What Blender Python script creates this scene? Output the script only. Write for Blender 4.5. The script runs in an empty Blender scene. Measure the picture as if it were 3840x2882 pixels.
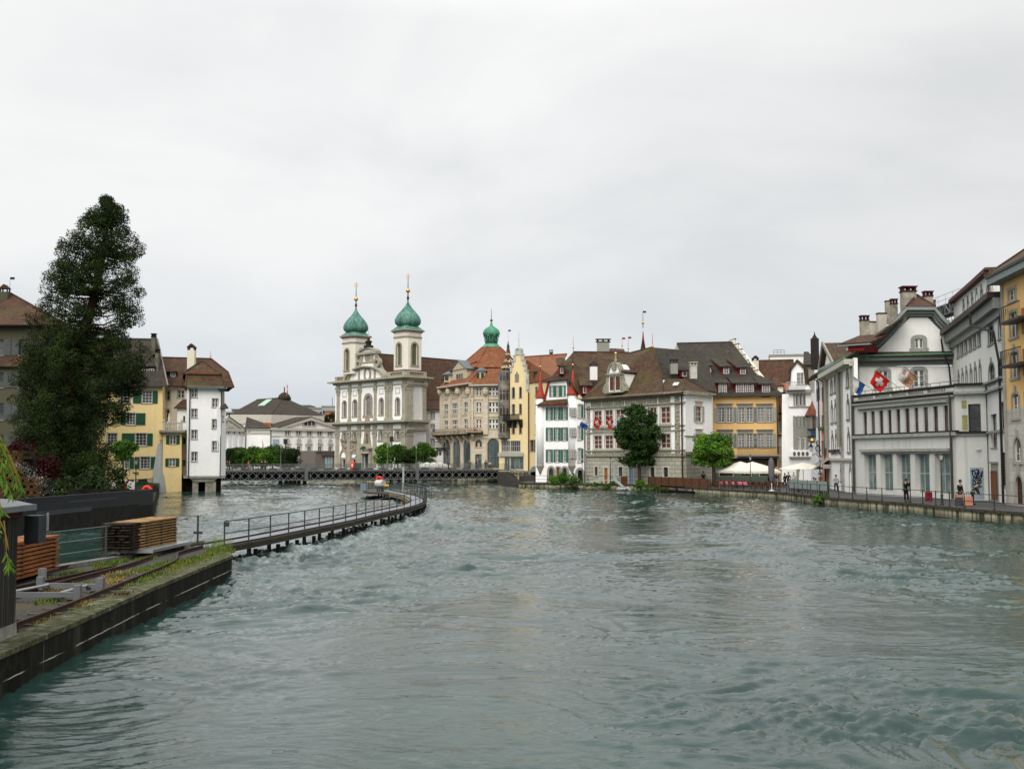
import bpy, bmesh, math, random
import numpy as np
from mathutils import Vector, Matrix
random.seed(7); rng=np.random.default_rng(7)
SC=bpy.context.scene; COL=SC.collection
PI=math.pi
# camera model
FPX=4100.0; CX,CY=1920.0,1441.0; HZ=1720.0; EYE=4.15
TH=math.atan((HZ-CY)/FPX); CT,ST=math.cos(TH),math.sin(TH)
def ray(px,py):
 x=(px-CX)/FPX; y=(CY-py)/FPX
 return Vector((x, CT-y*ST, ST+y*CT))
def at(px,py,Y):
 r=ray(px,py); t=Y/r.y
 return Vector((r.x*t, Y, EYE+r.z*t))
def gnd(px,py,z):
 r=ray(px,py); t=(z-EYE)/r.z
 return Vector((r.x*t, r.y*t, z))
class Fac:
 """a vertical wall plane standing between two points of the plan"""
 def __init__(s,xa,Ya,xb,Yb):
  a=at(xa,HZ,Ya); b=at(xb,HZ,Yb)
  s.o=Vector((a.x,a.y,0)); d=Vector((b.x-a.x,b.y-a.y,0)); s.len=d.length; s.t=d.normalized()
  s.n=Vector((s.t.y,-s.t.x,0))      # towards the viewer side
 def at(s,px,py,d=0.0):
  """point on the plane d metres BEHIND the wall"""
  r=ray(px,py); o=s.o-s.n*d
  t=s.n.dot(o-Vector((0,0,EYE)))/s.n.dot(r)
  return Vector((0,0,EYE))+r*t
 def uz(s,px,py):
  p=s.at(px,py); q=p-s.o
  return (q.dot(s.t), p.z)
 def u(s,px,py=HZ): return s.uz(px,py)[0]
 def z(s,px,py): return s.uz(px,py)[1]
 def W(s,u,z,d=0.0):
  """d = metres in FRONT of the wall"""
  v=s.o+s.t*u+s.n*d; return Vector((v.x,v.y,z))
# objects
LOC={}
def tag(o,label=None,cat=None,group=None,kind=None):
 if label: o['label']=label
 if cat: o['category']=cat
 if group: o['group']=group
 if kind: o['kind']=kind
 return o
def thing(name,label,cat,loc=(0,0,0),rz=0,group=None):
 o=bpy.data.objects.new(name,None); COL.objects.link(o)
 o.empty_display_size=.3
 o.location=loc; o.rotation_euler=(0,0,rz); LOC[o.name]=Vector(loc)
 return tag(o,label,cat,group)
class MB:
 def __init__(s): s.v=[]; s.f=[]; s.m=[]; s.sm=False
 def poly(s,pts,m=0):
  i=len(s.v); s.v+= [tuple(p) for p in pts]; s.f.append(tuple(range(i,i+len(pts)))); s.m.append(m)
 def hexa(s,P,m=0):
  """P: 8 points, bottom 4 then top 4"""
  i=len(s.v); s.v+=[tuple(p) for p in P]
  for q in ((3,2,1,0),(4,5,6,7),(0,1,5,4),(1,2,6,5),(2,3,7,6),(3,0,4,7)):
   s.f.append(tuple(i+k for k in q)); s.m.append(m)
 def box(s,c,sz,m=0,rz=0):
  cx,cy,cz=c; a,b,h=sz[0]/2,sz[1]/2,sz[2]/2; co,si=math.cos(rz),math.sin(rz)
  P=[]
  for z in (-h,h):
   for x,y in ((-a,-b),(a,-b),(a,b),(-a,b)):
    P.append((cx+x*co-y*si, cy+x*si+y*co, cz+z))
  s.hexa(P,m)
 def fbox(s,F,u0,u1,z0,z1,d0,d1,m=0):
  """box on a wall: d0<d1 metres in front of the plane"""
  W=F.W
  s.hexa([W(u0,z0,d1),W(u1,z0,d1),W(u1,z0,d0),W(u0,z0,d0),W(u0,z1,d1),W(u1,z1,d1),W(u1,z1,d0),W(u0,z1,d0)],m)
 def tube(s,pts,rs,n=8,m=0,cap=True):
  pts=[Vector(p) for p in pts]
  if not hasattr(rs,'__len__'): rs=[rs]*len(pts)
  i0=len(s.v); prev=None
  for k,p in enumerate(pts):
   d=(pts[min(k+1,len(pts)-1)]-pts[max(k-1,0)])
   if d.length<1e-9: d=Vector((0,0,1))
   d.normalize()
   ref=Vector((0,0,1)) if abs(d.z)<.95 else Vector((1,0,0))
   if prev is not None: ref=prev
   a=d.cross(ref);
   if a.length<1e-6: a=d.cross(Vector((0,1,0)))
   a.normalize(); b=a.cross(d).normalized(); prev=b
   for j in range(n):
    t=2*PI*j/n
    s.v.append(tuple(p+(a*math.cos(t)+b*math.sin(t))*rs[k]))
  for k in range(len(pts)-1):
   for j in range(n):
    A=i0+k*n+j; B=i0+k*n+(j+1)%n
    s.f.append((A,B,B+n,A+n)); s.m.append(m)
  if cap:
   s.f.append(tuple(i0+j for j in range(n-1,-1,-1))); s.m.append(m)
   e=i0+(len(pts)-1)*n
   s.f.append(tuple(e+j for j in range(n))); s.m.append(m)
 def bar(s,a,b,w,m=0,h=None):
  """square bar"""
  a=Vector(a); b=Vector(b); h=h or w
  d=(b-a).normalized(); ref=Vector((0,0,1)) if abs(d.z)<.98 else Vector((1,0,0))
  x=d.cross(ref).normalized()*w/2; y=x.cross(d).normalized()*h/2
  s.hexa([a-x-y,a+x-y,a+x+y,a-x+y,b-x-y,b+x-y,b+x+y,b-x+y],m)
 def lathe(s,c,prof,n=16,m=0,ribs=0,rd=0,ph=0,sx=1,sy=1):
  c=Vector(c); i0=len(s.v)
  for r,z in prof:
   for j in range(n):
    t=2*PI*j/n+ph; rr=r*(1+ (rd*abs(math.cos(ribs*t/2)) if ribs else 0))
    s.v.append((c.x+rr*math.cos(t)*sx,c.y+rr*math.sin(t)*sy,c.z+z))
  for k in range(len(prof)-1):
   for j in range(n):
    A=i0+k*n+j; B=i0+k*n+(j+1)%n
    s.f.append((A,B,B+n,A+n)); s.m.append(m)
  s.f.append(tuple(i0+j for j in range(n-1,-1,-1))); s.m.append(m)
  e=i0+(len(prof)-1)*n
  s.f.append(tuple(e+j for j in range(n))); s.m.append(m)
 def prism(s,base,top,m=0):
  """two loops of the same length"""
  n=len(base); i=len(s.v); s.v+=[tuple(p) for p in base]+[tuple(p) for p in top]
  s.f.append(tuple(i+k for k in range(n-1,-1,-1))); s.m.append(m)
  s.f.append(tuple(i+n+k for k in range(n))); s.m.append(m)
  for k in range(n):
   k2=(k+1)%n; s.f.append((i+k,i+k2,i+n+k2,i+n+k)); s.m.append(m)
 def fprism(s,F,uz,d0,d1,m=0):
  s.prism([F.W(u,z,d0) for u,z in uz],[F.W(u,z,d1) for u,z in uz],m)
 def arcband(s,F,cu,cz,ri,ro,a0,a1,d0,d1,m=0,n=18,sz=1.0):
  for k in range(n):
   A=a0+(a1-a0)*k/n; B=a0+(a1-a0)*(k+1)/n
   q=[(cu+r*math.cos(t),cz+r*math.sin(t)*sz) for r,t in ((ri,A),(ro,A),(ro,B),(ri,B))]
   s.fprism(F,q,d0,d1,m)
 def build(s,name,mats,parent=None,local=False,smooth=False,uv=False,fix=True):
  off=Vector((0,0,0))
  if parent is not None and not local:
   off=LOC.get(parent.name,Vector((0,0,0)))
  me=bpy.data.meshes.new(name)
  me.from_pydata([(v[0]-off.x,v[1]-off.y,v[2]-off.z) for v in s.v],[],s.f)
  if not isinstance(mats,(list,tuple)): mats=[mats]
  for m in mats: me.materials.append(m)
  if len(mats)>1: me.polygons.foreach_set('material_index',s.m)
  if fix:
   bm=bmesh.new(); bm.from_mesh(me)
   bmesh.ops.recalc_face_normals(bm,faces=bm.faces[:]); bm.to_mesh(me); bm.free()
  if smooth: me.polygons.foreach_set('use_smooth',[True]*len(me.polygons))
  if uv: planar_uv(me)
  me.update()
  o=bpy.data.objects.new(name,me); COL.objects.link(o)
  if parent is not None:
   o.parent=parent; LOC[o.name]=off
  else: LOC[o.name]=Vector((0,0,0))
  return o
def planar_uv(me):
 lay=me.uv_layers.new(name='UVMap'); Z=Vector((0,0,1))
 for p in me.polygons:
  n=p.normal; h=Z.cross(n)
  h=h.normalized() if h.length>1e-3 else Vector((1,0,0))
  v=n.cross(h)
  for li in p.loop_indices:
   co=me.vertices[me.loops[li].vertex_index].co
   lay.data[li].uv=(co.dot(h),co.dot(v))
def solo(mb,name,mats,label,cat,group=None,kind=None,origin=None,**k):
 """a thing that is one mesh; origin moved to its base"""
 if origin is None:
  a=np.array(mb.v); origin=Vector((float(a[:,0].mean()),float(a[:,1].mean()),float(a[:,2].min())))
 origin=Vector(origin)
 mb.v=[(v[0]-origin.x,v[1]-origin.y,v[2]-origin.z) for v in mb.v]
 o=mb.build(name,mats,None,**k); o.location=origin; LOC[o.name]=origin
 return tag(o,label,cat,group,kind)
def struct(mb,name,mats,**k):
 o=mb.build(name,mats,None,**k); o['kind']='structure'; return o
def copy_tree(o,parent=None):
 c=o.copy(); COL.objects.link(c)
 if parent is not None: c.parent=parent
 for ch in list(o.children): copy_tree(ch,c)
 return c
# materials
class NT:
 def __init__(s,name):
  s.mat=bpy.data.materials.new(name); s.mat.use_nodes=True
  s.t=s.mat.node_tree; s.n=s.t.nodes; s.l=s.t.links
  s.b=s.n['Principled BSDF']; s.b.inputs['Specular IOR Level'].default_value=.12
 def add(s,typ,**k):
  n=s.n.new(typ)
  for a,b in k.items():
   if a in n.inputs.keys(): n.inputs[a].default_value=b
   else: setattr(n,a,b)
  return n
 def noise(s,vec,scale,detail=4,rough=.55,scl=None):
  if scl is not None:
   mp=s.add('ShaderNodeMapping'); mp.inputs['Scale'].default_value=scl
   s.l.new(vec,mp.inputs['Vector']); vec=mp.outputs[0]
  n=s.add('ShaderNodeTexNoise'); n.inputs['Scale'].default_value=scale
  n.inputs['Detail'].default_value=detail; n.inputs['Roughness'].default_value=rough
  s.l.new(vec,n.inputs['Vector']); return n.outputs['Fac']
 def ramp(s,fac,stops):
  r=s.add('ShaderNodeValToRGB'); cr=r.color_ramp
  while len(cr.elements)<len(stops): cr.elements.new(.5)
  for e,(p,c) in zip(cr.elements,stops):
   e.position=p; e.color=(c[0],c[1],c[2],1) if hasattr(c,'__len__') else (c,c,c,1)
  s.l.new(fac,r.inputs[0]); return r.outputs[0]
 def mix(s,fac,a,b,mode='MIX'):
  m=s.add('ShaderNodeMix'); m.data_type='RGBA'; m.blend_type=mode
  for sock,v in ((m.inputs[0],fac),(m.inputs[6],a),(m.inputs[7],b)):
   if hasattr(v,'is_output') or isinstance(v,bpy.types.NodeSocket): s.l.new(v,sock)
   elif hasattr(v,'__len__'): sock.default_value=(v[0],v[1],v[2],1)
   else: sock.default_value=v
  return m.outputs[2]
 def math(s,op,a,b=0.0):
  m=s.add('ShaderNodeMath'); m.operation=op
  for i,v in enumerate((a,b)):
   if isinstance(v,bpy.types.NodeSocket): s.l.new(v,m.inputs[i])
   else: m.inputs[i].default_value=v
  return m.outputs[0]
 def obj(s):
  return s.add('ShaderNodeTexCoord').outputs['Object']
 def pos(s):
  return s.add('ShaderNodeNewGeometry').outputs['Position']
 def bump(s,h,dist=.02,st=.5):
  b=s.add('ShaderNodeBump'); b.inputs['Distance'].default_value=dist; b.inputs['Strength'].default_value=st
  s.l.new(h,b.inputs['Height']); s.l.new(b.outputs[0],s.b.inputs['Normal'])
 def col(s,c): s.l.new(c,s.b.inputs['Base Color'])
 def set(s,**k):
  for a,b in k.items(): s.b.inputs[a.replace('_',' ')].default_value=b
MC={}
def sc(c,k): return tuple(min(1,x*k) for x in c[:3])
def plain(name,c,rough=.6,metal=0,var=.12,scale=3.0):
 if name in MC: return MC[name]
 c=tuple(x**1.15 for x in c); t=NT(name); f=t.noise(t.obj(),scale,5,.6)
 t.col(t.ramp(f,[(.25,sc(c,1-var*1.6)),(.75,sc(c,1+var))]))
 t.set(Roughness=rough,Metallic=metal); t.b.inputs['Specular IOR Level'].default_value=.35 if (metal>0 or rough<.5) else .12; MC[name]=t.mat; return t.mat
def stucco(name,c,dirt=.45,streak=.5,mould=(.10,.10,.085)):
 """painted render: mottling, rain streaks, grime near edges and the foot"""
 if name in MC: return MC[name]
 c=tuple(x**1.12 for x in c); t=NT(name); o=t.obj(); w=t.pos()
 f1=t.noise(o,.35,4,.6); f2=t.noise(o,3.5,5,.65)
 st=t.noise(o,1.0,5,.6,scl=(2.2,2.2,.10))
 base=t.ramp(f1,[(.3,sc(c,.94)),(.7,sc(c,1.03))])
 base=t.mix(.25,base,t.ramp(f2,[(.3,.70),(.7,1.0)]),'MULTIPLY')
 sm=t.math('MULTIPLY',t.ramp(st,[(.52,0.0),(.80,1.0)]),streak*.55)
 base=t.mix(sm,base,mould)
 blot=t.math('MULTIPLY',t.ramp(t.noise(o,.8,6,.7),[(.56,0.0),(.76,1.0)]),dirt*.45)
 base=t.mix(blot,base,sc(mould,1.4))
 t.col(base); t.set(Roughness=.85); t.b.inputs['Specular IOR Level'].default_value=.25
 t.bump(f2,.01,.4); MC[name]=t.mat; return t.mat
def ashlar(name,c,bw=.9,bh=.38,mort=.018,dirt=.5,k=.62):
 """cut stone in courses"""
 if name in MC: return MC[name]
 t=NT(name); uv=t.add('ShaderNodeTexCoord').outputs['UV']; o=t.obj()
 b=t.add('ShaderNodeTexBrick'); t.l.new(uv,b.inputs['Vector'])
 b.inputs['Scale'].default_value=1; b.inputs['Mortar Size'].default_value=mort
 b.inputs['Brick Width'].default_value=bw; b.inputs['Row Height'].default_value=bh
 b.inputs['Color1'].default_value=(*sc(c,.9),1); b.inputs['Color2'].default_value=(*sc(c,1.1),1)
 b.inputs['Mortar'].default_value=(*sc(c,k),1)
 f2=t.noise(o,2.5,5,.65); st=t.noise(o,1.0,5,.6,scl=(2.2,2.2,.12))
 base=t.mix(.5,b.outputs[0],t.ramp(f2,[(.3,.6),(.7,1.05)]),'MULTIPLY')
 base=t.mix(t.math('MULTIPLY',t.ramp(st,[(.5,0.0),(.78,1.0)]),dirt*.6),base,sc(c,.35))
 t.col(base); t.set(Roughness=.9); t.b.inputs['Specular IOR Level'].default_value=.2
 t.bump(b.outputs['Fac'],.02,-.4); MC[name]=t.mat; return t.mat
def tiles(name,c1,c2,moss=(.09,.10,.025),mossk=.5,row=.30,dark=(.03,.025,.02)):
 """clay tile roof from planar uv in metres"""
 if name in MC: return MC[name]
 t=NT(name); uv=t.add('ShaderNodeTexCoord').outputs['UV']; o=t.obj()
 b=t.add('ShaderNodeTexBrick'); t.l.new(uv,b.inputs['Vector']); b.inputs['Scale'].default_value=1
 c1=sc(c1,.86); c2=sc(c2,.82); b.inputs['Mortar Size'].default_value=.03; b.inputs['Mortar Smooth'].default_value=.6
 b.inputs['Brick Width'].default_value=.22; b.inputs['Row Height'].default_value=row
 b.inputs['Color1'].default_value=(*c1,1); b.inputs['Color2'].default_value=(*c2,1)
 b.inputs['Mortar'].default_value=(*sc(c1,.35),1); b.inputs['Bias'].default_value=-.1
 f=t.noise(o,.45,6,.7); g=t.noise(o,6,3,.6); h=t.noise(o,1.6,5,.7)
 base=t.mix(.6,b.outputs[0],t.ramp(g,[(.3,.55),(.72,1.25)]),'MULTIPLY')
 base=t.mix(t.math('MULTIPLY',t.ramp(h,[(.40,0.0),(.60,1.0)]),.85),base,dark)
 base=t.mix(t.math('MULTIPLY',t.ramp(f,[(.46,0.0),(.64,1.0)]),mossk),base,moss)
 lich=t.math('MULTIPLY',t.ramp(t.noise(o,9,2,.5),[(.70,0.0),(.74,1.0)]),.5)
 base=t.mix(lich,base,(.35,.34,.28))
 t.col(base); t.set(Roughness=.8); t.b.inputs['Specular IOR Level'].default_value=.15
 t.bump(b.outputs['Fac'],.04,-.7); MC[name]=t.mat; return t.mat
def glassm(name='window_glass',c=(.018,.021,.024),cur=.22):
 if name in MC: return MC[name]
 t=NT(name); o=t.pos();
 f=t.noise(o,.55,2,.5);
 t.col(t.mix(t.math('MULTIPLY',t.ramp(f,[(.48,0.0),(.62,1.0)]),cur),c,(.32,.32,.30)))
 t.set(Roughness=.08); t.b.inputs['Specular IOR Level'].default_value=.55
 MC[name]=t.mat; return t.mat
def slatted(name,c,per=.09):
 if name in MC: return MC[name]
 t=NT(name); o=t.obj(); w=t.add('ShaderNodeTexWave'); w.bands_direction='Z'; w.wave_profile='SAW'
 w.inputs['Scale'].default_value=1/(per*PI*2)*2; t.l.new(o,w.inputs['Vector'])
 base=t.mix(.7,c,t.ramp(w.outputs['Fac'],[(0,.45),(.5,1.0)]),'MULTIPLY')
 base=t.mix(.4,base,t.ramp(t.noise(o,1.3,4,.6),[(.3,.6),(.7,1.1)]),'MULTIPLY')
 t.col(base); t.set(Roughness=.6); t.b.inputs['Specular IOR Level'].default_value=.15; MC[name]=t.mat; return t.mat
def leafm(name,dark,light,trans=.15,scale=.9):
 if name in MC: return MC[name]
 t=NT(name); o=t.obj(); f=t.noise(o,scale,4,.65); g=t.noise(o,scale*9,2,.6)
 base=t.mix(t.ramp(f,[(.36,0.0),(.66,1.0)]),dark,light)
 base=t.mix(.6,base,t.ramp(g,[(.3,.5),(.7,1.35)]),'MULTIPLY')
 t.col(base); t.set(Roughness=.75); t.b.inputs['Specular IOR Level'].default_value=.12
 t.b.inputs['Subsurface Weight'].default_value=0
 MC[name]=t.mat; return t.mat
WHITE=stucco('white_render',(.93,.92,.89),.14,.22)
WHITE2=stucco('old_white_render',(.84,.83,.79),.3,.4)
GREYR=stucco('grey_render',(.50,.51,.50),.5,.7)
CREAM=stucco('cream_render',(.74,.69,.55),.3,.45)
YEL=stucco('yellow_render',(.88,.70,.36),.2,.25)
YEL2=stucco('pale_yellow_render',(.82,.68,.40),.3,.4)
ORY=stucco('orange_yellow_render',(.80,.54,.24),.2,.25)
SALM=stucco('salmon_render',(.72,.30,.18),.3,.3)
OLIV=stucco('shaded_olive_render',(.10,.095,.06),.5,.5)  # olive darkened to carry the tree's shadow in its colour
SAND=ashlar('sandstone',(.62,.54,.42),1.0,.4,.012,.35,.8)
CHST=ashlar('church_sandstone',(.37,.345,.265),1.2,.6,.010,.6,.8)
GRST=ashlar('grey_sandstone',(.35,.345,.29),1.0,.42,.02,.4,.55)
SURG=plain('grey_stone_trim',(.33,.32,.275),.85)
SURL=plain('light_stone_trim',(.55,.52,.45),.85)
SURD=plain('dark_stone_trim',(.16,.15,.13),.85)
MOULD=plain('black_mossy_stone',(.045,.045,.03),.9,var=.5,scale=5)
TBR=tiles('brown_roof_tiles',(.115,.055,.035),(.075,.045,.035),moss=(.075,.065,.02),mossk=.55)
TRB=tiles('red_brown_roof_tiles',(.165,.065,.040),(.10,.045,.03),moss=(.08,.07,.025),mossk=.40)
TOR=tiles('orange_roof_tiles',(.42,.15,.06),(.30,.10,.045),mossk=.22,dark=(.12,.05,.03))
TMO=tiles('mossy_roof_tiles',(.155,.072,.042),(.085,.048,.030),moss=(.085,.075,.022),mossk=.75)
TDK=tiles('dark_grey_roof_tiles',(.085,.072,.062),(.055,.048,.042),mossk=.15)
SLT=tiles('slate_brown_roof',(.085,.065,.055),(.07,.06,.055),mossk=.15)
WFR=plain('white_window_frame',(.72,.71,.67),.5,var=.05)
DFR=plain('dark_window_frame',(.06,.045,.04),.5)
BFR=plain('brown_window_frame',(.16,.07,.05),.5)
GFR=plain('grey_window_frame',(.40,.41,.40),.5)
GLS=glassm()
GLC=glassm('curtained_glass',(.035,.038,.04),.45)
GLB=glassm('shop_glass',(.06,.085,.085),.25)
SHG=slatted('green_shutter',(.018,.085,.04))
SHT=slatted('teal_shutter',(.03,.14,.10))
SHW=slatted('grey_shutter',(.36,.38,.34))
SHB=slatted('blue_grey_shutter',(.10,.13,.12))
BRL=plain('brown_lattice',(.17,.075,.06),.6,var=.4,scale=9)
GUT=plain('gutter_metal',(.075,.07,.065),.5)
GUC=plain('verdigris_copper',(.12,.28,.21),.6)
GRN=plain('grey_green_soffit',(.30,.34,.32),.7)
REDP=plain('red_painted_wood',(.26,.035,.03),.6)
BLK=plain('black_void',(.012,.012,.012),.9)  # flat black painted where openings and hollows lie in shade
STEEL=plain('galvanised_steel',(.38,.40,.41),.42,.55)
DSTEEL=plain('dark_steel',(.055,.06,.065),.5,.3)
GOLD=plain('gilded_metal',(.75,.42,.12),.3,.8)
IRON=plain('wrought_iron',(.03,.03,.03),.5,.3)
# walls with openings
def arch_pts(u0,u1,zs,zt,n=10,point=0):
 """from right spring to left spring, over the top"""
 c=(u0+u1)/2; r=(u1-u0)/2; out=[]
 for k in range(n+1):
  t=PI*k/n
  x=math.cos(t); y=math.sin(t)
  if point: y=y**.8 if abs(x)>1e-6 else 1
  out.append((c+r*x, zs+(zt-zs)*y))
 return out
def wall(parent,F,outline,wins=(),mat=WHITE,D=6.0,rec=.18,name='wall',back=True,uv=False):
 """outline in (u,z); wins: dicts u0,u1,z0,z1[,arch]"""
 bm=bmesh.new()
 vs=[bm.verts.new((u,0,z)) for u,z in outline]
 bm.faces.new(vs)
 us=sorted({round(w[k],4) for w in wins for k in ('u0','u1')}); zs=sorted({round(w[k],4) for w in wins for k in ('z0','z1')})
 for u in us:
  bmesh.ops.bisect_plane(bm,geom=bm.verts[:]+bm.edges[:]+bm.faces[:],dist=1e-5,plane_co=(u,0,0),plane_no=(1,0,0))
 for z in zs:
  bmesh.ops.bisect_plane(bm,geom=bm.verts[:]+bm.edges[:]+bm.faces[:],dist=1e-5,plane_co=(0,0,z),plane_no=(0,0,1))
 kill=[]
 for f in bm.faces:
  c=f.calc_center_median()
  for w in wins:
   if w['u0']<c.x<w['u1'] and w['z0']<c.z<w['z1']: kill.append(f); break
 if kill: bmesh.ops.delete(bm,geom=kill,context='FACES')
 mb=MB()
 for f in bm.faces: mb.poly([F.W(v.co.x,v.co.z,0) for v in f.verts])
 bm.free()
 for w in wins:
  u0,u1,z0,z1=w['u0'],w['u1'],w['z0'],w['z1']; r=w.get('rec',rec)
  if w.get('arch'):
   h=(u1-u0)/2*w['arch']; zsp=z1-h; A=arch_pts(u0,u1,zsp,z1,10,w.get('point',0))
   half=len(A)//2
   for k in range(half):
    mb.poly([F.W(u1,z1),F.W(*A[k]),F.W(*A[k+1])])
   for k in range(half,len(A)-1):
    mb.poly([F.W(u0,z1),F.W(*A[k]),F.W(*A[k+1])])
   loop=[(u0,z0),(u1,z0)]+A
  else: loop=[(u0,z0),(u1,z0),(u1,z1),(u0,z1)]
  for k in range(len(loop)):
   a=loop[k]; b=loop[(k+1)%len(loop)]
   if abs(a[0]-b[0])+abs(a[1]-b[1])<1e-6: continue
   mb.poly([F.W(*a,0),F.W(*b,0),F.W(*b,-r),F.W(*a,-r)])
 if back and D>0:
  n=len(outline)
  for k in range(n):
   a=outline[k]; b=outline[(k+1)%n]
   mb.poly([F.W(*a,0),F.W(*b,0),F.W(*b,-D),F.W(*a,-D)])
  mb.poly([F.W(u,z,-D) for u,z in outline])
 return mb.build(name,mat,parent,uv=uv or mat in (SAND,CHST,GRST),fix=False)
def window(parent,F,w,name='window'):
 u0,u1,z0,z1=w['u0'],w['u1'],w['z0'],w['z1']; r=w.get('rec',.18)
 mb=MB(); fm=w.get('fm',WFR); sm=w.get('sm',SURG); sw=w.get('sw',0); fw=w.get('fw',.06)
 arch=w.get('arch',0); pr=w.get('proud',.04)
 if arch: zsp=z1-(u1-u0)/2*arch
 else: zsp=z1
 if sw>0:
  mb.fbox(F,u0-sw,u0,z0,zsp,-.02,pr,1); mb.fbox(F,u1,u1+sw,z0,zsp,-.02,pr,1)
  mb.fbox(F,u0-sw*1.3,u1+sw*1.3,z0-sw*.9,z0,-.02,pr+.06,1)
  if arch:
   mi=arch_pts(u0,u1,zsp,z1,10,w.get('point',0)); mo=arch_pts(u0-sw,u1+sw,zsp,z1+sw,10,w.get('point',0))
   for k in range(10): mb.fprism(F,[mi[k],mo[k],mo[k+1],mi[k+1]],-.02,pr,1)
  else: mb.fbox(F,u0-sw,u1+sw,z1,z1+sw,-.02,pr,1)
  if w.get('key'): c=(u0+u1)/2; mb.fprism(F,[(c-sw*.6,z1+sw*.3),(c+sw*.6,z1+sw*.3),(c+sw*1.0,z1+sw*2.2),(c,z1+sw*2.8),(c-sw*1.0,z1+sw*2.2)],-.02,pr+.05,1)
  if w.get('hood'):
   mb.fbox(F,u0-sw*1.4,u1+sw*1.4,z1+sw*1.0+w['hood'],z1+sw+w['hood']+.14,-.02,.18,1)
   mb.fbox(F,u0-sw*.9,u1+sw*.9,z1+sw,z1+sw+w['hood'],-.02,pr+.01,1)
 elif w.get('sill',1):
  mb.fbox(F,u0-.08,u1+.08,z0-.09,z0,-.02,.09,1)
 d0,d1=-r+.015,-r+.075
 if arch:
  mi=arch_pts(u0+fw,u1-fw,zsp,z1-fw,10); mo=arch_pts(u0,u1,zsp,z1,10)
  for k in range(10): mb.fprism(F,[mi[k],mo[k],mo[k+1],mi[k+1]],d0,d1,0)
 else: mb.fbox(F,u0,u1,z1-fw,z1,d0,d1,0)
 mb.fbox(F,u0,u0+fw,z0+fw,zsp-(0 if arch else fw),d0,d1,0); mb.fbox(F,u1-fw,u1,z0+fw,zsp-(0 if arch else fw),d0,d1,0); mb.fbox(F,u0,u1,z0,z0+fw,d0,d1,0)
 nx,nz=w.get('nx',1),w.get('nz',2); mw=w.get('mw',.035)
 zt=zsp if arch else z1-fw
 for k in range(1,nx+1):
  u=u0+(u1-u0)*k/(nx+1); ww=w.get('cw',.05) if (nx%2 and k==(nx+1)//2) else mw/2
  mb.fbox(F,u-ww,u+ww,z0+fw,zt,d0,d1-.012,0)
 for k in range(1,nz+1):
  z=z0+(z1-z0)*k/(nz+1)
  if z<zt: mb.fbox(F,u0+fw,u1-fw,z-mw/2,z+mw/2,d0,d1-.02,0)
 o=mb.build(name,[fm,sm],parent)
 g=MB(); gz=-r+.03
 if arch: g.poly([F.W(u,z,gz) for u,z in [(u0,z0),(u1,z0)]+arch_pts(u0,u1,zsp,z1,10)])
 else: g.poly([F.W(u0,z0,gz),F.W(u1,z0,gz),F.W(u1,z1,gz),F.W(u0,z1,gz)])
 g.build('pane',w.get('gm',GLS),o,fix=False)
 if w.get('sh'):
  s=w['sh']; shm=w.get('shm',SHG); off=sw+.01
  sides=w.get('sides','lr')
  for c in sides:
   q=MB()
   if c=='l': q.fbox(F,u0-off-s,u0-off,z0-.02,z1+.02,.02,.08)
   else: q.fbox(F,u1+off,u1+off+s,z0-.02,z1+.02,.02,.08)
   q.build('shutter',shm,o)
 return o
def row(F,xs,y0,y1,xref=None,**st):
 """xs: pixel (x0,x1) pairs of the openings, y0<y1 pixel rows at xref -> list of dicts"""
 out=[]
 xr=xref if xref is not None else (xs[0][0]+xs[0][1])/2
 zt=F.z(xr,y0); zb=F.z(xr,y1)
 for a,b in xs:
  ym=(y0+y1)/2
  d=dict(u0=F.u(a,ym),u1=F.u(b,ym),z0=zb,z1=zt); d.update(st); out.append(d)
 return out
def house(parent,F,px_outline,wins,mat,D=6.0,build=True,**k):
 ol=[F.uz(x,y) for x,y in px_outline]
 wins=[w for w in wins]
 o=wall(parent,F,ol,wins,mat,D,**k)
 for w in wins:
  if w.get('shape')!='none': window(parent,F,w,w.get('name','window'))
 return o
def band(parent,F,xa,xb,y0,y1,proud,mat,name='cornice',xref=None,ext=.0):
 xr=xref if xref is not None else xa
 mb=MB(); mb.fbox(F,F.u(xa,y0)-ext,F.u(xb,y0)+ext,F.z(xr,y1),F.z(xr,y0),-.03,proud)
 return mb.build(name,mat,parent,uv=mat in (SAND,CHST,GRST))
def roof(parent,polys,mat,th=.14,name='roof',ridge=None):
 mb=MB()
 for P in polys:
  P=[Vector(p) for p in P]; n=(P[1]-P[0]).cross(P[2]-P[1])
  if n.length<1e-6: continue
  n.normalize()
  if n.z<0: n=-n
  if n.z<.02: n=Vector((0,0,1)) if abs(n.z)>.5 else n
  mb.prism([p-n*th for p in P],P)
 if ridge:
  for a,b in ridge: mb.tube([Vector(a)+Vector((0,0,.03)),Vector(b)+Vector((0,0,.03))],.11,6)
 return mb.build(name,mat,parent,uv=True)
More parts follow.
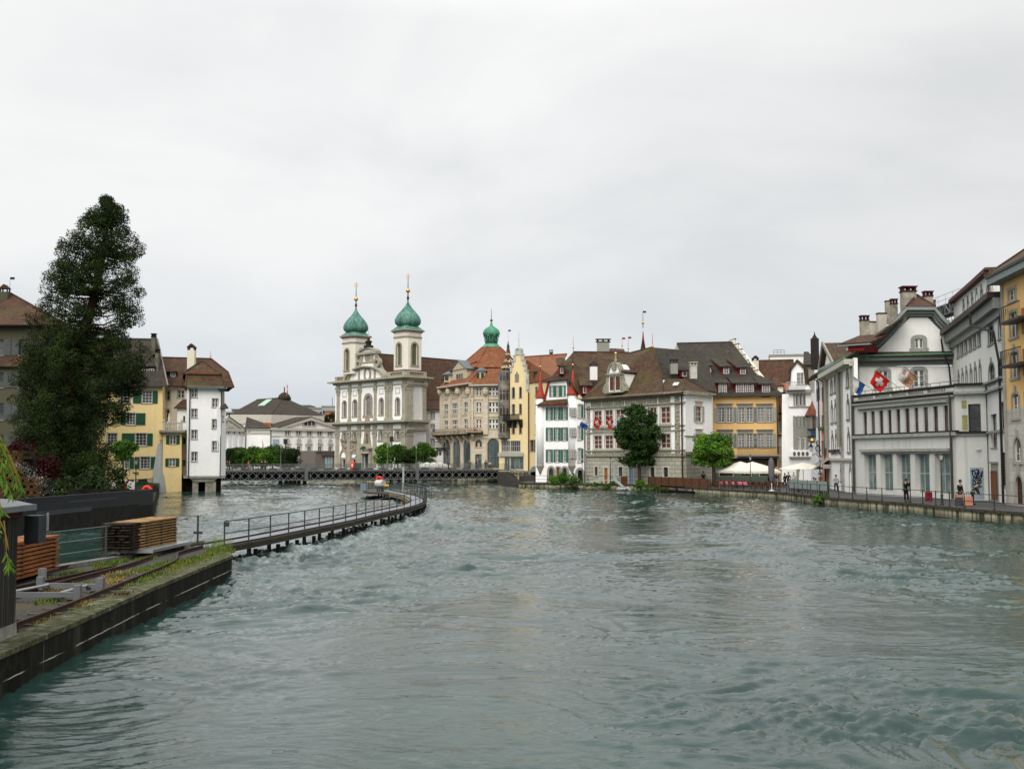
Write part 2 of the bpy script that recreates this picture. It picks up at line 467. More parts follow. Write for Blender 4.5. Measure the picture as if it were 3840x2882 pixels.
def chimney(parent,base,w,d,h,mat=None,cap='slab',rz=0,name='chimney',capm=None):
 mat=mat or SURL; b=Vector(base); mb=MB()
 mb.box((b.x,b.y,b.z+h/2),(w,d,h),0,rz); o=mb.build(name,mat,parent)
 c=MB(); capm=capm or TRB
 if cap=='slab':
  c.box((b.x,b.y,b.z+h+.05),(w*1.2,d*1.2,.1),0,rz)
  for sx in (-1,0,1): c.box((b.x+sx*w*.45*math.cos(rz),b.y+sx*w*.45*math.sin(rz),b.z+h+.25),(w*.12,d*.9,.3),0,rz)
  c.box((b.x,b.y,b.z+h+.45),(w*1.25,d*1.25,.1),0,rz)
 elif cap=='house':
  co,si=math.cos(rz),math.sin(rz)
  def T(x,y,z): return (b.x+x*co-y*si,b.y+x*si+y*co,b.z+h+z)
  for sx in (-1,1):
   for sy in (-1,1): c.box(T(sx*w*.42,sy*d*.42,.18),(w*.16,d*.16,.36),0,rz)
  a=w*.62; e=d*.62
  c.prism([T(-a,-e,.36),T(a,-e,.36),T(0,-e,.36+w*.55)],[T(-a,e,.36),T(a,e,.36),T(0,e,.36+w*.55)])
 c.build('chimney_cap',capm,o)
 return o
def finial(parent,p,h,r=.12,ball=True,mat=None,name='finial',ring=False,vane=False):
 mb=MB(); p=Vector(p)
 mb.tube([p,p+Vector((0,0,h))],[r*.28,r*.10],6,1)
 if ball: mb.lathe(p,[(0.001,h*.30-r),(r*.7,h*.30-r*.7),(r,h*.30),(r*.7,h*.30+r*.7),(.001,h*.30+r)],10,0)
 if ring:
  q=p+Vector((0,0,h*.82)); n=12
  for k in range(n):
   t=2*PI*k/n; mb.bar(q+Vector((math.cos(t)*r*.7,0,math.sin(t)*r*.9)),q+Vector((math.cos(t)*r*1.5,0,math.sin(t)*r*1.8)),r*.14,0)
   t2=2*PI*(k+1)/n; mb.bar(q+Vector((math.cos(t)*r*.8,0,math.sin(t)*r)),q+Vector((math.cos(t2)*r*.8,0,math.sin(t2)*r)),r*.16,0)
 if vane:
  q=p+Vector((0,0,h*.9)); mb.prism([q,q+Vector((.5,.02,0)),q+Vector((.5,.02,.28)),q+Vector((0,0,.28))],[q+Vector((0,.03,0)),q+Vector((.5,.05,0)),q+Vector((.5,.05,.28)),q+Vector((0,.03,.28))],1)
 return mb.build(name,[GOLD,mat or IRON],parent)
def pipe(parent,F,px,y0,y1,r=.06,mat=None,d=.14,top=None):
 u,z0=F.uz(px,y1); z1=F.z(px,y0)
 pts=[F.W(u,z0,d),F.W(u,z1,d)]
 if top: pts+= [F.W(u+t[0],z1+t[1],d+t[2]) for t in top]
 mb=MB(); mb.tube(pts,r,6); return mb.build('drainpipe',mat or GUT,parent)
# foliage
def leaf_mesh(name,mat,centers,normals_out,size,parent,n_per=1,local=True,jit=.6,elong=1.6):
 """many small leaf faces; centers Nx3 numpy"""
 N=len(centers); c=np.asarray(centers)
 d=rng.normal(size=(N,3)); d+=normals_out*jit; d/=np.linalg.norm(d,axis=1,keepdims=True)
 r=rng.normal(size=(N,3)); a=np.cross(d,r); a/=np.linalg.norm(a,axis=1,keepdims=True)+1e-9
 b=np.cross(d,a); s=size*(.6+.8*rng.random((N,1)))
 a=a*s*elong*.5; b=b*s*.5
 V=np.stack([c-a,c-b*.9+a*.1,c+a,c+b*.9+a*.1],axis=1).reshape(-1,3)
 me=bpy.data.meshes.new(name)
 me.vertices.add(4*N); me.vertices.foreach_set('co',V.astype(np.float32).ravel())
 me.loops.add(4*N); me.loops.foreach_set('vertex_index',np.arange(4*N,dtype=np.int32))
 me.polygons.add(N); me.polygons.foreach_set('loop_start',np.arange(0,4*N,4,dtype=np.int32))
 me.polygons.foreach_set('loop_total',np.full(N,4,dtype=np.int32))
 me.materials.append(mat); me.update(calc_edges=True); me.validate()
 o=bpy.data.objects.new(name,me); COL.objects.link(o)
 if parent is not None: o.parent=parent
 return o
def clump_points(cs,rs,n,flat=.75,shell=.55):
 """n leaves per clump; returns positions + outward dirs"""
 P=[];Q=[]
 for c,r in zip(cs,rs):
  k=max(8,int(n*(r**2)))
  d=rng.normal(size=(k,3)); d/=np.linalg.norm(d,axis=1,keepdims=True)
  rad=r*(shell+(1-shell)*rng.random((k,1)))*(.85+.3*rng.random((k,1)))
  p=d*rad; p[:,2]*=flat; P.append(p+np.asarray(c)); Q.append(d)
 return np.concatenate(P),np.concatenate(Q)
def lobes(seed):
 q=random.Random(seed); L=[(0,0,0,.80,.85),(-.45,q.uniform(-.3,.3),-.42,.52,.45),(.48,q.uniform(-.3,.3),-.38,.50,.48)]
 for k in range(4): L.append((q.uniform(-.5,.5),q.uniform(-.5,.5),q.uniform(-.1,.62),q.uniform(.34,.46),q.uniform(.30,.42)))
 return L
def broad_tree(name,base,h,rx,ry,zc,rz_,label,mat,trunk_r=.2,nclump=60,leaf=.3,dens=60,group=None,barkm=None,fork=4,cr=(.14,.26),lean=(0,0),cat='tree'):
 """trunk, limbs, crown of clumps filling an ellipsoid centred zc above the base"""
 t=thing(name,label,cat,base,0,group)
 R=random.Random(hash((round(base[0]*7),round(base[1]*3)))&0xffff)
 mb=MB(); bark=barkm or plain('tree_bark',(.075,.06,.045),.9,var=.4,scale=6)
 top=Vector((lean[0],lean[1],zc+rz_*.3))
 mb.tube([Vector((0,0,-.1)),Vector((lean[0]*.2,lean[1]*.2,(zc-rz_)*.6)),Vector((lean[0]*.5,lean[1]*.5,zc-rz_*.4)),top],[trunk_r*1.25,trunk_r,trunk_r*.75,trunk_r*.2],8)
 cs=[];rs=[]; LB=lobes(int(base[0]*13)&255)
 for k in range(nclump):
  while True:
   x,y,z=R.uniform(-1,1),R.uniform(-1,1),R.uniform(-1,1); q=x*x+y*y+z*z
   if .25<q<1: break
  lb=R.choice(LB+[LB[0]]*3+[(0,0,.35,.58,.55)]*2); s=(q**.5)**-.5; x=x*s*lb[3]+lb[0]; y=y*s*lb[3]+lb[1]; z=z*s*lb[4]+lb[2]; s=1
  f=1.0 if z>-.2 else .9
  c=Vector((x*s*rx*.86*f+lean[0],y*s*ry*.86*f+lean[1],zc+z*s*rz_*.86)); cs.append(c); rs.append(min(rx,rz_)*R.uniform(*cr)*.95)
 for k in range(0,nclump,max(1,nclump//14)):
  st=Vector((lean[0]*.4,lean[1]*.4,zc-rz_*R.uniform(.2,.8))); mid=(st+cs[k])/2+Vector((0,0,-.1*rz_))
  mb.tube([st,mid,cs[k]],[trunk_r*.42,trunk_r*.25,.03],5)
 mb.build('trunk',bark,t,local=True,smooth=True)
 P,Q=clump_points([tuple(c) for c in cs],rs,dens)
 leaf_mesh('crown',mat,P,Q,leaf,t)
 return t
# world, sun, camera
def make_world():
 w=bpy.data.worlds.new('World'); SC.world=w; w.use_nodes=True; t=w.node_tree; n=t.nodes; l=t.links
 out=n['World Output']; bg=n['Background']
 sky=n.new('ShaderNodeTexSky'); sky.sky_type='NISHITA'; sky.sun_disc=False
 sky.sun_elevation=math.radians(42); sky.sun_rotation=math.radians(196)
 l.new(sky.outputs[0],bg.inputs[0]); bg.inputs[1].default_value=.07
 tc=n.new('ShaderNodeTexCoord'); sep=n.new('ShaderNodeSeparateXYZ'); l.new(tc.outputs['Generated'],sep.inputs[0])
 rp=n.new('ShaderNodeValToRGB'); cr=rp.color_ramp
 stops=[(0,(.70,.76,.82)),(.09,(.83,.865,.89)),(.18,(.91,.92,.925)),(.38,(.94,.945,.945)),(.52,(1.38,1.39,1.40)),(1,(1.85,1.86,1.88))]
 while len(cr.elements)<len(stops): cr.elements.new(.5)
 for e,(p,c) in zip(cr.elements,stops): e.position=p; e.color=(*c,1)
 l.new(sep.outputs[2],rp.inputs[0])
 mp=n.new('ShaderNodeMapping'); mp.inputs['Scale'].default_value=(1.0,1.0,2.6); mp.inputs['Location'].default_value=(.35,.1,.2)
 l.new(tc.outputs['Generated'],mp.inputs[0])
 nz=n.new('ShaderNodeTexNoise'); nz.inputs['Scale'].default_value=2.3; nz.inputs['Detail'].default_value=7; nz.inputs['Roughness'].default_value=.52
 nz.inputs['Distortion'].default_value=.35
 l.new(mp.outputs[0],nz.inputs[0])
 r2=n.new('ShaderNodeValToRGB'); c2=r2.color_ramp; c2.elements[0].position=.34; c2.elements[0].color=(.83,.845,.86,1); c2.elements[1].position=.60; c2.elements[1].color=(1.03,1.025,1.02,1)
 l.new(nz.outputs[0],r2.inputs[0])
 mr=n.new('ShaderNodeMapRange'); mr.inputs[1].default_value=.05; mr.inputs[2].default_value=.55; mr.inputs[3].default_value=1.0; mr.inputs[4].default_value=.86
 l.new(sep.outputs[0],mr.inputs[0])
 m1=n.new('ShaderNodeMix'); m1.data_type='RGBA'; m1.blend_type='MULTIPLY'; m1.inputs[0].default_value=1
 l.new(rp.outputs[0],m1.inputs[6]); l.new(r2.outputs[0],m1.inputs[7])
 m2=n.new('ShaderNodeMix'); m2.data_type='RGBA'; m2.blend_type='MULTIPLY'; m2.inputs[0].default_value=1
 l.new(m1.outputs[2],m2.inputs[6]); l.new(mr.outputs[0],m2.inputs[7])
 b2=n.new('ShaderNodeBackground'); b2.inputs[1].default_value=1.0; l.new(m2.outputs[2],b2.inputs[0])
 ms=n.new('ShaderNodeMixShader'); ms.inputs[0].default_value=.96
 l.new(bg.outputs[0],ms.inputs[1]); l.new(b2.outputs[0],ms.inputs[2]); l.new(ms.outputs[0],out.inputs[0])
make_world()
sd=bpy.data.lights.new('sun','SUN'); sd.energy=2.5; sd.angle=math.radians(50); sd.color=(1,.96,.90)
so=bpy.data.objects.new('sun',sd); COL.objects.link(so)
_el=math.radians(42); _az=math.radians(196)   # from behind the camera
_dir=Vector((math.sin(_az)*math.cos(_el),math.cos(_az)*math.cos(_el),math.sin(_el)))
so.rotation_euler=(-_dir).to_track_quat('-Z','Y').to_euler(); so.location=(0,0,60)
cd=bpy.data.cameras.new('camera'); cam=bpy.data.objects.new('camera',cd); COL.objects.link(cam)
cd.sensor_width=36; cd.lens=36*FPX/3840; cd.clip_end=20000; cd.clip_start=.1
cam.location=(0,0,EYE); cam.rotation_euler=(PI/2+TH,0,0); SC.camera=cam
SC.view_settings.view_transform='Standard'; SC.view_settings.look='None'; SC.view_settings.exposure=0
SC.render.engine='CYCLES'
# plan outlines
def X(px,Y): p=at(px,HZ,Y); return (p.x,p.y)
QUAY=[(70.0,40.0),(47.0,55.0)]+[X(px,Y) for px,Y in ((3840,69),(3600,75),(3400,84.5),(3295,87.7),(3133,95),(2913,112.5),(2620,129),(2520,138),(2405,146),(2202,149),(2000,154),(1946,157))]
FARQ=[X(px,Y) for px,Y in ((1946,174),(1880,198),(1600,211),(1250,219),(830,226),(600,232))]
WEIR=[(-11.25,42.9),(-10.35,48),(-9.55,54),(-8.75,60),(-8.2,66),(-7.75,71),(-7.2,76),(-6.85,81),(-6.8,86),(-7.05,91),(-7.6,95.5),(-8.55,101),(-9.9,107),(-11.6,113.5),(-13.2,120)]
def poly_ground(name,pts,z,mat,riser=None,riser_mat=None,zlow=-1.5):
 mb=MB(); mb.poly([(x,y,z) for x,y in pts]); o=struct(mb,name,mat,uv=True)
 return o
def riser(name,pts,z0,z1,mat,th=.35):
 mb=MB()
 for a,b in zip(pts[:-1],pts[1:]): mb.poly([(a[0],a[1],z0),(b[0],b[1],z0),(b[0],b[1],z1),(a[0],a[1],z1)])
 return mb.build(name,mat,None,uv=True,fix=False)
def asphalt():
 t=NT('wet_asphalt'); o=t.obj(); f=t.noise(o,.5,5,.6); g=t.noise(o,14,3,.6)
 b=t.ramp(f,[(.3,.045),(.7,.085)]); b=t.mix(.5,b,t.ramp(g,[(.3,.5),(.7,1.3)]),'MULTIPLY'); t.col(b)
 t.set(Roughness=.55); return t.mat
ASPH=asphalt()
def quaystone():
 t=NT('quay_stone'); uv=t.add('ShaderNodeTexCoord').outputs['UV']; o=t.pos()
 b=t.add('ShaderNodeTexBrick'); t.l.new(uv,b.inputs['Vector']); b.inputs['Scale'].default_value=1
 b.inputs['Brick Width'].default_value=1.9; b.inputs['Row Height'].default_value=.9; b.inputs['Mortar Size'].default_value=.05
 b.inputs['Color1'].default_value=(.50,.45,.31,1); b.inputs['Color2'].default_value=(.32,.29,.20,1); b.inputs['Mortar'].default_value=(.03,.03,.02,1)
 f=t.noise(o,.9,6,.7); g=t.noise(o,1.0,5,.6,scl=(1.5,1.5,.25))
 c=t.mix(t.ramp(g,[(.50,0.0),(.60,.9)]),b.outputs[0],(.03,.03,.015))
 c=t.mix(t.ramp(f,[(.54,0.0),(.66,.9)]),c,(.04,.05,.012))
 sp=t.add('ShaderNodeSeparateXYZ'); t.l.new(o,sp.inputs[0])
 wet=t.math('SUBTRACT',.42,sp.outputs[2]); wet=t.math('MULTIPLY',wet,4.0); m=t.add('ShaderNodeClamp'); t.l.new(wet,m.inputs[0])
 c=t.mix(t.math('MULTIPLY',m.outputs[0],.6),c,(.02,.025,.015)); t.col(c); t.set(Roughness=.7); t.bump(f,.05,.5); return t.mat
QST=quaystone()
PAVE=plain('grey_paving',(.15,.148,.14),.7,var=.25,scale=2)
riv=[tuple(p) for p in QUAY]
poly_ground('quay_pavement',riv+[X(1990,176),X(2040,200),(60,200),(120,160),(120,40)],.75,ASPH)
o=riser('quay_wall_stone',QUAY,-1.5,.74,QST); tag(o,kind='structure')
mb=MB()
for a,b in zip(QUAY[:-1],QUAY[1:]):
 a=Vector((*a,0)); b=Vector((*b,0)); d=(b-a).normalized(); nn=Vector((-d.y,d.x,0))
 if nn.x>0: nn=-nn
 mb.hexa([(p.x,p.y,z) for z in (.60,.80) for p in (a+nn*.10,b+nn*.10,b-nn*.35,a-nn*.35)])
struct(mb,'kerb_coping',plain('mossy_coping',(.085,.08,.055),.9,var=.5,scale=2.5))
poly_ground('far_ground',FARQ+[X(-400,238),(-400,238),(-6000,300),(-9000,9000),(9000,9000),(9000,201),X(2045,201),X(1990,176.5)],2.05,PAVE)
o=riser('far_quay_wall',[X(1990,176.5)]+FARQ+[X(-400,238)],-1.5,2.04,QST); tag(o,kind='structure')
LB=[X(579,76.4),X(600,137.5),X(700,142),X(700,230),(-400,236),(-400,50),X(60,57),X(100,58.5)]
poly_ground('left_bank_ground',LB,1.15,plain('garden_soil',(.05,.05,.03),.95,var=.5))
o=riser('left_bank_wall',[X(-200,50),X(100,58.5),X(579,76.4),X(600,137.5),X(700,142),X(700,230)],-1.5,1.14,plain('dark_concrete',(.035,.033,.028),.85,var=.4,scale=1.5)); tag(o,kind='structure')
mb=MB(); n=60; pts=[]
for k in range(n+1):
 x=-900+k*30; pts.append((x,700+40*math.sin(k*.7),2+13+5*math.sin(k*.35)+3*math.sin(k*1.1)))
for a,b in zip(pts[:-1],pts[1:]):
 mb.poly([(a[0],a[1]-160,2.0),(b[0],b[1]-160,2.0),b,a])
struct(mb,'hill',leafm('distant_woods',(.02,.04,.02),(.05,.075,.04),scale=.03))
# river surface
def fft_noise(n,lo,hi,period,beta,aniso,seed,ang=0.0):
 g=np.random.default_rng(seed); k=np.fft.fftfreq(n,d=period/n); kx,ky=np.meshgrid(k,k,indexing='xy')
 c,s=math.cos(ang),math.sin(ang); ax=kx*c+ky*s; ay=-kx*s+ky*c
 kk=np.sqrt((ax*aniso)**2+ay**2)+1e-9; kt=np.sqrt(kx**2+ky**2)
 amp=np.where((kt>1/hi)&(kt<1/lo),kk**(-beta),0)
 f=np.fft.ifft2(amp*np.exp(2j*PI*g.random((n,n)))).real
 return f/f.std()
def samp(tex,x,y,period):
 n=tex.shape[0]; u=(x/period*n)%n; v=(y/period*n)%n
 i=np.floor(u).astype(int)%n; j=np.floor(v).astype(int)%n; fu=u-np.floor(u); fv=v-np.floor(v); i1=(i+1)%n; j1=(j+1)%n
 return (tex[j,i]*(1-fu)+tex[j,i1]*fu)*(1-fv)+(tex[j1,i]*(1-fu)+tex[j1,i1]*fu)*fv
def seg_dist(x,y,P):
 d=np.full(x.shape,1e9); side=np.zeros(x.shape)
 for a,b in zip(P[:-1],P[1:]):
  ax,ay=a; bx,by=b; vx,vy=bx-ax,by-ay; L=vx*vx+vy*vy
  t=np.clip(((x-ax)*vx+(y-ay)*vy)/L,0,1); dx=x-(ax+t*vx); dy=y-(ay+t*vy); q=np.sqrt(dx*dx+dy*dy)
  s=np.sign(vx*(y-ay)-vy*(x-ax)); m=q<d; d=np.where(m,q,d); side=np.where(m,s,side)
 return d,side
def river():
 ny,nx=900,640
 Y=8.0*np.exp(np.linspace(0,math.log(245/8.0),ny)); S=np.linspace(-1,1,nx)
 yy=np.repeat(Y[:,None],nx,1); xx=S[None,:]*(yy*.56+8)
 wx=xx+.9*samp(fft_noise(256,3,30,60,1.5,1,1),xx,yy,60); wy=yy+.9*samp(fft_noise(256,3,30,60,1.5,1,2),xx,yy,60)
 t1=fft_noise(1024,.20,1.9,36,1.1,2.6,11,.10); t2=fft_noise(1024,.9,5,53,1.2,2.8,12,-.18); t3=fft_noise(512,4,20,90,1.6,.8,13)
 a1=samp(t1,wx,wy,36); a2=samp(t2,wx,wy,53); a3=samp(t3,xx,yy,90)
 calm=.30+.95*np.clip(.5+.7*samp(fft_noise(256,6,40,110,1.6,.6,21),xx,yy,110),0,1.4)
 z=(.024*a1+.034*a2)*calm+.030*a3
 ch=(xx<-14.5-(yy-35)*.02)&(yy<150)      # quieter left channel
 d,side=seg_dist(xx,yy,WEIR)
 down=(side<0)                       # right of the walkway, downstream
 turb=np.where(down,np.exp(-np.maximum(d-.8,0)/3.2),np.exp(-d/1.6)*.5)
 turb*= np.clip((yy-40)/6,0,1)*np.clip((126-yy)/6,0,1)
 z+=turb*(.055*a1+.05*np.abs(a2))
 mr=np.exp(-((xx+16)**2/30+(yy-47)**2/60))
 fn=samp(fft_noise(1024,.25,4,40,1.1,.8,31),wx,wy,40)
 fine=samp(fft_noise(1024,.15,1.2,30,.8,.6,32),xx,yy,30)
 foam=np.clip(turb*.75+.10*np.clip(a2,0,3)*turb+.42*fn*(turb>.03)*np.sqrt(turb)-.46,0,1)*1.2
 foam+=np.clip(.55*fn+.5*mr-1.15,0,1)*1.2*(mr>.1)
 band_=np.exp(-((yy-150-.15*(xx+5))/14)**2)
 foam+=np.clip(band_*.35+.35*fn+.2*fine-.72,0,1)*.8
 foam*=.3
 foam=np.clip(foam,0,1)*(1-.3*np.clip(fine,0,1))
 V=np.stack([xx,yy,z],-1).reshape(-1,3)
 idx=np.arange(ny*nx).reshape(ny,nx); F=np.stack([idx[:-1,:-1],idx[:-1,1:],idx[1:,1:],idx[1:,:-1]],-1).reshape(-1,4)
 me=bpy.data.meshes.new('river'); me.vertices.add(len(V)); me.vertices.foreach_set('co',V.astype(np.float32).ravel())
 me.loops.add(F.size); me.loops.foreach_set('vertex_index',F.astype(np.int32).ravel())
 me.polygons.add(len(F)); me.polygons.foreach_set('loop_start',np.arange(0,F.size,4,dtype=np.int32)); me.polygons.foreach_set('loop_total',np.full(len(F),4,dtype=np.int32))
 me.polygons.foreach_set('use_smooth',np.ones(len(F),dtype=bool))
 at_=me.attributes.new('foam','FLOAT','POINT'); at_.data.foreach_set('value',foam.astype(np.float32).ravel())
 me.update(calc_edges=True)
 t=NT('river_water'); o=t.pos()
 fa=t.add('ShaderNodeAttribute'); fa.attribute_name='foam'
 big=t.noise(o,.10,4,.6)
 col=t.ramp(big,[(.3,(.007,.026,.021)),(.7,(.024,.056,.046))])
 fine_=t.noise(o,7.0,5,.6,scl=(.5,1,1)); med=t.noise(o,1.1,4,.6,scl=(.5,1,1))
 fm=t.math('MULTIPLY',fa.outputs['Fac'],t.ramp(fine_,[(.30,.35),(.62,1.0)]))
 cl=t.add('ShaderNodeClamp'); t.l.new(fm,cl.inputs[0])
 t.col(t.mix(cl.outputs[0],col,(.72,.78,.77)))
 rg=t.math('ADD',t.math('MULTIPLY',cl.outputs[0],.6),.025); t.l.new(rg,t.b.inputs['Roughness'])
 t.b.inputs['IOR'].default_value=1.42; t.b.inputs['Specular IOR Level'].default_value=.5
 h=t.math('ADD',t.math('MULTIPLY',fine_,.4),t.math('MULTIPLY',med,1.0))
 t.bump(h,.08,.50)
 me.materials.append(t.mat)
 ob=bpy.data.objects.new('river',me); COL.objects.link(ob); ob['kind']='structure'
 mb=MB()
 mb.poly([(-400,-60,-.12),(400,-60,-.12),(400,300,-.12),(-400,300,-.12)])
 struct(mb,'river_bed_water',t.mat)
river()
# weir island
ISL_OUT=[(-8.5,8.0),(-8.94,19.1),(-9.15,23.2),(-9.53,29.1),(-9.9,39.0),(-11.2,42.9)]
ISL_IN=[(-12.9,45.0),(-13.7,37.6),(-14.3,34.8),(-15.6,28.0),(-18.5,8.0)]
def gravel():
 t=NT('gravel_with_weeds'); o=t.pos(); f=t.noise(o,.5,5,.65); g=t.noise(o,22,3,.7); h=t.noise(o,3,5,.7)
 c=t.ramp(g,[(.34,(.025,.024,.022)),(.56,(.065,.063,.058)),(.74,(.17,.165,.15))])
 c=t.mix(t.ramp(h,[(.54,0.0),(.66,.8)]),c,(.055,.06,.015)); c=t.mix(t.ramp(f,[(.56,0.0),(.70,.6)]),c,(.10,.06,.02))
 t.col(c); t.set(Roughness=.95); t.bump(g,.03,.8); return t.mat
poly_ground('gravel_bed',ISL_OUT+ISL_IN,.70,gravel())
def islwall():
 t=NT('stained_concrete'); o=t.pos(); uv=t.add('ShaderNodeTexCoord').outputs['UV']
 st=t.noise(o,1.0,6,.65,scl=(.05,1.8,.35)); bl=t.noise(o,1.3,6,.7)
 c=t.ramp(st,[(.32,(.003,.003,.002)),(.54,(.012,.011,.007)),(.78,(.055,.052,.036))])
 c=t.mix(t.ramp(bl,[(.56,0.0),(.74,.7)]),c,(.05,.055,.015))
 sp=t.add('ShaderNodeSeparateXYZ'); t.l.new(o,sp.inputs[0])
 jz=t.math('ABSOLUTE',t.math('SUBTRACT',sp.outputs[2],t.math('ADD',.22,t.math('MULTIPLY',t.noise(o,3,3,.6),.04))))
 seam=t.math('MULTIPLY',t.math('LESS_THAN',jz,.012),t.ramp(t.noise(o,.8,3,.6),[(.42,0.0),(.52,1.0)]))
 c=t.mix(seam,c,(.42,.42,.36))
 vy=t.noise(o,1.0,5,.8,scl=(.01,1.15,.04)); vr=t.math('MULTIPLY',t.ramp(vy,[(.625,0.0),(.65,1.0)]),t.ramp(t.noise(o,6,3,.6),[(.35,.3),(.6,1.0)]))
 c=t.mix(t.math('MULTIPLY',vr,.8),c,(.36,.35,.29))
 t.col(c); t.set(Roughness=.75); t.bump(bl,.03,.5); return t.mat
IW=islwall()
mb=MB()
for P in (ISL_OUT,):
 for a,b in zip(P[:-1],P[1:]): mb.poly([(a[0],a[1],-1.4),(b[0],b[1],-1.4),(b[0],b[1],.66),(a[0],a[1],.66)])
a=ISL_OUT[-1]; b=ISL_IN[0]
for a,b in zip([ISL_OUT[-1]]+ISL_IN[:-1],ISL_IN): mb.poly([(a[0],a[1],-1.4),(b[0],b[1],-1.4),(b[0],b[1],.66),(a[0],a[1],.66)])
o=mb.build('river_wall_concrete',IW,None,uv=True,fix=False); o['kind']='structure'
def coping():
 t=NT('lichen_coping'); o=t.pos(); f=t.noise(o,3.5,6,.75); g=t.noise(o,16,3,.7)
 c=t.ramp(f,[(.36,(.03,.03,.014)),(.54,(.085,.085,.045)),(.68,(.20,.21,.15))]); c=t.mix(.5,c,t.ramp(g,[(.3,.5),(.7,1.3)]),'MULTIPLY')
 t.col(c); t.set(Roughness=.95); t.bump(g,.02,.6); return t.mat
COPM=coping()
def offset(P,d):
 out=[]
 for k,p in enumerate(P):
  a=P[max(k-1,0)]; b=P[min(k+1,len(P)-1)]; v=Vector((b[0]-a[0],b[1]-a[1],0)).normalized()
  out.append((p[0]-v.y*d,p[1]+v.x*d))
 return out
ci=offset(ISL_OUT,.62); mb=MB(); co_=offset(ISL_OUT,-.03)
for k in range(len(ISL_OUT)-1):
 a,b,c,d=co_[k],co_[k+1],ci[k+1],ci[k]
 mb.hexa([(q[0],q[1],z) for z in (.66,.76) for q in (a,b,c,d)])
struct(mb,'kerb_stone',COPM)
mb=MB(); ri=offset(ISL_IN,.35)
for k in range(len(ISL_IN)-2):
 a,b,c,d=ISL_IN[k],ISL_IN[k+1],ri[k+1],ri[k]
 mb.hexa([(q[0],q[1],z) for z in (.52,.84) for q in (a,b,c,d)])
struct(mb,'rear_kerb',plain('bare_concrete',(.20,.195,.175),.9,var=.35,scale=4))
RUST=plain('rusty_rail_steel',(.075,.038,.025),.7,.3,var=.4,scale=7)
def smooth(P,n=6):
 out=[]; P=[Vector((*p[:2],p[2] if len(p)>2 else 0)) for p in P]
 Q=[P[0]*2-P[1]]+P+[P[-1]*2-P[-2]]
 for k in range(1,len(Q)-2):
  for j in range(n):
   t=j/n; a,b,c,d=Q[k-1],Q[k],Q[k+1],Q[k+2]
   out.append(.5*((2*b)+(-a+c)*t+(2*a-5*b+4*c-d)*t*t+(-a+3*b-3*c+d)*t**3))
 out.append(P[-1]); return out
def rail(P,label):
 S=smooth(P); mb=MB()
 for a,b in zip(S[:-1],S[1:]):
  mb.bar((a.x,a.y,.715),(b.x,b.y,.715),.11,0,.03); mb.bar((a.x,a.y,.765),(b.x,b.y,.765),.022,0,.09); mb.bar((a.x,a.y,.822),(b.x,b.y,.822),.062,0,.034)
 return solo(mb,'rail',RUST,label,'rail',group='rusty rails on the island')
rail([(-10.0,15),(-10.1,22.7),(-10.45,28.5),(-10.9,34.4),(-11.15,36.5),(-11.6,38.2),(-11.95,39.6),(-11.95,42.6)],'rusty rail running beside the lichen covered river coping, nearest the open water')
rail([(-12.35,20),(-12.3,29.7),(-12.2,34.8),(-12.45,38),(-12.75,40.5),(-12.85,43.2)],'thin rusty rail in the middle of the island that crosses another at the switch')
rail([(-14.0,20),(-13.2,27.5),(-12.95,29.1),(-12.62,32.5),(-12.4,34.4)],'dark rusty rail merging into the middle rail behind the steel trolley frame')
rail([(-15.2,20),(-14.5,27.5),(-14.15,32),(-13.95,35.2),(-13.85,38.6)],'dark rusty rail along the rear concrete kerb beneath the lumber stacks')
mb=MB(); mb.hexa([(-13.25,27.5,.70),(-13.1,27.5,.70),(-12.55,34.6,.70),(-12.7,34.6,.70),(-13.25,27.5,.76),(-13.1,27.5,.76),(-12.55,34.6,.76),(-12.7,34.6,.76)])
struct(mb,'track_kerb',plain('bare_concrete',(.2,.195,.175)))
mb=MB(); R=random.Random(4)
for rl in ([(-10.05,18),(-10.45,28.5),(-10.9,34.4)],):
 for k in range(22):
  y=18+k*.82; x=-9.98-(y-18)*.055; mb.box((x,y,.715),(.55+R.random()*.25,.14,.05),0,.05+R.uniform(-.08,.08))
struct(mb,'sleepers',plain('weathered_sleepers',(.13,.115,.085),.95,var=.5,scale=5))
def weeds(name,mat,spots,label,h=.16,n=26,seed=1):
 R=random.Random(seed); mb=MB()
 for x,y,r,dens in spots:
  for k in range(int(dens)):
   a=R.uniform(0,2*PI); q=r*math.sqrt(R.random()); px_,py_=x+q*math.cos(a)*.55,y+q*math.sin(a)*1.5
   hh=h*R.uniform(.35,1.2); w=.012+R.random()*.012; d=R.uniform(0,2*PI); lx,ly=math.cos(d),math.sin(d); ln=R.uniform(.1,.7)*hh
   mb.poly([(px_-ly*w,py_+lx*w,.70),(px_+ly*w,py_-lx*w,.70),(px_+lx*ln,py_+ly*ln,.70+hh)])
 o=mb.build(name,mat,None,fix=False); o['kind']='stuff'; o['label']=label; o['category']='weeds'; return o
GR1=leafm('weed_green',(.045,.08,.010),(.13,.18,.022),scale=1.5); GR2=leafm('dry_grass',(.16,.12,.04),(.30,.20,.06),scale=1.5)
S1=[(-10.55,38.0,1.2,1500),(-10.6,35.5,1.2,1100),(-10.3,32.3,.9,900),(-10.1,30.2,.7,450),(-11.3,36.5,.7,520),(-11.4,34.6,.7,420),(-13.3,36.6,.8,700),(-13.0,35.2,.5,420),(-13.3,33.3,.5,180),(-10.7,40.6,.8,1100),(-11.8,30.2,.4,130),(-11.2,26.8,.5,170),(-13.2,31.8,.3,110),(-12.6,38,.5,420),(-9.7,25,.5,160),(-9.9,27.6,.5,200),(-11.5,32.5,.5,110),(-10.6,29.2,.3,90)]
weeds('weeds',GR1,S1,'low green weeds growing through the gravel between the rails',.11)
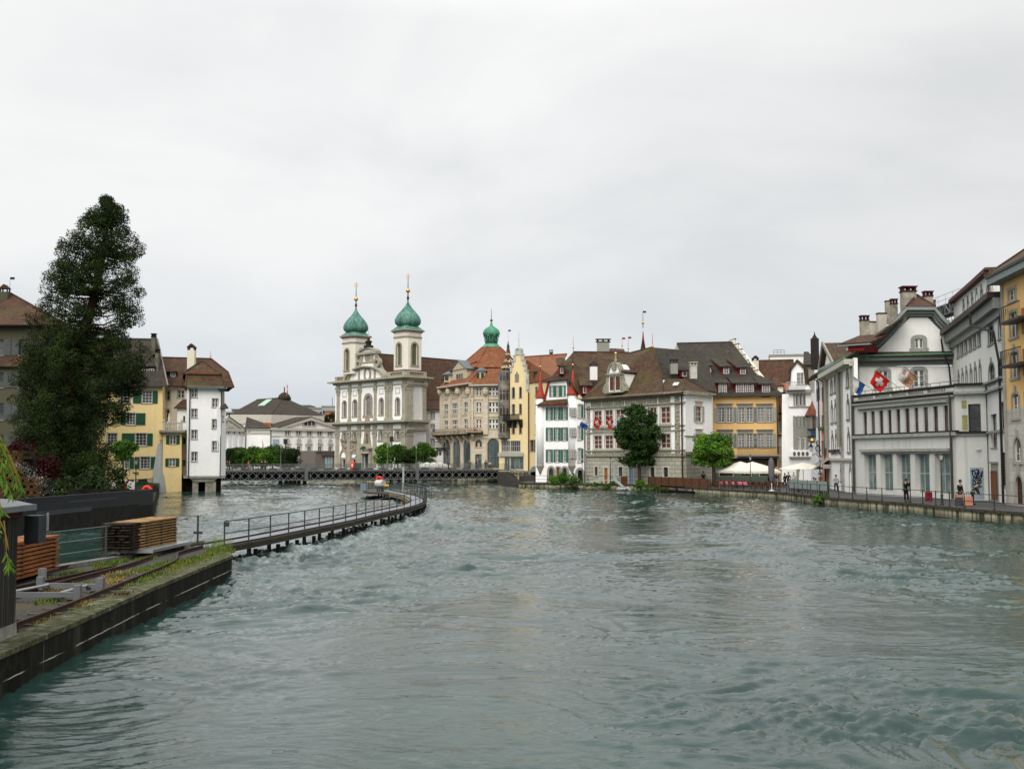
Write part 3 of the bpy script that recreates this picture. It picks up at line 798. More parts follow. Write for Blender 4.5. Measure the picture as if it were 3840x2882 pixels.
S2=[(-11.3,31.2,.5,400),(-10.15,26.2,.35,240),(-11.7,33,.8,240),(-10.7,36.8,1.2,500),(-10.2,33.5,1.0,350),(-12.0,28.9,.6,160),(-9.8,23.5,.4,170),(-11.0,40.9,.7,250)]
weeds('dry_weeds',GR2,S2,'orange brown dry grass tufts on the gravel island',.09,seed=3)
mb=MB(); R=random.Random(9)
for k in range(120):
 x,y=-10.9+R.uniform(-.35,.35),41.0+R.uniform(-1.0,.9); hh=R.uniform(.25,.65); lx,ly=R.uniform(-.12,.12),R.uniform(-.1,.1)
 mb.poly([(x-.008,y,.7),(x+.008,y,.7),(x+lx,y+ly,.7+hh)])
 for j in range(5):
  t=.3+.7*R.random(); q=Vector((x+lx*t,y+ly*t,.7+hh*t)); e=Vector((R.uniform(-.06,.06),R.uniform(-.05,.05),R.uniform(0,.05))); mb.poly([q,q+e+Vector((.01,0,.01)),q+e*1.2+Vector((0,0,.02))])
solo(mb,'tall_weed',GR1,'tall seeding weeds at the far tip of the concrete island wall','weeds',kind='stuff',fix=False)
mb=MB(); R=random.Random(5)
for k in range(500):
 t=R.random(); x,z=-9.83+R.uniform(-.06,.02),.74-t*.55+R.uniform(-.03,.03); y=34.4+R.uniform(-.16,.16)*(1-t*.5)-t*.2
 e=[Vector((R.uniform(-.04,.04),R.uniform(-.04,.04),R.uniform(-.04,.04))) for _ in range(3)]; p=Vector((x+.05,y,z)); mb.poly([p+e[0],p+e[1],p+e[2]])
solo(mb,'hanging_weed',GR1,'small green weed hanging over the dark concrete river wall','weed',kind='stuff',fix=False)
mb=MB(); R=random.Random(6)
for k in range(170):
 p=Vector((-9.75+R.gauss(0,.09),27.6+R.gauss(0,.22),.78+abs(R.gauss(0,.03)))); e=[Vector((R.uniform(-.04,.04),R.uniform(-.06,.06),R.uniform(-.02,.03))) for _ in range(3)]; mb.poly([p+e[0],p+e[1],p+e[2]])
solo(mb,'dead_leaves',plain('dead_leaf_brown',(.10,.055,.035),.9),'small heap of dead brown leaves lying on the river coping','leaves',fix=False)
# lumber stacks
def wood(name,a,b,k=1.0):
 t=NT(name); o=t.obj(); g=t.noise(o,2.5,5,.6,scl=(6,.6,9)); h=t.noise(o,1.1,3,.5)
 c=t.ramp(g,[(.32,a),(.68,b)]); c=t.mix(.5,c,t.ramp(h,[(.3,.45),(.7,1.2)]),'MULTIPLY'); t.col(c); t.set(Roughness=.75); t.bump(g,.01,.5); return t.mat
WD1=wood('fresh_larch_boards',(.20,.11,.045),(.38,.23,.10)); WD2=wood('wet_larch_boards',(.17,.055,.018),(.33,.13,.045)); WDK=wood('blackened_board_ends',(.010,.008,.005),(.05,.035,.022))
def stack(name,label,A,B,wdt,z0,layers,th,gap,mat,endmat,ncol=5,seed=1):
 """boards run from A to B (plan); width to the left of AB"""
 A=Vector((*A,0)); B=Vector((*B,0)); d=(B-A).normalized(); w=Vector((-d.y,d.x,0)); L=(B-A).length
 t=thing(name,label,'lumber stack',(A.x,A.y,z0)); R=random.Random(seed)
 z=z0
 for k in range(layers):
  mb=MB(); bw=wdt/ncol
  for c in range(ncol):
   s=R.uniform(-.10,.12); e=R.uniform(-.08,.08); ins=R.uniform(0,.03) if c==0 else 0
   a=A+d*s+w*(bw*c+ins); b=B+d*e+w*(bw*c+ins); W=w*(bw*.93); dz=Vector((0,0,th))
   zz=Vector((0,0,z)); cut=.9 if endmat else 0
   P=[a+zz,a+W+zz,b+W+zz,b+zz]
   if endmat:
    m1=a+d*cut; mb.hexa([a+zz,m1+zz,m1+W+zz,a+W+zz]+[q+dz for q in (a+zz,m1+zz,m1+W+zz,a+W+zz)],1)
    mb.hexa([m1+zz,b+zz,b+W+zz,m1+W+zz]+[q+dz for q in (m1+zz,b+zz,b+W+zz,m1+W+zz)],0)
   else: mb.hexa([a+zz,b+zz,b+W+zz,a+W+zz]+[q+dz for q in (a+zz,b+zz,b+W+zz,a+W+zz)],0)
  mb.build('board_layer',[mat,WDK],t)
  if k<layers-1:
   for q in (.06,.33,.64,.94):
    sp=MB(); a=A+d*(L*q)-w*.03; sp.hexa([v+Vector((0,0,zz)) for zz in (z+th,z+th+gap) for v in (a,a+d*.09,a+d*.09+w*(wdt+.06),a+w*(wdt+.06))])
    sp.build('spacer',[WDK],t)
  z+=th+gap
 return t
stack('lumber_stack','tall stack of larch boards with blackened ends on the flat grey rail trolley',(-13.05,37.6),(-12.80,42.1),1.05,.99,10,.052,.048,WD1,True,6,3)
stack('lumber_stack','reddish wet stack of larch boards partly hidden behind the dark plank shed',(-13.35,25.5),(-13.62,33.2),1.0,.86,9,.075,.042,WD2,False,5,5)
def trolley():
 t=thing('rail_trolley','flat grey steel rail trolley with small wheels beneath the big lumber stack','trolley',(-12.6,40,.72))
 mb=MB(); mb.bar((-12.62,38.4,.93),(-12.42,42.6,.93),.07,0,.10); mb.bar((-13.9,38.4,.93),(-13.8,42.6,.93),.07,0,.10)
 for y in (38.4,39.8,41.2,42.6): mb.bar((-13.9,y,.93),(-12.5,y,.93),.08,0,.10)
 mb.hexa([(-13.9,38.4,.965),(-12.55,38.4,.965),(-12.4,42.6,.965),(-13.8,42.6,.965),(-13.9,38.4,.985),(-12.55,38.4,.985),(-12.4,42.6,.985),(-13.8,42.6,.985)])
 mb.build('platform',STEEL,t)
 for x,y in ((-12.75,39.0),(-12.6,42.2),(-13.8,39.0),(-13.75,42.2)):
  m=MB(); m.tube([(x-.04,y,.83),(x+.04,y,.83)],.11,14); m.build('wheel',DSTEEL,t)
trolley()
UC=plain('dull_grey_steel',(.17,.175,.18),.6,.2)
def truck_frame():
 t=thing('steel_undercarriage','grey steel undercarriage of two beams and two tubes standing on the near rails','undercarriage',(-11.4,27.6,.75))
 mb=MB(); mb.bar((-12.9,26.6,.88),(-10.55,26.75,.88),.10,0,.12); mb.build('beam',UC,t); mb=MB(); mb.bar((-12.2,28.7,.88),(-10.6,28.45,.88),.10,0,.12); mb.build('beam',UC,t)
 m=MB(); m.tube([(-12.35,26.6,.9),(-12.0,28.7,.9)],.035,8); m.tube([(-11.0,26.7,.9),(-10.95,28.5,.9)],.035,8); m.build('tie_rod',STEEL,t)
 for x,y in ((-12.95,26.6),(-10.52,26.75),(-12.25,28.7),(-10.6,28.45)):
  q=MB(); q.box((x,y,.93),(.17,.15,.34)); q.build('buffer_block',UC,t)
 for x,y in ((-12.6,26.65),(-10.9,26.75),(-10.9,28.45)):
  q=MB(); q.tube([(x,y-.07,.83),(x,y+.07,.83)],.05,10); q.build('wheel',DSTEEL,t)
truck_frame()
mb=MB(); mb.box((-13.15,30.9,.90),(.18,.16,.40)); solo(mb,'steel_block',STEEL,'single upright grey steel block at the foot of the reddish lumber stack','block')
def wire_fence():
 t=thing('wire_fence','thin wire fence on dark flat steel posts along the rear kerb of the island','fence',(-14,36,.8))
 P=[]
 for px,y1 in ((233,2121),(354,2092)):
  P.append(gnd(px,y1,.82))
 P.append(Vector((-14.05,33.4,.82)))
 P=[Vector((-14.55,30.0,.8)),Vector((-14.32,34.2,.8)),Vector((-13.75,37.3,.8))]
 for p in P:
  m=MB(); m.box((p.x,p.y,.8+.55),(.075,.02,1.15)); m.build('post',DSTEEL,t)
 for h in (.35,.72,1.08):
  m=MB(); m.tube([p+Vector((0,0,h)) for p in P]+[Vector((-13.4,41.5,.8+h))],.006,4); m.build('wire',STEEL,t)
wire_fence()
for px,y0,y1,lab in ((649,1941,2047,'dark flat steel post right behind the big lumber stack'),(741,1931,2034,'lone dark steel post carrying a small crossbar near the start of the walkway')):
 p=gnd(px,y1,.84) if px<700 else gnd(px,y1-2,.84); h=(y1-y0)/FPX*p.y
 m=MB(); m.box((p.x,p.y,.8+h/2),(.075,.03,h));
 if px>700: m.box((p.x+.02,p.y-.03,.8+h*.38),(.36,.03,.10))
 solo(m,'steel_post',DSTEEL,lab,'post')
# plank shed in the left foreground
def shed():
 t=thing('plank_shed','dark weathered plank shed with grey metal cap on the near island','shed',(-10.5,18,.75))
 nt=NT('black_weathered_planks'); o=nt.pos(); g=nt.noise(o,1.0,5,.7,scl=(14,14,.35)); w=nt.add('ShaderNodeTexWave'); w.bands_direction='Y'; w.inputs['Scale'].default_value=2.2; nt.l.new(o,w.inputs['Vector'])
 c=nt.ramp(g,[(.34,(.010,.009,.008)),(.55,(.045,.042,.037)),(.72,(.13,.12,.10))]); c=nt.mix(nt.ramp(w.outputs['Fac'],[(.02,.85),(.08,0.0)]),c,(.004,.004,.004))
 nt.col(c); nt.set(Roughness=.8); nt.bump(w.outputs['Fac'],.02,.5)
 F=[(-9.48,19.0),(-9.62,21.4),(-13.6,21.4),(-13.6,12.0),(-9.05,12.0)]
 mb=MB()
 for k in range(60):     # boards of the river side
  y0=12.0+k*.157; y1=y0+.15; x=-9.05-(y0-12)*.0606; dx=random.uniform(0,.015)
  mb.hexa([(x-.3,y0,.98),(x+dx,y0,.98),(x+dx-.009,y1,.98),(x-.3,y1,.98),(x-.3,y0,3.14),(x+dx,y0,3.14),(x+dx-.009,y1,3.14),(x-.3,y1,3.14)])
 for k in range(26):
  x1=-9.62-k*.157; mb.hexa([(x1-.15,21.3,.98),(x1,21.3,.98),(x1,21.42,.98),(x1-.15,21.42,.98),(x1-.15,21.3,3.14),(x1,21.3,3.14),(x1,21.42,3.14),(x1-.15,21.42,3.14)])
 mb.build('plank_wall',nt.mat,t)
 b=MB(); b.prism([(-9.03,12,.70),(-9.58,21.44,.70),(-13.6,21.44,.70),(-13.6,12,.70)],[(-9.03,12,.99),(-9.60,21.44,.99),(-13.6,21.44,.99),(-13.6,12,.99)]); b.build('plinth',plain('pale_concrete_base',(.30,.29,.25),.9,var=.3),t)
 r=MB(); r.prism([(-8.85,12,3.15),(-9.4,21.75,3.15),(-13.9,21.75,3.15),(-13.9,12,3.15)],[(-8.85,12,3.26),(-9.4,21.75,3.26),(-13.9,21.75,3.26),(-13.9,12,3.26)])
 r.prism([(-8.9,12,3.262),(-9.45,21.7,3.262),(-13.9,21.7,3.262),(-13.9,12,3.262)],[(-9.3,12,3.38),(-9.75,21.3,3.38),(-13.5,21.3,3.38),(-13.5,12,3.38)]); r.build('metal_cap',plain('weathered_zinc',(.20,.21,.215),.5,.4),t)
 q=MB(); q.prism([(-9.0,12,3.03),(-9.56,21.47,3.03),(-9.7,21.47,3.03),(-9.2,12,3.03)],[(-9.0,12,3.149),(-9.56,21.47,3.149),(-9.7,21.47,3.149),(-9.2,12,3.149)]); q.build('top_board',plain('red_brown_board',(.12,.045,.03),.8,var=.4),t)
 return t
shed()
def cabinet():
 t=thing('steel_box','dark grey steel control box fixed to the far corner of the plank shed','control box',(-9.45,21.7,2.6))
 m=MB(); m.box((-9.42,21.75,2.77),(.28,.36,.54)); m.build('case',plain('anthracite_sheet',(.045,.05,.058),.4,.4),t)
 m=MB(); m.box((-9.265,21.95,2.90),(.03,.05,.36)); m.build('edge_plate',STEEL,t)
cabinet()
# weir walkway
def walkway():
 t=thing('weir_walkway','curved grey steel walkway with handrail standing over the needle dam','walkway',(-8.5,66,.4))
 S=smooth(WEIR,8); S=[(p.x,p.y) for p in S]
 inn=offset(S,1.55)
 DK=plain('grey_deck_plate',(.22,.25,.27),.5,.2,var=.15)
 m=MB()
 for k in range(len(S)-1):
  a,b,c,d=[(q[0],q[1]) for q in (offset(S,.30)[k],offset(S,.30)[k+1],offset(S,1.2)[k+1],offset(S,1.2)[k])] if False else (None,)*4
 o1=offset(S,.32); o2=offset(S,1.22)
 for k in range(len(S)-1):
  m.hexa([(q[0],q[1],z) for z in (.70,.74) for q in (o1[k],o1[k+1],o2[k+1],o2[k])])
 m.build('deck',DK,t)
 OAK=plain('wet_oak_beam',(.085,.062,.035),.8,var=.5,scale=5)
 for nm,da,db,z0,z1,mat in (('outer_beam',0.0,.26,.60,.70,OAK),('inner_beam',1.30,1.56,.40,.73,plain('pale_beam',(.24,.21,.15),.85,var=.35,scale=5)),('girder',.08,.16,.46,.595,DSTEEL)):
  p1=offset(S,da); p2=offset(S,db); m=MB()
  for k in range(len(S)-1): m.hexa([(q[0],q[1],z) for z in (z0,z1) for q in (p1[k],p1[k+1],p2[k+1],p2[k])])
  m.build(nm,mat,t)
 for dd in (.20,1.34):
  p=offset(S,dd); m=MB()
  for k in range(len(S)-1): m.bar((*p[k],.765),(*p[k+1],.765),.05,0,.07)
  m.build('rail',RUST,t)
 L=[0]
 for a,b in zip(S[:-1],S[1:]): L.append(L[-1]+math.hypot(b[0]-a[0],b[1]-a[1]))
 def pt(s,off=0):
  for k in range(len(S)-1):
   if L[k+1]>=s or k==len(S)-2:
    f=(s-L[k])/(L[k+1]-L[k]); a,b=S[k],S[k+1]; v=Vector((b[0]-a[0],b[1]-a[1],0)).normalized()
    return Vector((a[0]+(b[0]-a[0])*f-v.y*off,a[1]+(b[1]-a[1])*f+v.x*off,0))
 n=int(L[-1]/2.25); posts=[pt(.15+k*(L[-1]-.3)/n,.02) for k in range(n+1)]
 gs=DSTEEL
 for p in posts:
  m=MB(); m.box((p.x,p.y,1.15),(.05,.05,1.1)); m.build('post',gs,t)
 for h in (.12,.62,1.09):
  m=MB(); q=[pt(s,.02)+Vector((0,0,.62+h)) for s in np.arange(.15,L[-1],.6)]; m.tube(q,.024,6); m.build('handrail',gs,t)
 m=MB(); p=posts[0]; m.box((p.x+.08,p.y-.03,1.6),(.22,.03,.18)); m.build('sign_plate',DSTEEL,t)
 n2=int(L[-1]/2.6)
 for k in range(n2+1):
  s=.8+k*(L[-1]-1.4)/n2
  for off in (.10,1.45):
   p=pt(s,off); m=MB(); m.box((p.x,p.y,-.15),(.16,.16,1.1)); m.build('pile',plain('black_wet_timber',(.022,.018,.012),.6,var=.4),t)
 q=[pt(s,1.6) for s in np.arange(L[-1]-16,L[-1],2.2)]
 return t
walkway()
def weir_head():
 """platform at the upstream end of the weir with winch cover, cabinet, ring and pole"""
 z=.72; c=gnd(1425,1838,z)
 t=thing('weir_platform','small steel platform with railing at the upstream end of the curved walkway','platform',c)
 m=MB(); A=gnd(1362,1838,z); B=gnd(1470,1834,z);
 P=[A,gnd(1372,1844,z),gnd(1450,1848,z),gnd(1500,1850,z),gnd(1478,1836,z),gnd(1400,1832,z)]
 m.prism([p-Vector((0,0,.18)) for p in P],P); m.build('platform_deck',plain('rusty_edge_plate',(.09,.08,.07),.6),t)
 R0=[A+Vector((0,0,0)),gnd(1362,1838,z),gnd(1371,1833.5,z),gnd(1400,1832,z),gnd(1450,1834,z)]
 for px,py in ((1362,1838),(1371,1834),(1382,1832),(1398,1832),(1450,1834),(1375,1842)):
  p=gnd(px,py,z); q=MB(); q.box((p.x,p.y,z+.53),(.045,.045,1.06)); q.build('post',DSTEEL,t)
 for h in (.1,.6,1.06):
  q=MB(); q.tube([gnd(x,y,z)+Vector((0,0,h)) for x,y in ((1375,1842),(1362,1838),(1371,1834),(1398,1832),(1450,1834))],.022,6); q.build('handrail',DSTEEL,t)
 w=thing('winch_cover','rounded grey winch cover on black legs at the walkway end','winch',gnd(1428,1833,z))
 y=115.0; s=y/FPX
 cx=(1428-1920)*s; zc=at(1428,1812,y).z; m=MB(); prof=[]
 nseg=14; r=.36
 ax=Vector((1,-.55,0)).normalized(); bx=Vector((-ax.y,ax.x,0))
 def loop(off):
  L=[]
  for k in range(nseg+1):
   a=PI*k/nseg; L.append(Vector((cx,y,zc))+ax*off*0+bx*(r*1.25*math.cos(a))+ax*off+Vector((0,0,r*math.sin(a)*1.05)))
  L+= [Vector((cx,y,zc-.22))+bx*(-r*1.1)+ax*off,Vector((cx,y,zc-.22))+bx*(r*1.1)+ax*off]; return L
 m.prism(loop(-.42),loop(.42)); m.build('hood',plain('pale_sheet_metal',(.55,.56,.53),.45,.2,var=.08),w,smooth=False)
 for dx in (-.3,-.1,.15,.3):
  q=MB(); q.box((cx+dx,y,z+.22),(.12,.25,.52)); q.build('leg',DSTEEL,w)
 q=MB(); q.box((cx+.68,y-.5,zc-.16),(.5,.03,.20)); solo(q,'yellow_sign',plain('yellow_enamel',(.75,.42,.02),.5),'small yellow plate beside the rounded winch cover','sign')
 ring=thing('life_ring','red life ring on top of the rounded winch cover','life ring',at(1422,1800,y+.4))
 q=MB(); C=at(1422,1797,y+.45); pts=[C+Vector((.30*math.cos(a),0,.27*math.sin(a)+.0)) for a in np.linspace(0,2*PI,21)]
 q.tube(pts,.10,8,cap=False); q.build('ring_body',plain('faded_red_rubber',(.75,.07,.04),.5),ring,smooth=True)
 b=MB(); b.box((at(1383,0,117).x,117,1.15),(.75,.5,.72)); solo(b,'switch_cabinet',plain('blue_grey_sheet',(.22,.26,.30),.5,.3),'low blue grey steel cabinet on the weir platform','cabinet')
 rl=thing('walkway_railing','second railing on the upstream leg beside the tall grey pole','railing',gnd(1500,1840,z))
 Q=[(1485,1836),(1510,1838),(1529,1845),(1545,1851),(1560,1855),(1575,1862),(1588,1868),(1596,1872)]
 G=[gnd(x,y_-2,z) for x,y_ in Q]
 for p in G: q=MB(); q.box((p.x+.4,p.y+1.2,z+.53),(.045,.045,1.06)); q.build('post',DSTEEL,rl)
 for h in (.1,.6,1.06): q=MB(); q.tube([p+Vector((.4,1.2,h)) for p in G],.022,6); q.build('handrail',DSTEEL,rl)
 Y=109.0; p=gnd(1512,1846,z); Y=p.y; s=Y/FPX
 pole=thing('steel_pole','tall pale grey square pole standing on the weir walkway in front of the bridge','pole',p)
 q=MB(); q.box((p.x,p.y,z+96*s/2),(.17,.17,96*s)); q.build('shaft',plain('pale_grey_paint',(.36,.42,.40),.5,var=.08),pole)
 q=MB(); q.bar((p.x,p.y,z+95*s),(p.x+.5,p.y,z+93*s),.03); q.build('arm',STEEL,pole)
 g=gnd(1503,1908,.55); q=MB(); q.box((g.x+.05,g.y,.80),(.13,.13,.62)); q.box((g.x+.05,g.y,.32),(.09,.09,.4)); solo(q,'timber_gauge_post',plain('yellowed_timber',(.30,.21,.09),.8,var=.3),'short yellowish post fixed to the outer edge of the walkway','post')
weir_head()
# dark barrier on the left bank
def barrier():
 F=Fac(108,58.8,576,76.3); t=thing('flood_barrier','long dark steel flood barrier on a black stained concrete wall','barrier',F.W(0,0))
 m=MB(); m.fbox(F,F.u(-300),F.u(576),-1.2,1.02,-.35,.0); m.build('concrete_wall',plain('black_stained_concrete',(.022,.019,.015),.8,var=.6,scale=1.2),t)
 s=MB(); ua,ub=F.u(-300),F.u(576); s.fbox(F,ua,ub,1.02,2.02,-.12,.02); s.build('steel_panel',plain('anthracite_panel',(.018,.023,.032),.45,.3,var=.15,scale=.8),t)
 g=MB(); n=150; u0,u1=F.u(140),F.u(345)
 for k in range(n):
  u=u0+(u1-u0)*k/n; g.fbox(F,u,u+.03,1.03,1.28,.02,.045)
 g.build('grille',plain('pale_fins',(.10,.11,.12),.5,.3),t)
 g=MB(); n=120; u0,u1=F.u(258),F.u(440)
 for k in range(n):
  u=u0+(u1-u0)*k/n; g.fbox(F,u,u+.03,1.62,1.72,.02,.045)
 g.build('upper_grille',plain('pale_fins',(.10,.11,.12)),t)
 c=MB(); c.fbox(F,ua,ub,2.02,2.06,-.16,.05); c.build('capping',DSTEEL,t)
 G=Fac(576,76.3,579,83); m=MB(); m.fbox(F,F.u(570),F.u(576),-1.2,2.04,-6,-.36); m.build('return_wall',plain('black_stained_concrete',(.022,.019,.015)),t)
barrier()
# left bank houses
def old_house():
 F=Fac(-150,118,300,118); t=thing('townhouse','olive grey old house with grey shutters standing behind the giant sequoia','house',F.W(10,1.1))
 ws=row(F,[(-130,-88),(-28,14),(72,113),(172,213)],1273,1331,50,nx=1,nz=1,sh=.80,shm=slatted('shaded_grey_shutter',(.085,.092,.085)),fm=DFR)  # shutter grey darkened too, tree shadow put into the colour
 house(t,F,[(-150,1215),(232,1215),(232,1850),(-150,1850)],ws,OLIV,D=10)
 G=Fac(-150,116.6,300,116.6)
 ws=[]
 for y0,y1 in ((1396,1452),(1511,1574),(1630,1672),(1745,1790)):
  ws+=row(G,[(-130,-88),(-28,14),(72,113),(172,213)],y0,y1,50,nx=1,nz=1,sh=.80,shm=slatted('shaded_grey_shutter',(.085,.092,.085)),fm=DFR)
 house(t,G,[(-150,1368),(262,1368),(262,1850),(-150,1850)],ws,OLIV,D=1.3,name='lower_wall')
 roof(t,[[G.at(-170,1372,-.5),G.at(275,1372,-.5),F.at(240,1336,-.02),F.at(-150,1336,-.02)]],TRB,name='skirt_roof')
 e=[F.at(-185,1217,-1.0),F.at(250,1217,-1.0),F.at(232,1217,11),F.at(-150,1217,11)]
 z=e[0].z; e[2].z=z; e[3].z=z; a=F.at(-20,1098,5); b=F.at(36,1104,5); b.z=a.z
 roof(t,[[e[0],e[1],b,a],[e[1],e[2],b],[e[2],e[3],a,b],[e[3],e[0],a]],TRB,ridge=[(e[1],b),(a,b)])
 p=F.at(18,1118,4); chimney(t,(p.x,p.y,p.z-.3),.9,.7,1.0,OLIV,'house')
 finial(t,F.at(36,1104,5),1.9,.1,vane=True,ball=False)
old_house()
def yellow_house():
 F=Fac(280,137,628,138.6); t=thing('townhouse','pale yellow house with green shutters and a grey buttress rising from the river','house',F.W(8,0))
 px=138/FPX
 ws=[]
 def w(a,b,y0,y1,l,r,**k):
  d=row(F,[(a,b)],y0,y1,nx=2,nz=3,fm=WFR,sw=.09,sm=plain('pale_grey_trim',(.42,.43,.42),.8),**k)[0];
  if l or r: d['shl']=l*px; d['shr']=r*px
  ws.append(d); return d
 w(533,570,1464,1511,29,18); w(451,488,1464,1511,0,0); w(345,372,1464,1505,0,0)
 w(475,507,1548,1592,18,34); w(377,402,1548,1590,18,0)
 w(508,549,1624,1670,46,20); w(402,438,1624,1670,0,0)
 w(526,563,1712,1756,17,17); w(466,484,1712,1756,0,15); w(340,365,1712,1756,12,12)
 ol=[F.uz(x,y) for x,y in ((280,1446),(610,1446),(610,1846),(280,1846))]
 wall(t,F,ol,ws,YEL,D=2.2)
 for d in ws:
  o=window(t,F,d)
  for side in 'lr':
   s=d.get('sh'+side,0)
   if s:
    q=MB()
    if side=='l': q.fbox(F,d['u0']-.1-s,d['u0']-.1,d['z0'],d['z1'],.05,.10)
    else: q.fbox(F,d['u1']+.1,d['u1']+.1+s,d['z0'],d['z1'],.05,.10)
    q.build('shutter',SHG,o)
 m=MB(); m.fbox(F,F.u(520),F.u(553),F.z(530,1814),F.z(530,1795),-.05,.02); m.build('cellar_grate',DFR,t)
 e0=F.at(270,1447,-.7); e1=F.at(629,1447,-.7); r0=F.at(300,1268,4.6); r1=F.at(590,1270,4.6); b1=F.at(629,1447,9.5); b0=F.at(270,1447,9.5); b1.z=b0.z=e0.z
 r1.z=r0.z
 roof(t,[[e0,e1,r1,r0],[b1,b0,r0,r1]],SLT,ridge=[(r0,r1)])
 g=MB(); g.poly([F.at(610,1446,.05),F.at(610,1446,9),Vector((F.at(608,1446,9).x*.5+F.at(608,1446,0).x*.5,0,0))*0+r1-Vector((.5,0,.25))]); g.build('gable_wall',SURL,t,fix=False)
 v=MB(); v.tube([e1+Vector((.02,0,.1)),r1+Vector((.02,0,.1))],.10,6); v.build('verge',plain('pale_verge_tiles',(.28,.26,.24),.8),t)
 gu=MB(); gu.tube([e0,e1],.09,6); gu.build('gutter',GUT,t)
 for xa,xb in ((522,580),(430,470),(360,392)):
  D=Fac(xa,137.9,xb,137.9);
  def P(x,y,d): return F.at(x,y,d)
  dm=MB(); dd=1.0
  uz=[F.uz(xa,1414),F.uz(xb,1414),F.uz(xb,1372),F.uz(xa,1372)]
  dm.fprism(F,uz,-dd,-dd-2.6); o=dm.build('dormer',plain('dark_tile_cheek',(.07,.05,.045),.8),t)
  for k in range(2):
   x0=xa+4+(xb-xa-8)*(k*.52); x1=x0+(xb-xa-8)*.42
   u0,z0=F.uz(x0,1411); u1,z1=F.uz(x1,1380)
   f=MB(); f.fbox(F,u0,u1,z0,z1,-dd-.05,-dd+.03,1); f.fbox(F,u0+.06,(u0+u1)/2-.03,z0+.06,z1-.06,-dd,-dd+.04,0); f.fbox(F,(u0+u1)/2+.03,u1-.06,z0+.06,z1-.06,-dd,-dd+.04,0); f.build('dormer_window',[GLS,WFR],o)
  roof(t,[[P(xa-3,1371,-.9+1.6),P(xb+3,1371,.7),P(xb,1356,3.4),P(xa,1356,3.4)]],SLT,name='dormer_roof')
 for a,b,y0,y1,d in ((568,583,1264,1330,2.6),(583,596,1322,1398,1.3)):
  p=F.at((a+b)/2,y1,d); h=(y1-y0)*(p.y)/FPX; chimney(t,p,(b-a)*px,.6,h,plain('mossy_plaster',(.17,.165,.13),.9,var=.35),'slab')
 bt=MB();
 def Q(x,y,d): u,z=F.uz(x,y); return F.W(u,z,d)
 bt.prism([Q(566,1852,1.3),Q(600,1852,2.1),Q(628,1852,1.3),Q(628,1852,0),Q(566,1852,0)],[Q(593,1662,.15),Q(600,1662,.25),Q(610,1662,.15),Q(610,1662,0),Q(593,1662,0)])
 bt.fbox(F,F.u(598),F.u(609),F.z(600,1664),F.z(600,1646),0,.12); bt.build('buttress',plain('smooth_grey_render',(.40,.41,.40),.8,var=.1),t)
 G=Fac(610,137.6,681,138.3)
 ws=row(G,[(637,660)],1633,1664,nx=1,nz=1,sh=.38,sw=.06)+row(G,[(634,658)],1718,1748,nx=1,nz=1,sh=.38,sw=.06)
 house(t,G,[(611,1620),(681,1620),(681,1846),(611,1846)],ws,YEL,D=3,name='terrace_block')
 m=MB(); m.fbox(G,G.u(594),G.u(692),G.z(640,1620),G.z(640,1612),-2,.7); m.fbox(G,G.u(604),G.u(682),G.z(640,1628),G.z(640,1620),-.5,.35); m.build('terrace_slab',SURG,t)
 bl=thing('balustrade','x','y') if False else None
 m=MB(); z0=G.z(640,1612); z1=G.z(640,1586)
 m.fbox(G,G.u(608),G.u(616),z0,z1,.3,.55); m.fbox(G,G.u(673),G.u(683),z0,z1,.3,.55); m.fbox(G,G.u(608),G.u(683),z1,z1+.12,.28,.57); m.build('terrace_rail',SURL,t)
 for k in range(6):
  u=G.u(621+k*9.6); p=G.W(u,z0,.42); q=MB(); h=z1-z0; q.lathe(p,[(.07,0),(.05,h*.15),(.12,h*.4),(.06,h*.75),(.08,h)],8); q.build('baluster',SURL,t)
 for x in (611,678):
  p=G.W(G.u(x),z1+.12,.42); q=MB(); q.lathe(p,[(.02,0),(.13,.08),(.16,.2),(.10,.32),(.01,.36)],10); q.build('stone_ball',SURL,t,smooth=True)
 p=G.W(G.u(631),z0,-.3); h=(1612-1548)*px; q=MB(); q.tube([p,p+Vector((0,0,h*.3)),p+Vector((.03,0,h*.6)),p+Vector((0,0,h))],[.03,.22,.2,.04],8); solo(q,'folded_parasol',plain('cream_canvas',(.62,.56,.45),.9),'folded cream parasol on the balustraded terrace of the yellow house','parasol')
yellow_house()
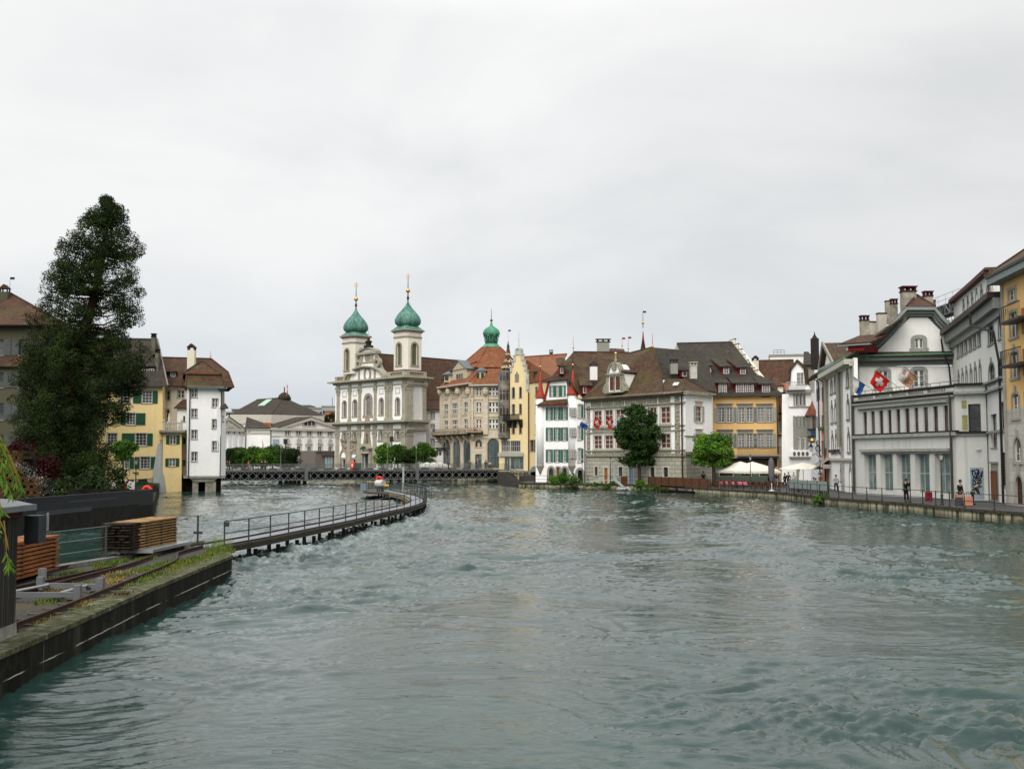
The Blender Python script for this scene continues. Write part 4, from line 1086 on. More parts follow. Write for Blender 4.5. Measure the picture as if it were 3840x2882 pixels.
def white_tower():
 F=Fac(702,135.7,828,136.9); t=thing('tower_house','tall white house on stone piers in the river with mossy mansard roof','house',F.W(2,0))
 ws=[]
 for y0,y1 in ((1457,1489),(1533,1565),(1612,1645),(1694,1729)): ws+=row(F,[(718,739)],y0,y1,nx=1,nz=1,fm=WFR,sw=.07)
 for y0,y1 in ((1494,1526),(1572,1606),(1654,1689)): ws+=row(F,[(796,817)],y0,y1,nx=1,nz=1,fm=WFR,sw=.07)
 house(t,F,[(702,1448),(828,1448),(828,1784),(702,1784)],ws,WHITE,D=9)
 S=Fac(828.3,137.1,846,140.9); ws=row(S,[(834,839)],1556,1580,nx=0,nz=0,fm=SURG)
 house(t,S,[(828,1526),(846,1526),(846,1782),(828,1782)],ws,WHITE,D=.5,name='side_wall')
 N=Fac(828.3,138.2,842,142.2); house(t,N,[(828,1448),(842,1448),(842,1530),(828,1530)],[],SURG,D=.4,name='recessed_wall')
 roof(t,[[S.at(826,1529,-.6),S.at(857,1528,-.6),S.at(846,1512,.8),S.at(829,1508,1.0)]],TRB,name='side_roof')
 L=Fac(608,141,702,141)
 ws=row(L,[(612,637)],1463,1500,nx=1,nz=1,fm=WFR,sw=.08)+row(L,[(666,690)],1463,1491,nx=1,nz=1,sw=.08)+row(L,[(611,635)],1535,1583,nx=1,nz=2,sw=.08)
 for y in (1559,1641,1724): ws+=row(L,[(686,695)],y,y+22,nx=0,nz=0,fm=SURG,sw=.05)
 house(t,L,[(604,1448),(702,1448),(702,1784),(604,1784)],ws,CREAM,D=6,name='link_wall')
 tr=Fac(664,139.5,700,139.5); house(t,tr,[(664,1526),(700,1526),(700,1612),(664,1612)],row(tr,[(686,695)],1559,1580,nx=0,nz=0,fm=SURG),WHITE2,D=1.4,name='stair_turret')
 roof(t,[[tr.at(652,1528,-.5),tr.at(700,1528,-.5),tr.at(700,1496,1.0),tr.at(684,1498,1.0)],[tr.at(652,1528,-.5),tr.at(684,1498,1.0),tr.at(660,1528,1.2)]],TRB,name='turret_roof')
 def hip(Fc,x0,x1,y0,d0,D0,X0,X1,Y1,d1,D1,name='roof',mat=TMO):
  a=[Fc.at(x0,y0,d0),Fc.at(x1,y0,d0)]; z=a[0].z; a[1].z=z
  n=Fc.n; a+= [a[1]-n*D0,a[0]-n*D0]
  b=[Fc.at(X0,Y1,d1),Fc.at(X1,Y1,d1)]; z=b[0].z; b[1].z=z; b+=[b[1]-n*D1,b[0]-n*D1]
  P=[[a[k],a[(k+1)%4],b[(k+1)%4],b[k]] for k in range(4)]
  if D1>.02: P.append(b)
  return P,a,b
 P,a,b=hip(F,694,846,1450,-.8,9,702,829,1396,.5,8); roof(t,P,TMO,name='bay_roof',ridge=[(a[0],b[0]),(a[1],b[1])])
 P,a,b=hip(F,686,829,1400,.1,8.8,757,760,1352,3.2,.3); roof(t,P,TMO,name='bay_top_roof',ridge=[(a[0],b[0]),(a[1],b[1])])
 m=MB(); m.fbox(F,F.u(704),F.u(826),F.z(760,1409),F.z(760,1392),-.5,-.36); m.build('orange_fascia',plain('orange_fascia_tiles',(.30,.10,.03),.8,var=.4),t)
 M=Fac(604,140.6,870,143.4)
 P,a,b=hip(M,597,877,1446,-.9,9,610,855,1388,1.2,6); roof(t,P,TRB,name='roof',ridge=[(a[1],b[1])])
 c=[M.at(610,1388,1.2),M.at(855,1388,1.2)]
 P,a,b=hip(M,609,856,1390,1.1,6.2,604,792,1340,4.4,.4); roof(t,P,TRB,name='upper_roof',ridge=[(a[1],b[1]),(b[0],b[1])])
 p=M.at(718,1372,2.0); p.z-=.5; chimney(t,p,.95,.8,(1372-1312)*142/FPX+.5,CREAM,'house')
 finial(t,M.at(789,1342,5.2),1.0,.12)
 dm=MB(); u0,u1=M.u(626),M.u(660); z0=M.z(640,1414); z1=M.z(640,1391)
 dm.fbox(M,u0,u1,z0,z1,-3,-.35); o=dm.build('dormer',plain('dark_tile_cheek',(.07,.05,.045)),t)
 f=MB(); f.fbox(M,M.u(633),M.u(651),z0+.1,z1-.15,-.4,-.30,1); f.fbox(M,M.u(634.5),M.u(641.5),z0+.17,z1-.22,-.35,-.285,0); f.fbox(M,M.u(642.5),M.u(649.5),z0+.17,z1-.22,-.35,-.285,0); f.build('dormer_window',[GLS,WFR],o)
 roof(t,[[M.at(621,1392,-.1),M.at(643,1369,1.0),M.at(643,1369,3.5),M.at(621,1392,3)],[M.at(643,1369,1.0),M.at(665,1392,-.1),M.at(665,1392,3),M.at(643,1369,3.5)],[M.at(621,1392,-.1),M.at(665,1392,-.1),M.at(643,1369,1.0)]],TRB,name='dormer_roof')
 m=MB(); m.fbox(F,F.u(696),F.u(846),F.z(760,1456),F.z(760,1449),-9,.75); m.build('eaves_soffit',GRN,t)
 pipe(t,F,706,1452,1788,.07); pipe(t,F,825,1462,1785,.06)
 m=MB(); m.fprism(F,[F.uz(712,1785),F.uz(818,1785),F.uz(812,1797),F.uz(796,1806),F.uz(730,1806),F.uz(716,1797)],-4,-.2); m.build('corbel',plain('worn_pier_stone',(.33,.31,.25),.9,var=.35),t)
 for a,b in ((724,746),(772,812)):
  m=MB(); m.fbox(F,F.u(a),F.u(b),-1.2,F.z(760,1804),-4,-.35); m.build('pier',plain('worn_pier_stone',(.33,.31,.25)),t)
 m=MB(); m.fbox(F,F.u(682),F.u(836),-1.2,F.z(760,1786),-9,-4.1); m.build('under_wall',plain('shade_dark_stone',(.03,.028,.022),.9),t)  # near-black block stands in for the shade under the house
 m=MB(); m.fbox(F,F.u(690),F.u(846),F.z(760,1792),F.z(760,1784.5),-9,-.02); m.build('floor_slab',SURG,t)
white_tower()
# giant sequoia
def sequoia():
 Y=97.0; base=gnd(235,1862,1.15); base=Vector((at(232,HZ,Y).x,Y,1.15)); s=Y/FPX
 t=thing('sequoia','giant dark green sequoia towering over the left bank','tree',base)
 prof=[(725,378,392),(745,350,408),(772,327,455),(800,302,460),(850,283,482),(880,232,500),(905,222,508),(950,202,505),(1000,188,512),(1035,165,522),(1060,158,525),(1110,160,520),(1145,158,528),(1170,128,528),(1200,102,522),(1250,108,495),(1300,95,540),(1340,88,556),(1400,68,555),(1450,80,515),(1500,60,508),(1560,42,470),(1620,70,448),(1680,95,445),(1740,120,452),(1780,150,445),(1815,180,430),(1840,230,400)]
 trunkp=[(725,386),(870,380),(1000,362),(1100,345),(1250,303),(1400,270),(1550,250),(1700,235),(1862,222)]
 def tx(y): return np.interp(y,[a for a,b in trunkp],[b for a,b in trunkp])
 def zz(y): return EYE-(y-HZ)*s
 def loc(px,py,dy=0): return Vector(((px-CX)*s-base.x,dy,zz(py)-base.z))
 bark=plain('sequoia_bark',(.045,.026,.018),.95,var=.5,scale=4)
 mb=MB(); ys=list(range(740,1863,60))+[1866]
 rad=[.06+(y-725)/1137*.85+(.5 if y>1840 else 0)+max(0,(y-1700)/160*.35) for y in ys]
 mb.tube([loc(tx(y),y) for y in ys],rad,10); mb.build('trunk',bark,t,local=True,smooth=True)
 R=random.Random(21); cs=[];rs=[]; lim=MB(); from mathutils import noise as mn
 tries=0
 while len(cs)<1150 and tries<9000:
  tries+=1; y=738+1095*R.random()**.92
  L=np.interp(y,[p[0] for p in prof],[p[1] for p in prof]); Rr=np.interp(y,[p[0] for p in prof],[p[2] for p in prof]); c=tx(y)
  ang=R.uniform(0,2*PI); ca,sa=math.cos(ang),math.sin(ang); reach=(Rr-c if ca>0 else c-L); dep=(Rr-L)/2
  rad=R.uniform(.38,.80)*(.85 if y<800 else 1.0)*(1 if y<1290 else 1.2); q=rad*.8/s; tx_=L+q+(Rr-L-2*q)*R.random(); w_=abs(tx_-(L+Rr)/2)/max(1,(Rr-L)/2)
  p=loc(tx_,y,R.uniform(-1,1)*s*dep*math.sqrt(max(0,1-w_*w_)))
  if y<1320 and mn.noise(Vector((p.x*.42,p.y*.3,p.z*.55)))>.36: continue
  if y>1480 and p.x>2.6 and mn.noise(Vector((p.x*.5,p.y*.3,p.z*.5+9)))>.02: continue
  cs.append(tuple(p)); rs.append(rad)
  if len(cs)%4==0:
   root=loc(tx(y+12),y+12+R.uniform(0,14)); mid=root.lerp(p,.5)+Vector((0,0,-.35)); r0=.05+.08*(y-725)/1100; lim.tube([root,mid,p],[r0*1.4,r0*.8,.03],5)
 lim.build('limbs',bark,t,local=True,smooth=True)
 P,Q=clump_points(cs,rs,520,flat=.9,shell=.6)
 leaf_mesh('crown',leafm('sequoia_foliage',(.007,.015,.004),(.038,.062,.012),scale=.5),P,Q,.095,t,elong=1.3)
sequoia()
def bush(name,base,r,hgt,label,mat,n=22,leaf=.16,dens=240,cat='shrub',group=None,flat=.8,seed=1):
 R=random.Random(seed); t=thing(name,label,cat,base,0,group); cs=[];rs=[]
 st=MB()
 for k in range(n):
  a=R.uniform(0,2*PI); q=math.sqrt(R.random()); z=R.uniform(.15,1)
  w=math.sqrt(max(.1,1-(z-.3)**2)); c=(r[0]*q*w*math.cos(a),r[1]*q*w*math.sin(a),hgt*z*.9); cs.append(c); rs.append(min(hgt,r[0])*R.uniform(.22,.4))
  if k%3==0: st.tube([Vector((0,0,-.05)),Vector((c[0]*.5,c[1]*.5,c[2]*.6)),Vector(c)],[.05,.03,.01],5)
 st.build('stems',plain('tree_bark',(.075,.06,.045),.9,var=.4,scale=6),t,local=True)
 P,Q=clump_points(cs,rs,dens,flat=flat,shell=.4); P[:,2]=np.abs(P[:,2])
 leaf_mesh('foliage',mat,P,Q,leaf,t); return t
MAP=leafm('red_maple_leaves',(.008,.0015,.002),(.055,.005,.007),scale=1.2); DGL=leafm('dark_hedge_leaves',(.008,.02,.006),(.035,.06,.015),scale=.9)
BGL=leafm('bright_leaves',(.035,.10,.010),(.13,.26,.025),scale=.7); MGL=leafm('fresh_green_leaves',(.03,.085,.010),(.10,.20,.025),scale=.7)
g=lambda px,Y,z=1.15:(at(px,HZ,Y).x,Y,z)
bush('red_maple',g(150,88),(2.0,1.6),3.4,'dark red maple bush between the timber crib and the sequoia trunk',MAP,30,.15,220,seed=2)
bush('red_maple',g(60,92),(2.6,1.6),4.6,'taller dark red maple shaded by the olive house, at the far left',MAP,30,.15,160,seed=3)
bush('shrub',g(310,84),(2.6,1.4),1.7,'low dark green shrubs growing behind the flood barrier',DGL,26,.15,240,seed=4)
bush('shrub',g(215,80),(1.8,1.0),1.3,'dark low shrub at the foot of the sequoia beside the water jet',DGL,20,.15,240,seed=5)
bush('shrub',g(390,86),(2.0,1.2),2.6,'loose dark bush right of the sequoia trunk behind the barrier',DGL,26,.15,170,seed=6)
broad_tree('small_tree',g(462,116),5.6,1.6,1.6,3.9,1.35,'small bright green tree between the sequoia and the yellow house',MGL,.09,46,.16,300,cr=(.3,.55))
# timber crib with water jet
def crib():
 Y=76.0; s=Y/FPX; x1=at(150,HZ,Y).x
 t=thing('timber_crib','stepped crib of stacked wet timber with a water jet at the far left','timber crib',(at(60,HZ,Y).x,Y,1.15))
 W1=plain('wet_crib_timber',(.10,.045,.022),.6,var=.6,scale=3); W2=plain('mossy_crib_ends',(.085,.065,.025),.8,var=.6,scale=5); R=random.Random(2)
 z=1.15; k=0
 while z<4.75:
  low=z<EYE-(1792-HZ)*s; right=at(168 if low else 95,HZ,Y).x-R.uniform(0,.25); left=at(-260,HZ,Y).x
  m=MB()
  if k%2==0: m.hexa([(left,Y-.15,z),(right,Y-.15,z),(right,Y+.1,z),(left,Y+.1,z)]+[(a,b,z+.19) for a,b in ((left,Y-.15),(right,Y-.15),(right,Y+.1),(left,Y+.1))]); m.build('long_timber',W1,t);
  else:
   x=left
   while x<right-.3:
    w=R.uniform(.26,.42); q=MB(); q.box((x+w/2,Y+.7,z+.095),(w*.8,1.6+R.uniform(0,.2),.19)); q.build('cross_timber',W2,t); x+=w+R.uniform(.1,.25)
  z+=.20; k+=1
 b=MB(); b.box(((at(-260,HZ,Y).x+at(88,HZ,Y).x)/2,Y+1.9,2.9),(at(88,HZ,Y).x-at(-260,HZ,Y).x,.3,3.4)); b.box(((at(-260,HZ,Y).x+at(150,HZ,Y).x)/2,Y+1.95,2.0),(at(150,HZ,Y).x-at(-260,HZ,Y).x,.32,1.6)); b.build('core',plain('shade_dark_stone',(.03,.028,.022)),t)  # near-black core paints the shade seen between the timbers
 R=random.Random(8); m=MB();
 for k in range(800):
  u=R.random()**.8; px=18+182*u; py=1741+ (4*u*0) + 112*max(0,(u-.18)/.82)**2.0
  sp=.04+.30*u; p=at(px,py,Y-.9); p+=Vector((R.gauss(0,sp),R.gauss(0,.3),R.gauss(0,sp)+(-abs(R.gauss(0,.35))*u*.6)))
  if p.z<1.2: continue
  r=R.uniform(.010,.026); e=[Vector((R.uniform(-1,1),R.uniform(-1,1),R.uniform(-1.4,1.4)))*r for _ in range(3)]; m.poly([p+e[0],p+e[1],p+e[2]])
 wm=NT('water_spray'); wm.set(Roughness=.25); wm.b.inputs['Base Color'].default_value=(.75,.80,.80,1)
 o=m.build('water_jet',wm.mat,None,fix=False); o['kind']='stuff'; o['label']='arching jet of white water drops in front of the timber crib'; o['category']='water jet'
crib()
def willow():
 t=thing('willow_branch','drooping yellow green willow twigs hanging over the plank shed at the left edge','willow',(-7.2,13.5,6.5)); R=random.Random(12)
 tw=MB(); P=[];Q=[]; L=[]
 def strand(x0,y0,x1,y1,Y,leafy,sag=12):
  a=at(x0,y0,Y); b=at(x1,y1,Y); pts=[]
  for k in range(9):
   f=k/8; p=a.lerp(b,f); p.x+= math.sin(f*PI)*sag*Y/FPX; pts.append(p)
  tw.tube(pts,[.007]*8+[.002],4)
  for k in range(leafy):
   f=R.random()**.65; i=min(7,int(f*8)); p=pts[i].lerp(pts[i+1],f*8-i)
   d=Vector((R.uniform(-1,1),R.uniform(-1,1),R.uniform(-2.4,-.6))).normalized(); ln=R.uniform(.06,.15); w=d.cross(Vector((R.uniform(-1,1),1,0))).normalized()*ln*.10
   L.append((p,p+d*ln*.5+w,p+d*ln,p+d*ln*.5-w))
 for a in ((-70,1560,62,1812,15.0,70),(-70,1520,88,1850,14.5,90),(-50,1590,25,1835,14,80),(-80,1600,5,1800,14,70),(-60,1540,75,1800,15.5,60),(-80,1640,45,1860,15,60),(-90,1660,10,1930,14,30),(-60,1560,70,1835,14.2,60),(-30,1900,32,2062,13.0,0)): strand(*a)
 strand(22,2068,30,2125,13.0,60,3); strand(-30,1640,-5,2000,13,20); strand(14,1950,24,2070,13,2,2)
 tw.build('twig',plain('willow_twig',(.26,.17,.04),.7),t)
 m=MB(); [m.poly(q) for q in L]; m.build('leaves',leafm('willow_leaves',(.035,.09,.010),(.10,.18,.02),scale=2),t,fix=False)
 br=MB(); br.tube([Vector((-9.5,12,2)),Vector((-9.3,12.3,5)),Vector((-8.2,13.3,6.8)),Vector((-7.3,14,6.3)),Vector((-7.25,14.5,5.4))],[.12,.10,.06,.03,.01],6); br.build('limb',plain('tree_bark',(.075,.06,.045)),t)
willow()
def lamp_post(px,py,top,z,label,Y=None,group='street lamps along the river',mat=None,sign=False,arms=0):
 p=gnd(px,py,z) if Y is None else Vector((at(px,HZ,Y).x,Y,z)); h=EYE-(top-HZ)*p.y/FPX-z
 t=thing('street_lamp',label,'street lamp',p,0,group); mat=mat or plain('dark_green_iron',(.045,.055,.05),.5,.3); r=.055
 m=MB(); m.lathe((0,0,0),[(.16,0),(.16,.10),(.10,.16),(.10,.7),(.13,.74),(.06,.85),(r,1.1),(r*.8,h*.5),(r*1.3,h*.5+.05),(r*.7,h*.5+.12),(r*.6,h-.75),(.10,h-.72),(.03,h-.62)],8); m.build('post',mat,t,local=True)
 def head(x,zb):
  g=MB(); g.lathe((x,0,zb),[(.09,0),(.17,.36)],4,0,ph=PI/4); l=g.build('lantern',plain('frosted_lamp_glass',(.45,.47,.46),.3,var=.05),t,local=True)
  c=MB(); c.lathe((x,0,zb+.36),[(.21,0),(.12,.10),(.05,.18),(.05,.24),(.01,.30)],8); c.build('lantern_cap',mat,l,local=True)
 head(0,h-.66)
 for a in range(arms):
  sx=-.55 if a%2==0 else .55; m=MB(); m.tube([Vector((0,0,h-1.3)),Vector((sx*.6,0,h-1.45)),Vector((sx,0,h-1.15))],.03,5); m.build('arm',mat,t,local=True); head(sx,h-1.15)
 if sign:
  m=MB(); m.box((0,-.06,h*.55),(.55,.03,.12)); m.box((.1,-.06,h*.50),(.4,.03,.10)); m.build('sign_plate',DSTEEL,t,local=True)
 return t
lamp_post(511,1842,1713,1.15,'dark street lamp with sign plates in front of the yellow house',Y=100,sign=True)
r_=thing('life_ring','red life ring on the dark flood barrier in front of the yellow house','life ring',at(551,1838,77.5))
q=MB(); C=at(551,1838,77.0); q.tube([C+Vector((.27*math.cos(a),0,.27*math.sin(a))) for a in np.linspace(0,2*PI,21)],.10,8,cap=False); q.build('ring_body',plain('faded_red_rubber',(.75,.07,.04)),r_,smooth=True)
def mkbox(name,px,y0,y1,w,dpt,mat,label,cat,Y,z=None,rz=0):
 a=at(px,y0,Y); b=at(px,y1,Y); m=MB(); h=a.z-b.z
 m.box((0,0,h/2),(w,dpt,h),0,rz); m.box((0,0,h+.03),(w*1.08,dpt*1.08,.06),0,rz)
 o=m.build(name,mat,None); o.location=(a.x,Y,b.z); LOC[o.name]=Vector((a.x,Y,b.z)); return tag(o,label,cat)
m=MB(); p=at(470,1836,88); m.lathe(p,[(.13,-.6),(.14,-.55),(.14,.5),(.10,.62),(.02,.66)],10); solo(m,'red_pillar',plain('red_enamel',(.55,.04,.03),.4),'small red rounded pillar beside the white board behind the barrier','pillar')
mkbox('white_board',492,1807,1842,.55,.12,WFR,'white upright board beside the small red pillar','board',88)
mkbox('white_board',463,1803,1815,.9,.5,WFR,'low white lid behind the small red pillar','lid',90)
def bench(px,Y,z,label,mat,w=1.5):
 p=(at(px,HZ,Y).x,Y,z); t=thing('bench',label,'bench',p)
 m=MB(); m.box((0,0,.44),(w,.42,.05)); m.build('seat',mat,t,local=True); m=MB(); m.box((0,.22,.72),(w,.05,.34)); m.build('backrest',mat,t,local=True)
 for sx in (-.42,.42): m=MB(); m.box((sx*w,0,.21),(.06,.38,.42)); m.build('leg',IRON,t,local=True)
bench(400,98,1.15,'white garden bench partly hidden behind the flood barrier',WFR,1.9)
bench(522,102,1.15,'green bench under the cellar grate of the yellow house',SHG,1.6)
mb=MB(); F=Fac(440,100,575,112)
for k in range(30): mb.fbox(F,F.len*k/29-.02,F.len*k/29+.02,1.15,2.15,-.02,.02)
mb.fbox(F,0,F.len,2.15,2.2,-.02,.02); solo(mb,'iron_fence',IRON,'thin dark iron fence before the yellow house garden','fence')
mb=MB(); p=at(583,1815,100); mb.box((p.x,p.y,1.4),(.33,.33,.6)); mb.lathe((p.x,p.y,1.7),[(.2,0),(.2,.05),(.1,.15),(.02,.18)],8); solo(mb,'garden_pillar',MOULD,'mossy stone pillar at the water corner beside the grey buttress','pillar')
# distant buildings
def distant():
 CON=plain('pale_concrete_block',(.38,.38,.36),.85,var=.15); GB=plain('blue_grey_cladding',(.13,.16,.19),.5,.2)
 def blk(name,x0,x1,y0,y1,Y,mat,label,rmat=None,dep=12,slope=0,nw=1):
  F=Fac(x0,Y,x1,Y+slope); t=thing(name,label,'building',F.W(0,2)); m=MB(); z1=F.z((x0+x1)/2,y0)
  m.fbox(F,0,F.len,2,z1,-dep,0); o=m.build('wall',mat,t)
  n=max(2,int((x1-x0)/14)); w=MB()
  for k in range(n*nw):
   u=F.len*(k+.25)/n;
   for j in range(2):
    z=z1-1.0-j*2.6; q=MB(); q.fbox(F,u,u+F.len*.5/n,z-1.1,z,-.02,.03); q.build('window',GLS,t)
  c=MB(); c.fbox(F,-.2,F.len+.2,z1,z1+.35,-dep,.25); c.build('roof',rmat or SURG,t); return t,F,z1
 blk('office_block',866,985,1535,1600,420,GB,'distant blue glass office block behind the theatre roof')
 blk('apartment_block',845,890,1548,1600,300,DFR,'dark roofed house between the white tower and the theatre')
 blk('apartment_block',1125,1156,1521,1600,380,GB,'small dark block showing just right of the theatre ridge')
 blk('apartment_block',1160,1225,1531,1600,330,CON,'pale grey concrete block behind the theatre gable')
 t,F,z=blk('apartment_block',1216,1262,1541,1600,300,plain('terracotta_panels',(.45,.20,.11),.8),'orange block with curved metal roof left of the church')
 blk('apartment_block',1205,1262,1525,1541,310,STEEL,'grey vaulted roof block behind the orange block left of the church')
 m=MB(); p=at(1246,1600,330); m.tube([p,at(1246,1490,330)],.08,5); solo(m,'mast',IRON,'thin antenna mast in the distance left of the church','mast')
 t,F,z=blk('white_block',2892,3052,1334,1480,230,WHITE2,'large white windowless block rising behind the dark roofs',None,dep=20,slope=-2,nw=0)
 m=MB(); a=F.W(F.len*.1,z+.35,-.2); b=F.W(F.len*.35,z+.35,-.2)
 for k in range(4): q=a.lerp(b,k/3); m.bar(q,q+Vector((0,0,1.0)),.06)
 for h in (.5,1.0): m.bar(a+Vector((0,0,h)),b+Vector((0,0,h)),.06)
 m.build('roof_railing',IRON,t)
distant()
for k,(px,w,h,lab) in enumerate(((1215,3.4,9.0,'round green tree rising left of the church above the theatre gable'),(1240,3.0,10.5,'taller green tree squeezed against the left edge of the church'),(1182,2.6,7.0,'low green tree behind the right end of the theatre roof'))):
 broad_tree('tree',(at(px,HZ,275).x,275,2.0),h+4,w*1.2,3,h,4.2,lab,DGL,.3,40,.4,40)
# theatre
def theatre():
 F=Fac(1015,246,1262,259); t=thing('theatre','white theatre with dark hipped roof and two pediments','theatre',F.W(4,2))
 TM=SURL
 ws=row(F,[(1071,1086),(1113,1127),(1153,1168),(1192,1206),(1231,1245)],1613,1631,1078,nx=1,nz=0,fm=DFR,sw=.25,sm=TM,cw=.16)
 for d in ws: d['fm']=WFR
 ws+=row(F,[(1071,1085),(1112,1127),(1152,1167),(1192,1206),(1231,1245)],1673,1703,1120,nx=1,nz=3,sw=.28,sm=TM,hood=.25)
 ws+=row(F,[(1150,1172)],1722,1750,1150,nx=1,nz=0,fm=DFR)
 ws+=row(F,[(1078,1100)],1722,1750,1078,nx=1,nz=0,fm=DFR)
 house(t,F,[(1015,1603),(1262,1611),(1262,1760),(1015,1760)],ws,WHITE,D=14)
 z1=F.z(1015,1604); z0=F.z(1015,1612); m=MB(); m.fbox(F,-.3,F.len+.3,z0,z1+.1,-.2,.55); m.build('cornice',SURL,t)
 zb=F.z(1020,1633); m=MB(); m.fbox(F,0,F.len,zb-.2,zb,-.05,.12); m.build('string_course',SURL,t)
 for x in (1052,1099,1138,1178,1217): m=MB(); m.fbox(F,F.u(x),F.u(x+13),2,zb-.2,-.02,.10); m.build('pilaster',WHITE,t)
 for x in (1078,1120,1160,1199,1238):
  m=MB(); p=F.W(F.u(x,1652),F.z(x,1652)); n=16
  m.arcband(F,F.u(x,1652),F.z(1078,1652),.2,.62,0,2*PI,-.02,.14,0,16); m.build('roundel',SURL,t)
 a=F.uz(1048,1603); b=F.uz(1262,1611); c=F.uz(1162,1562); z=z1+.1
 m=MB(); m.fprism(F,[(a[0],z),(b[0]+1.5,z),(c[0],c[1]-.8)],-1,-.05); m.build('pediment',WHITE,t)
 m=MB();
 for p,q in (((a[0]-.6,z),(c[0],c[1])),((b[0]+2.1,z),(c[0],c[1]))):
  m.fprism(F,[p,q,(q[0],q[1]-.85),(p[0]+(1.6 if p[0]<q[0] else -1.6),p[1])],-1.2,.55)
 m.build('raking_cornice',SURL,t)
 cu,cz=F.uz(1160,1595); m=MB(); m.arcband(F,cu,cz,1.55,1.9,0,PI,-.04,.16); m.fbox(F,cu-1.9,cu+1.9,cz-.22,cz,-.04,.18)
 for k in (-.55,.55): m.fbox(F,cu+k-.1,cu+k+.1,cz,cz+1.4,-.04,.12)
 o=m.build('lunette',SURL,t); g=MB(); g.poly([F.W(cu+1.6*math.cos(x),cz+1.6*math.sin(x),.02) for x in np.linspace(0,PI,12)]); g.build('pane',GLS,o,fix=False)
 A=F.W(a[0]-.7,z+.05,.6); B=F.W(b[0]+2.2,z+.05,.6); Cc=F.W(c[0],c[1]+.05,.6); n=F.n*13
 roof(t,[[A,Cc,Cc-n,A-n],[B,Cc,Cc-n,B-n]],SLT,name='gable_roof')
 M=Fac(880,254,1215,262)
 e=[M.at(862,1560,0),M.at(1018,1552,-3),M.at(1216,1558,0),M.at(1180,1556,16),M.at(900,1556,16)]
 zz=M.at(1018,1552,-3).z
 for q in e: q.z=zz
 r0=M.at(962,1498,8); r1=M.at(1066,1490,8); r1.z+=0;
 roof(t,[[e[0],e[1],r1,r0],[e[1],e[2],r1],[e[2],e[3],r1],[e[3],e[4],r0,r1],[e[4],e[0],r0]],SLT,ridge=[(e[1],r1),(r0,r1)],name='main_roof')
 m=MB(); m.prism([e[0]-Vector((0,0,2.2)),e[1]-Vector((0,0,2.2)),e[2]-Vector((0,0,2.2)),e[3]-Vector((0,0,2.2)),e[4]-Vector((0,0,2.2))],[q-Vector((0,0,.12)) for q in e]); m.build('upper_cornice',SURL,t)
 c0=sum(e,Vector())/5; m=MB(); sh=[c0+(q-c0)*.93 for q in e]; m.prism([Vector((q.x,q.y,3)) for q in sh],[Vector((q.x,q.y,zz-2.1)) for q in sh]); m.build('upper_wall',WHITE,t)
 g=[r0.lerp(e[0],.42)+Vector((3.4,0,.35)),r0.lerp(e[0],.42)+Vector((9,-.5,.35)),r0+Vector((8.5,0,.5)),r0+Vector((1.0,0,.6))]
 gp=[M.at(967,1519,3.0),M.at(991,1519,3.0),M.at(1021,1496,7),M.at(1000,1496,7)]
 roof(t,[gp],plain('pale_green_glass',(.36,.52,.40),.3),th=.5,name='skylight')
 m=MB(); m.lathe(r1-Vector((0,0,.6)),[(1.7,0),(1.6,.6),(1.2,1.3),(.6,1.75),(.15,1.9),(.12,3.0),(.02,3.3)],14); m.build('roof_knob',SLT,t,smooth=True)
 P=Fac(846,240,920,246); ws=row(P,[(856,860),(877,881),(897,901)],1616,1624,858,nx=0,nz=0,fm=DFR)+row(P,[(855,861),(876,882),(896,902)],1675,1700,858,nx=0,nz=0,fm=SURG)
 house(t,P,[(840,1611),(920,1608),(920,1760),(840,1760)],ws,WHITE,D=10,name='portico_wall')
 zc=P.z(846,1608); m=MB(); m.fbox(P,-2,P.len,zc-.5,zc+.2,-.1,.6); m.build('cornice',SURL,t)
 for x in (850,868,890,910): m=MB(); m.fbox(P,P.u(x),P.u(x+8),2,P.z(846,1634),.0,.35); m.build('pilaster',WHITE,t)
 zc+=.2; L=P.u(790); Rr=P.u(908); top=P.uz(851,1560)
 m=MB(); m.fprism(P,[(L,zc),(Rr,zc),(top[0],top[1]-.9)],-1,0); m.build('pediment',WHITE,t)
 m=MB();
 for p in ((L,zc),(Rr+.6,zc)): m.fprism(P,[p,top,(top[0],top[1]-.8),(p[0]+(1.3 if p[0]<top[0] else -1.3),p[1])],-1,.5)
 m.build('raking_cornice',SURL,t)
 m=MB()
 for k,(u,h) in enumerate(((.50,2.9),(.56,1.7),(.62,1.9),(.68,1.1))): uu=L+(Rr-L)*u; m.lathe(P.W(uu,zc+.1,.15),[(.3,0),(.35,h*.3),(.22,h*.6),(.3,h*.72),(.16,h*.8),(.2,h*.92),(.02,h)],8)
 m.build('relief_figures',SURL,t)
 A=P.W(Rr+.6,zc+.05,.6); T=P.W(top[0],top[1]+.05,.6); n=P.n*-12; Ax=A+n; Tx=T+n
 roof(t,[[A,T,Tx,Ax+Vector((6,0,0))]],SLT,name='gable_roof');
 B=Fac(920,245,1015,246); ws=row(B,[(932,937)],1616,1624,932,nx=0,nz=0,fm=DFR)+row(B,[(931,939)],1675,1700,932,nx=0,nz=0,fm=SURG)
 pts=[];
 house(t,B,[(918,1606),(1015,1606),(1015,1760),(918,1760)],ws,WHITE,D=8,name='bay_wall')
 for yy in (1606,1622): m=MB(); z=B.z(930,yy); m.fbox(B,0,B.len,z-.3,z+.15,-.1,.45 if yy==1606 else .12); m.build('cornice',SURL,t)
 q=[B.at(918,1604,-.6),B.at(1018,1604,-.6),B.at(990,1585,5),B.at(925,1562,6)]
 roof(t,[[q[0],q[1],q[2],q[3]]],SLT,name='bay_roof')
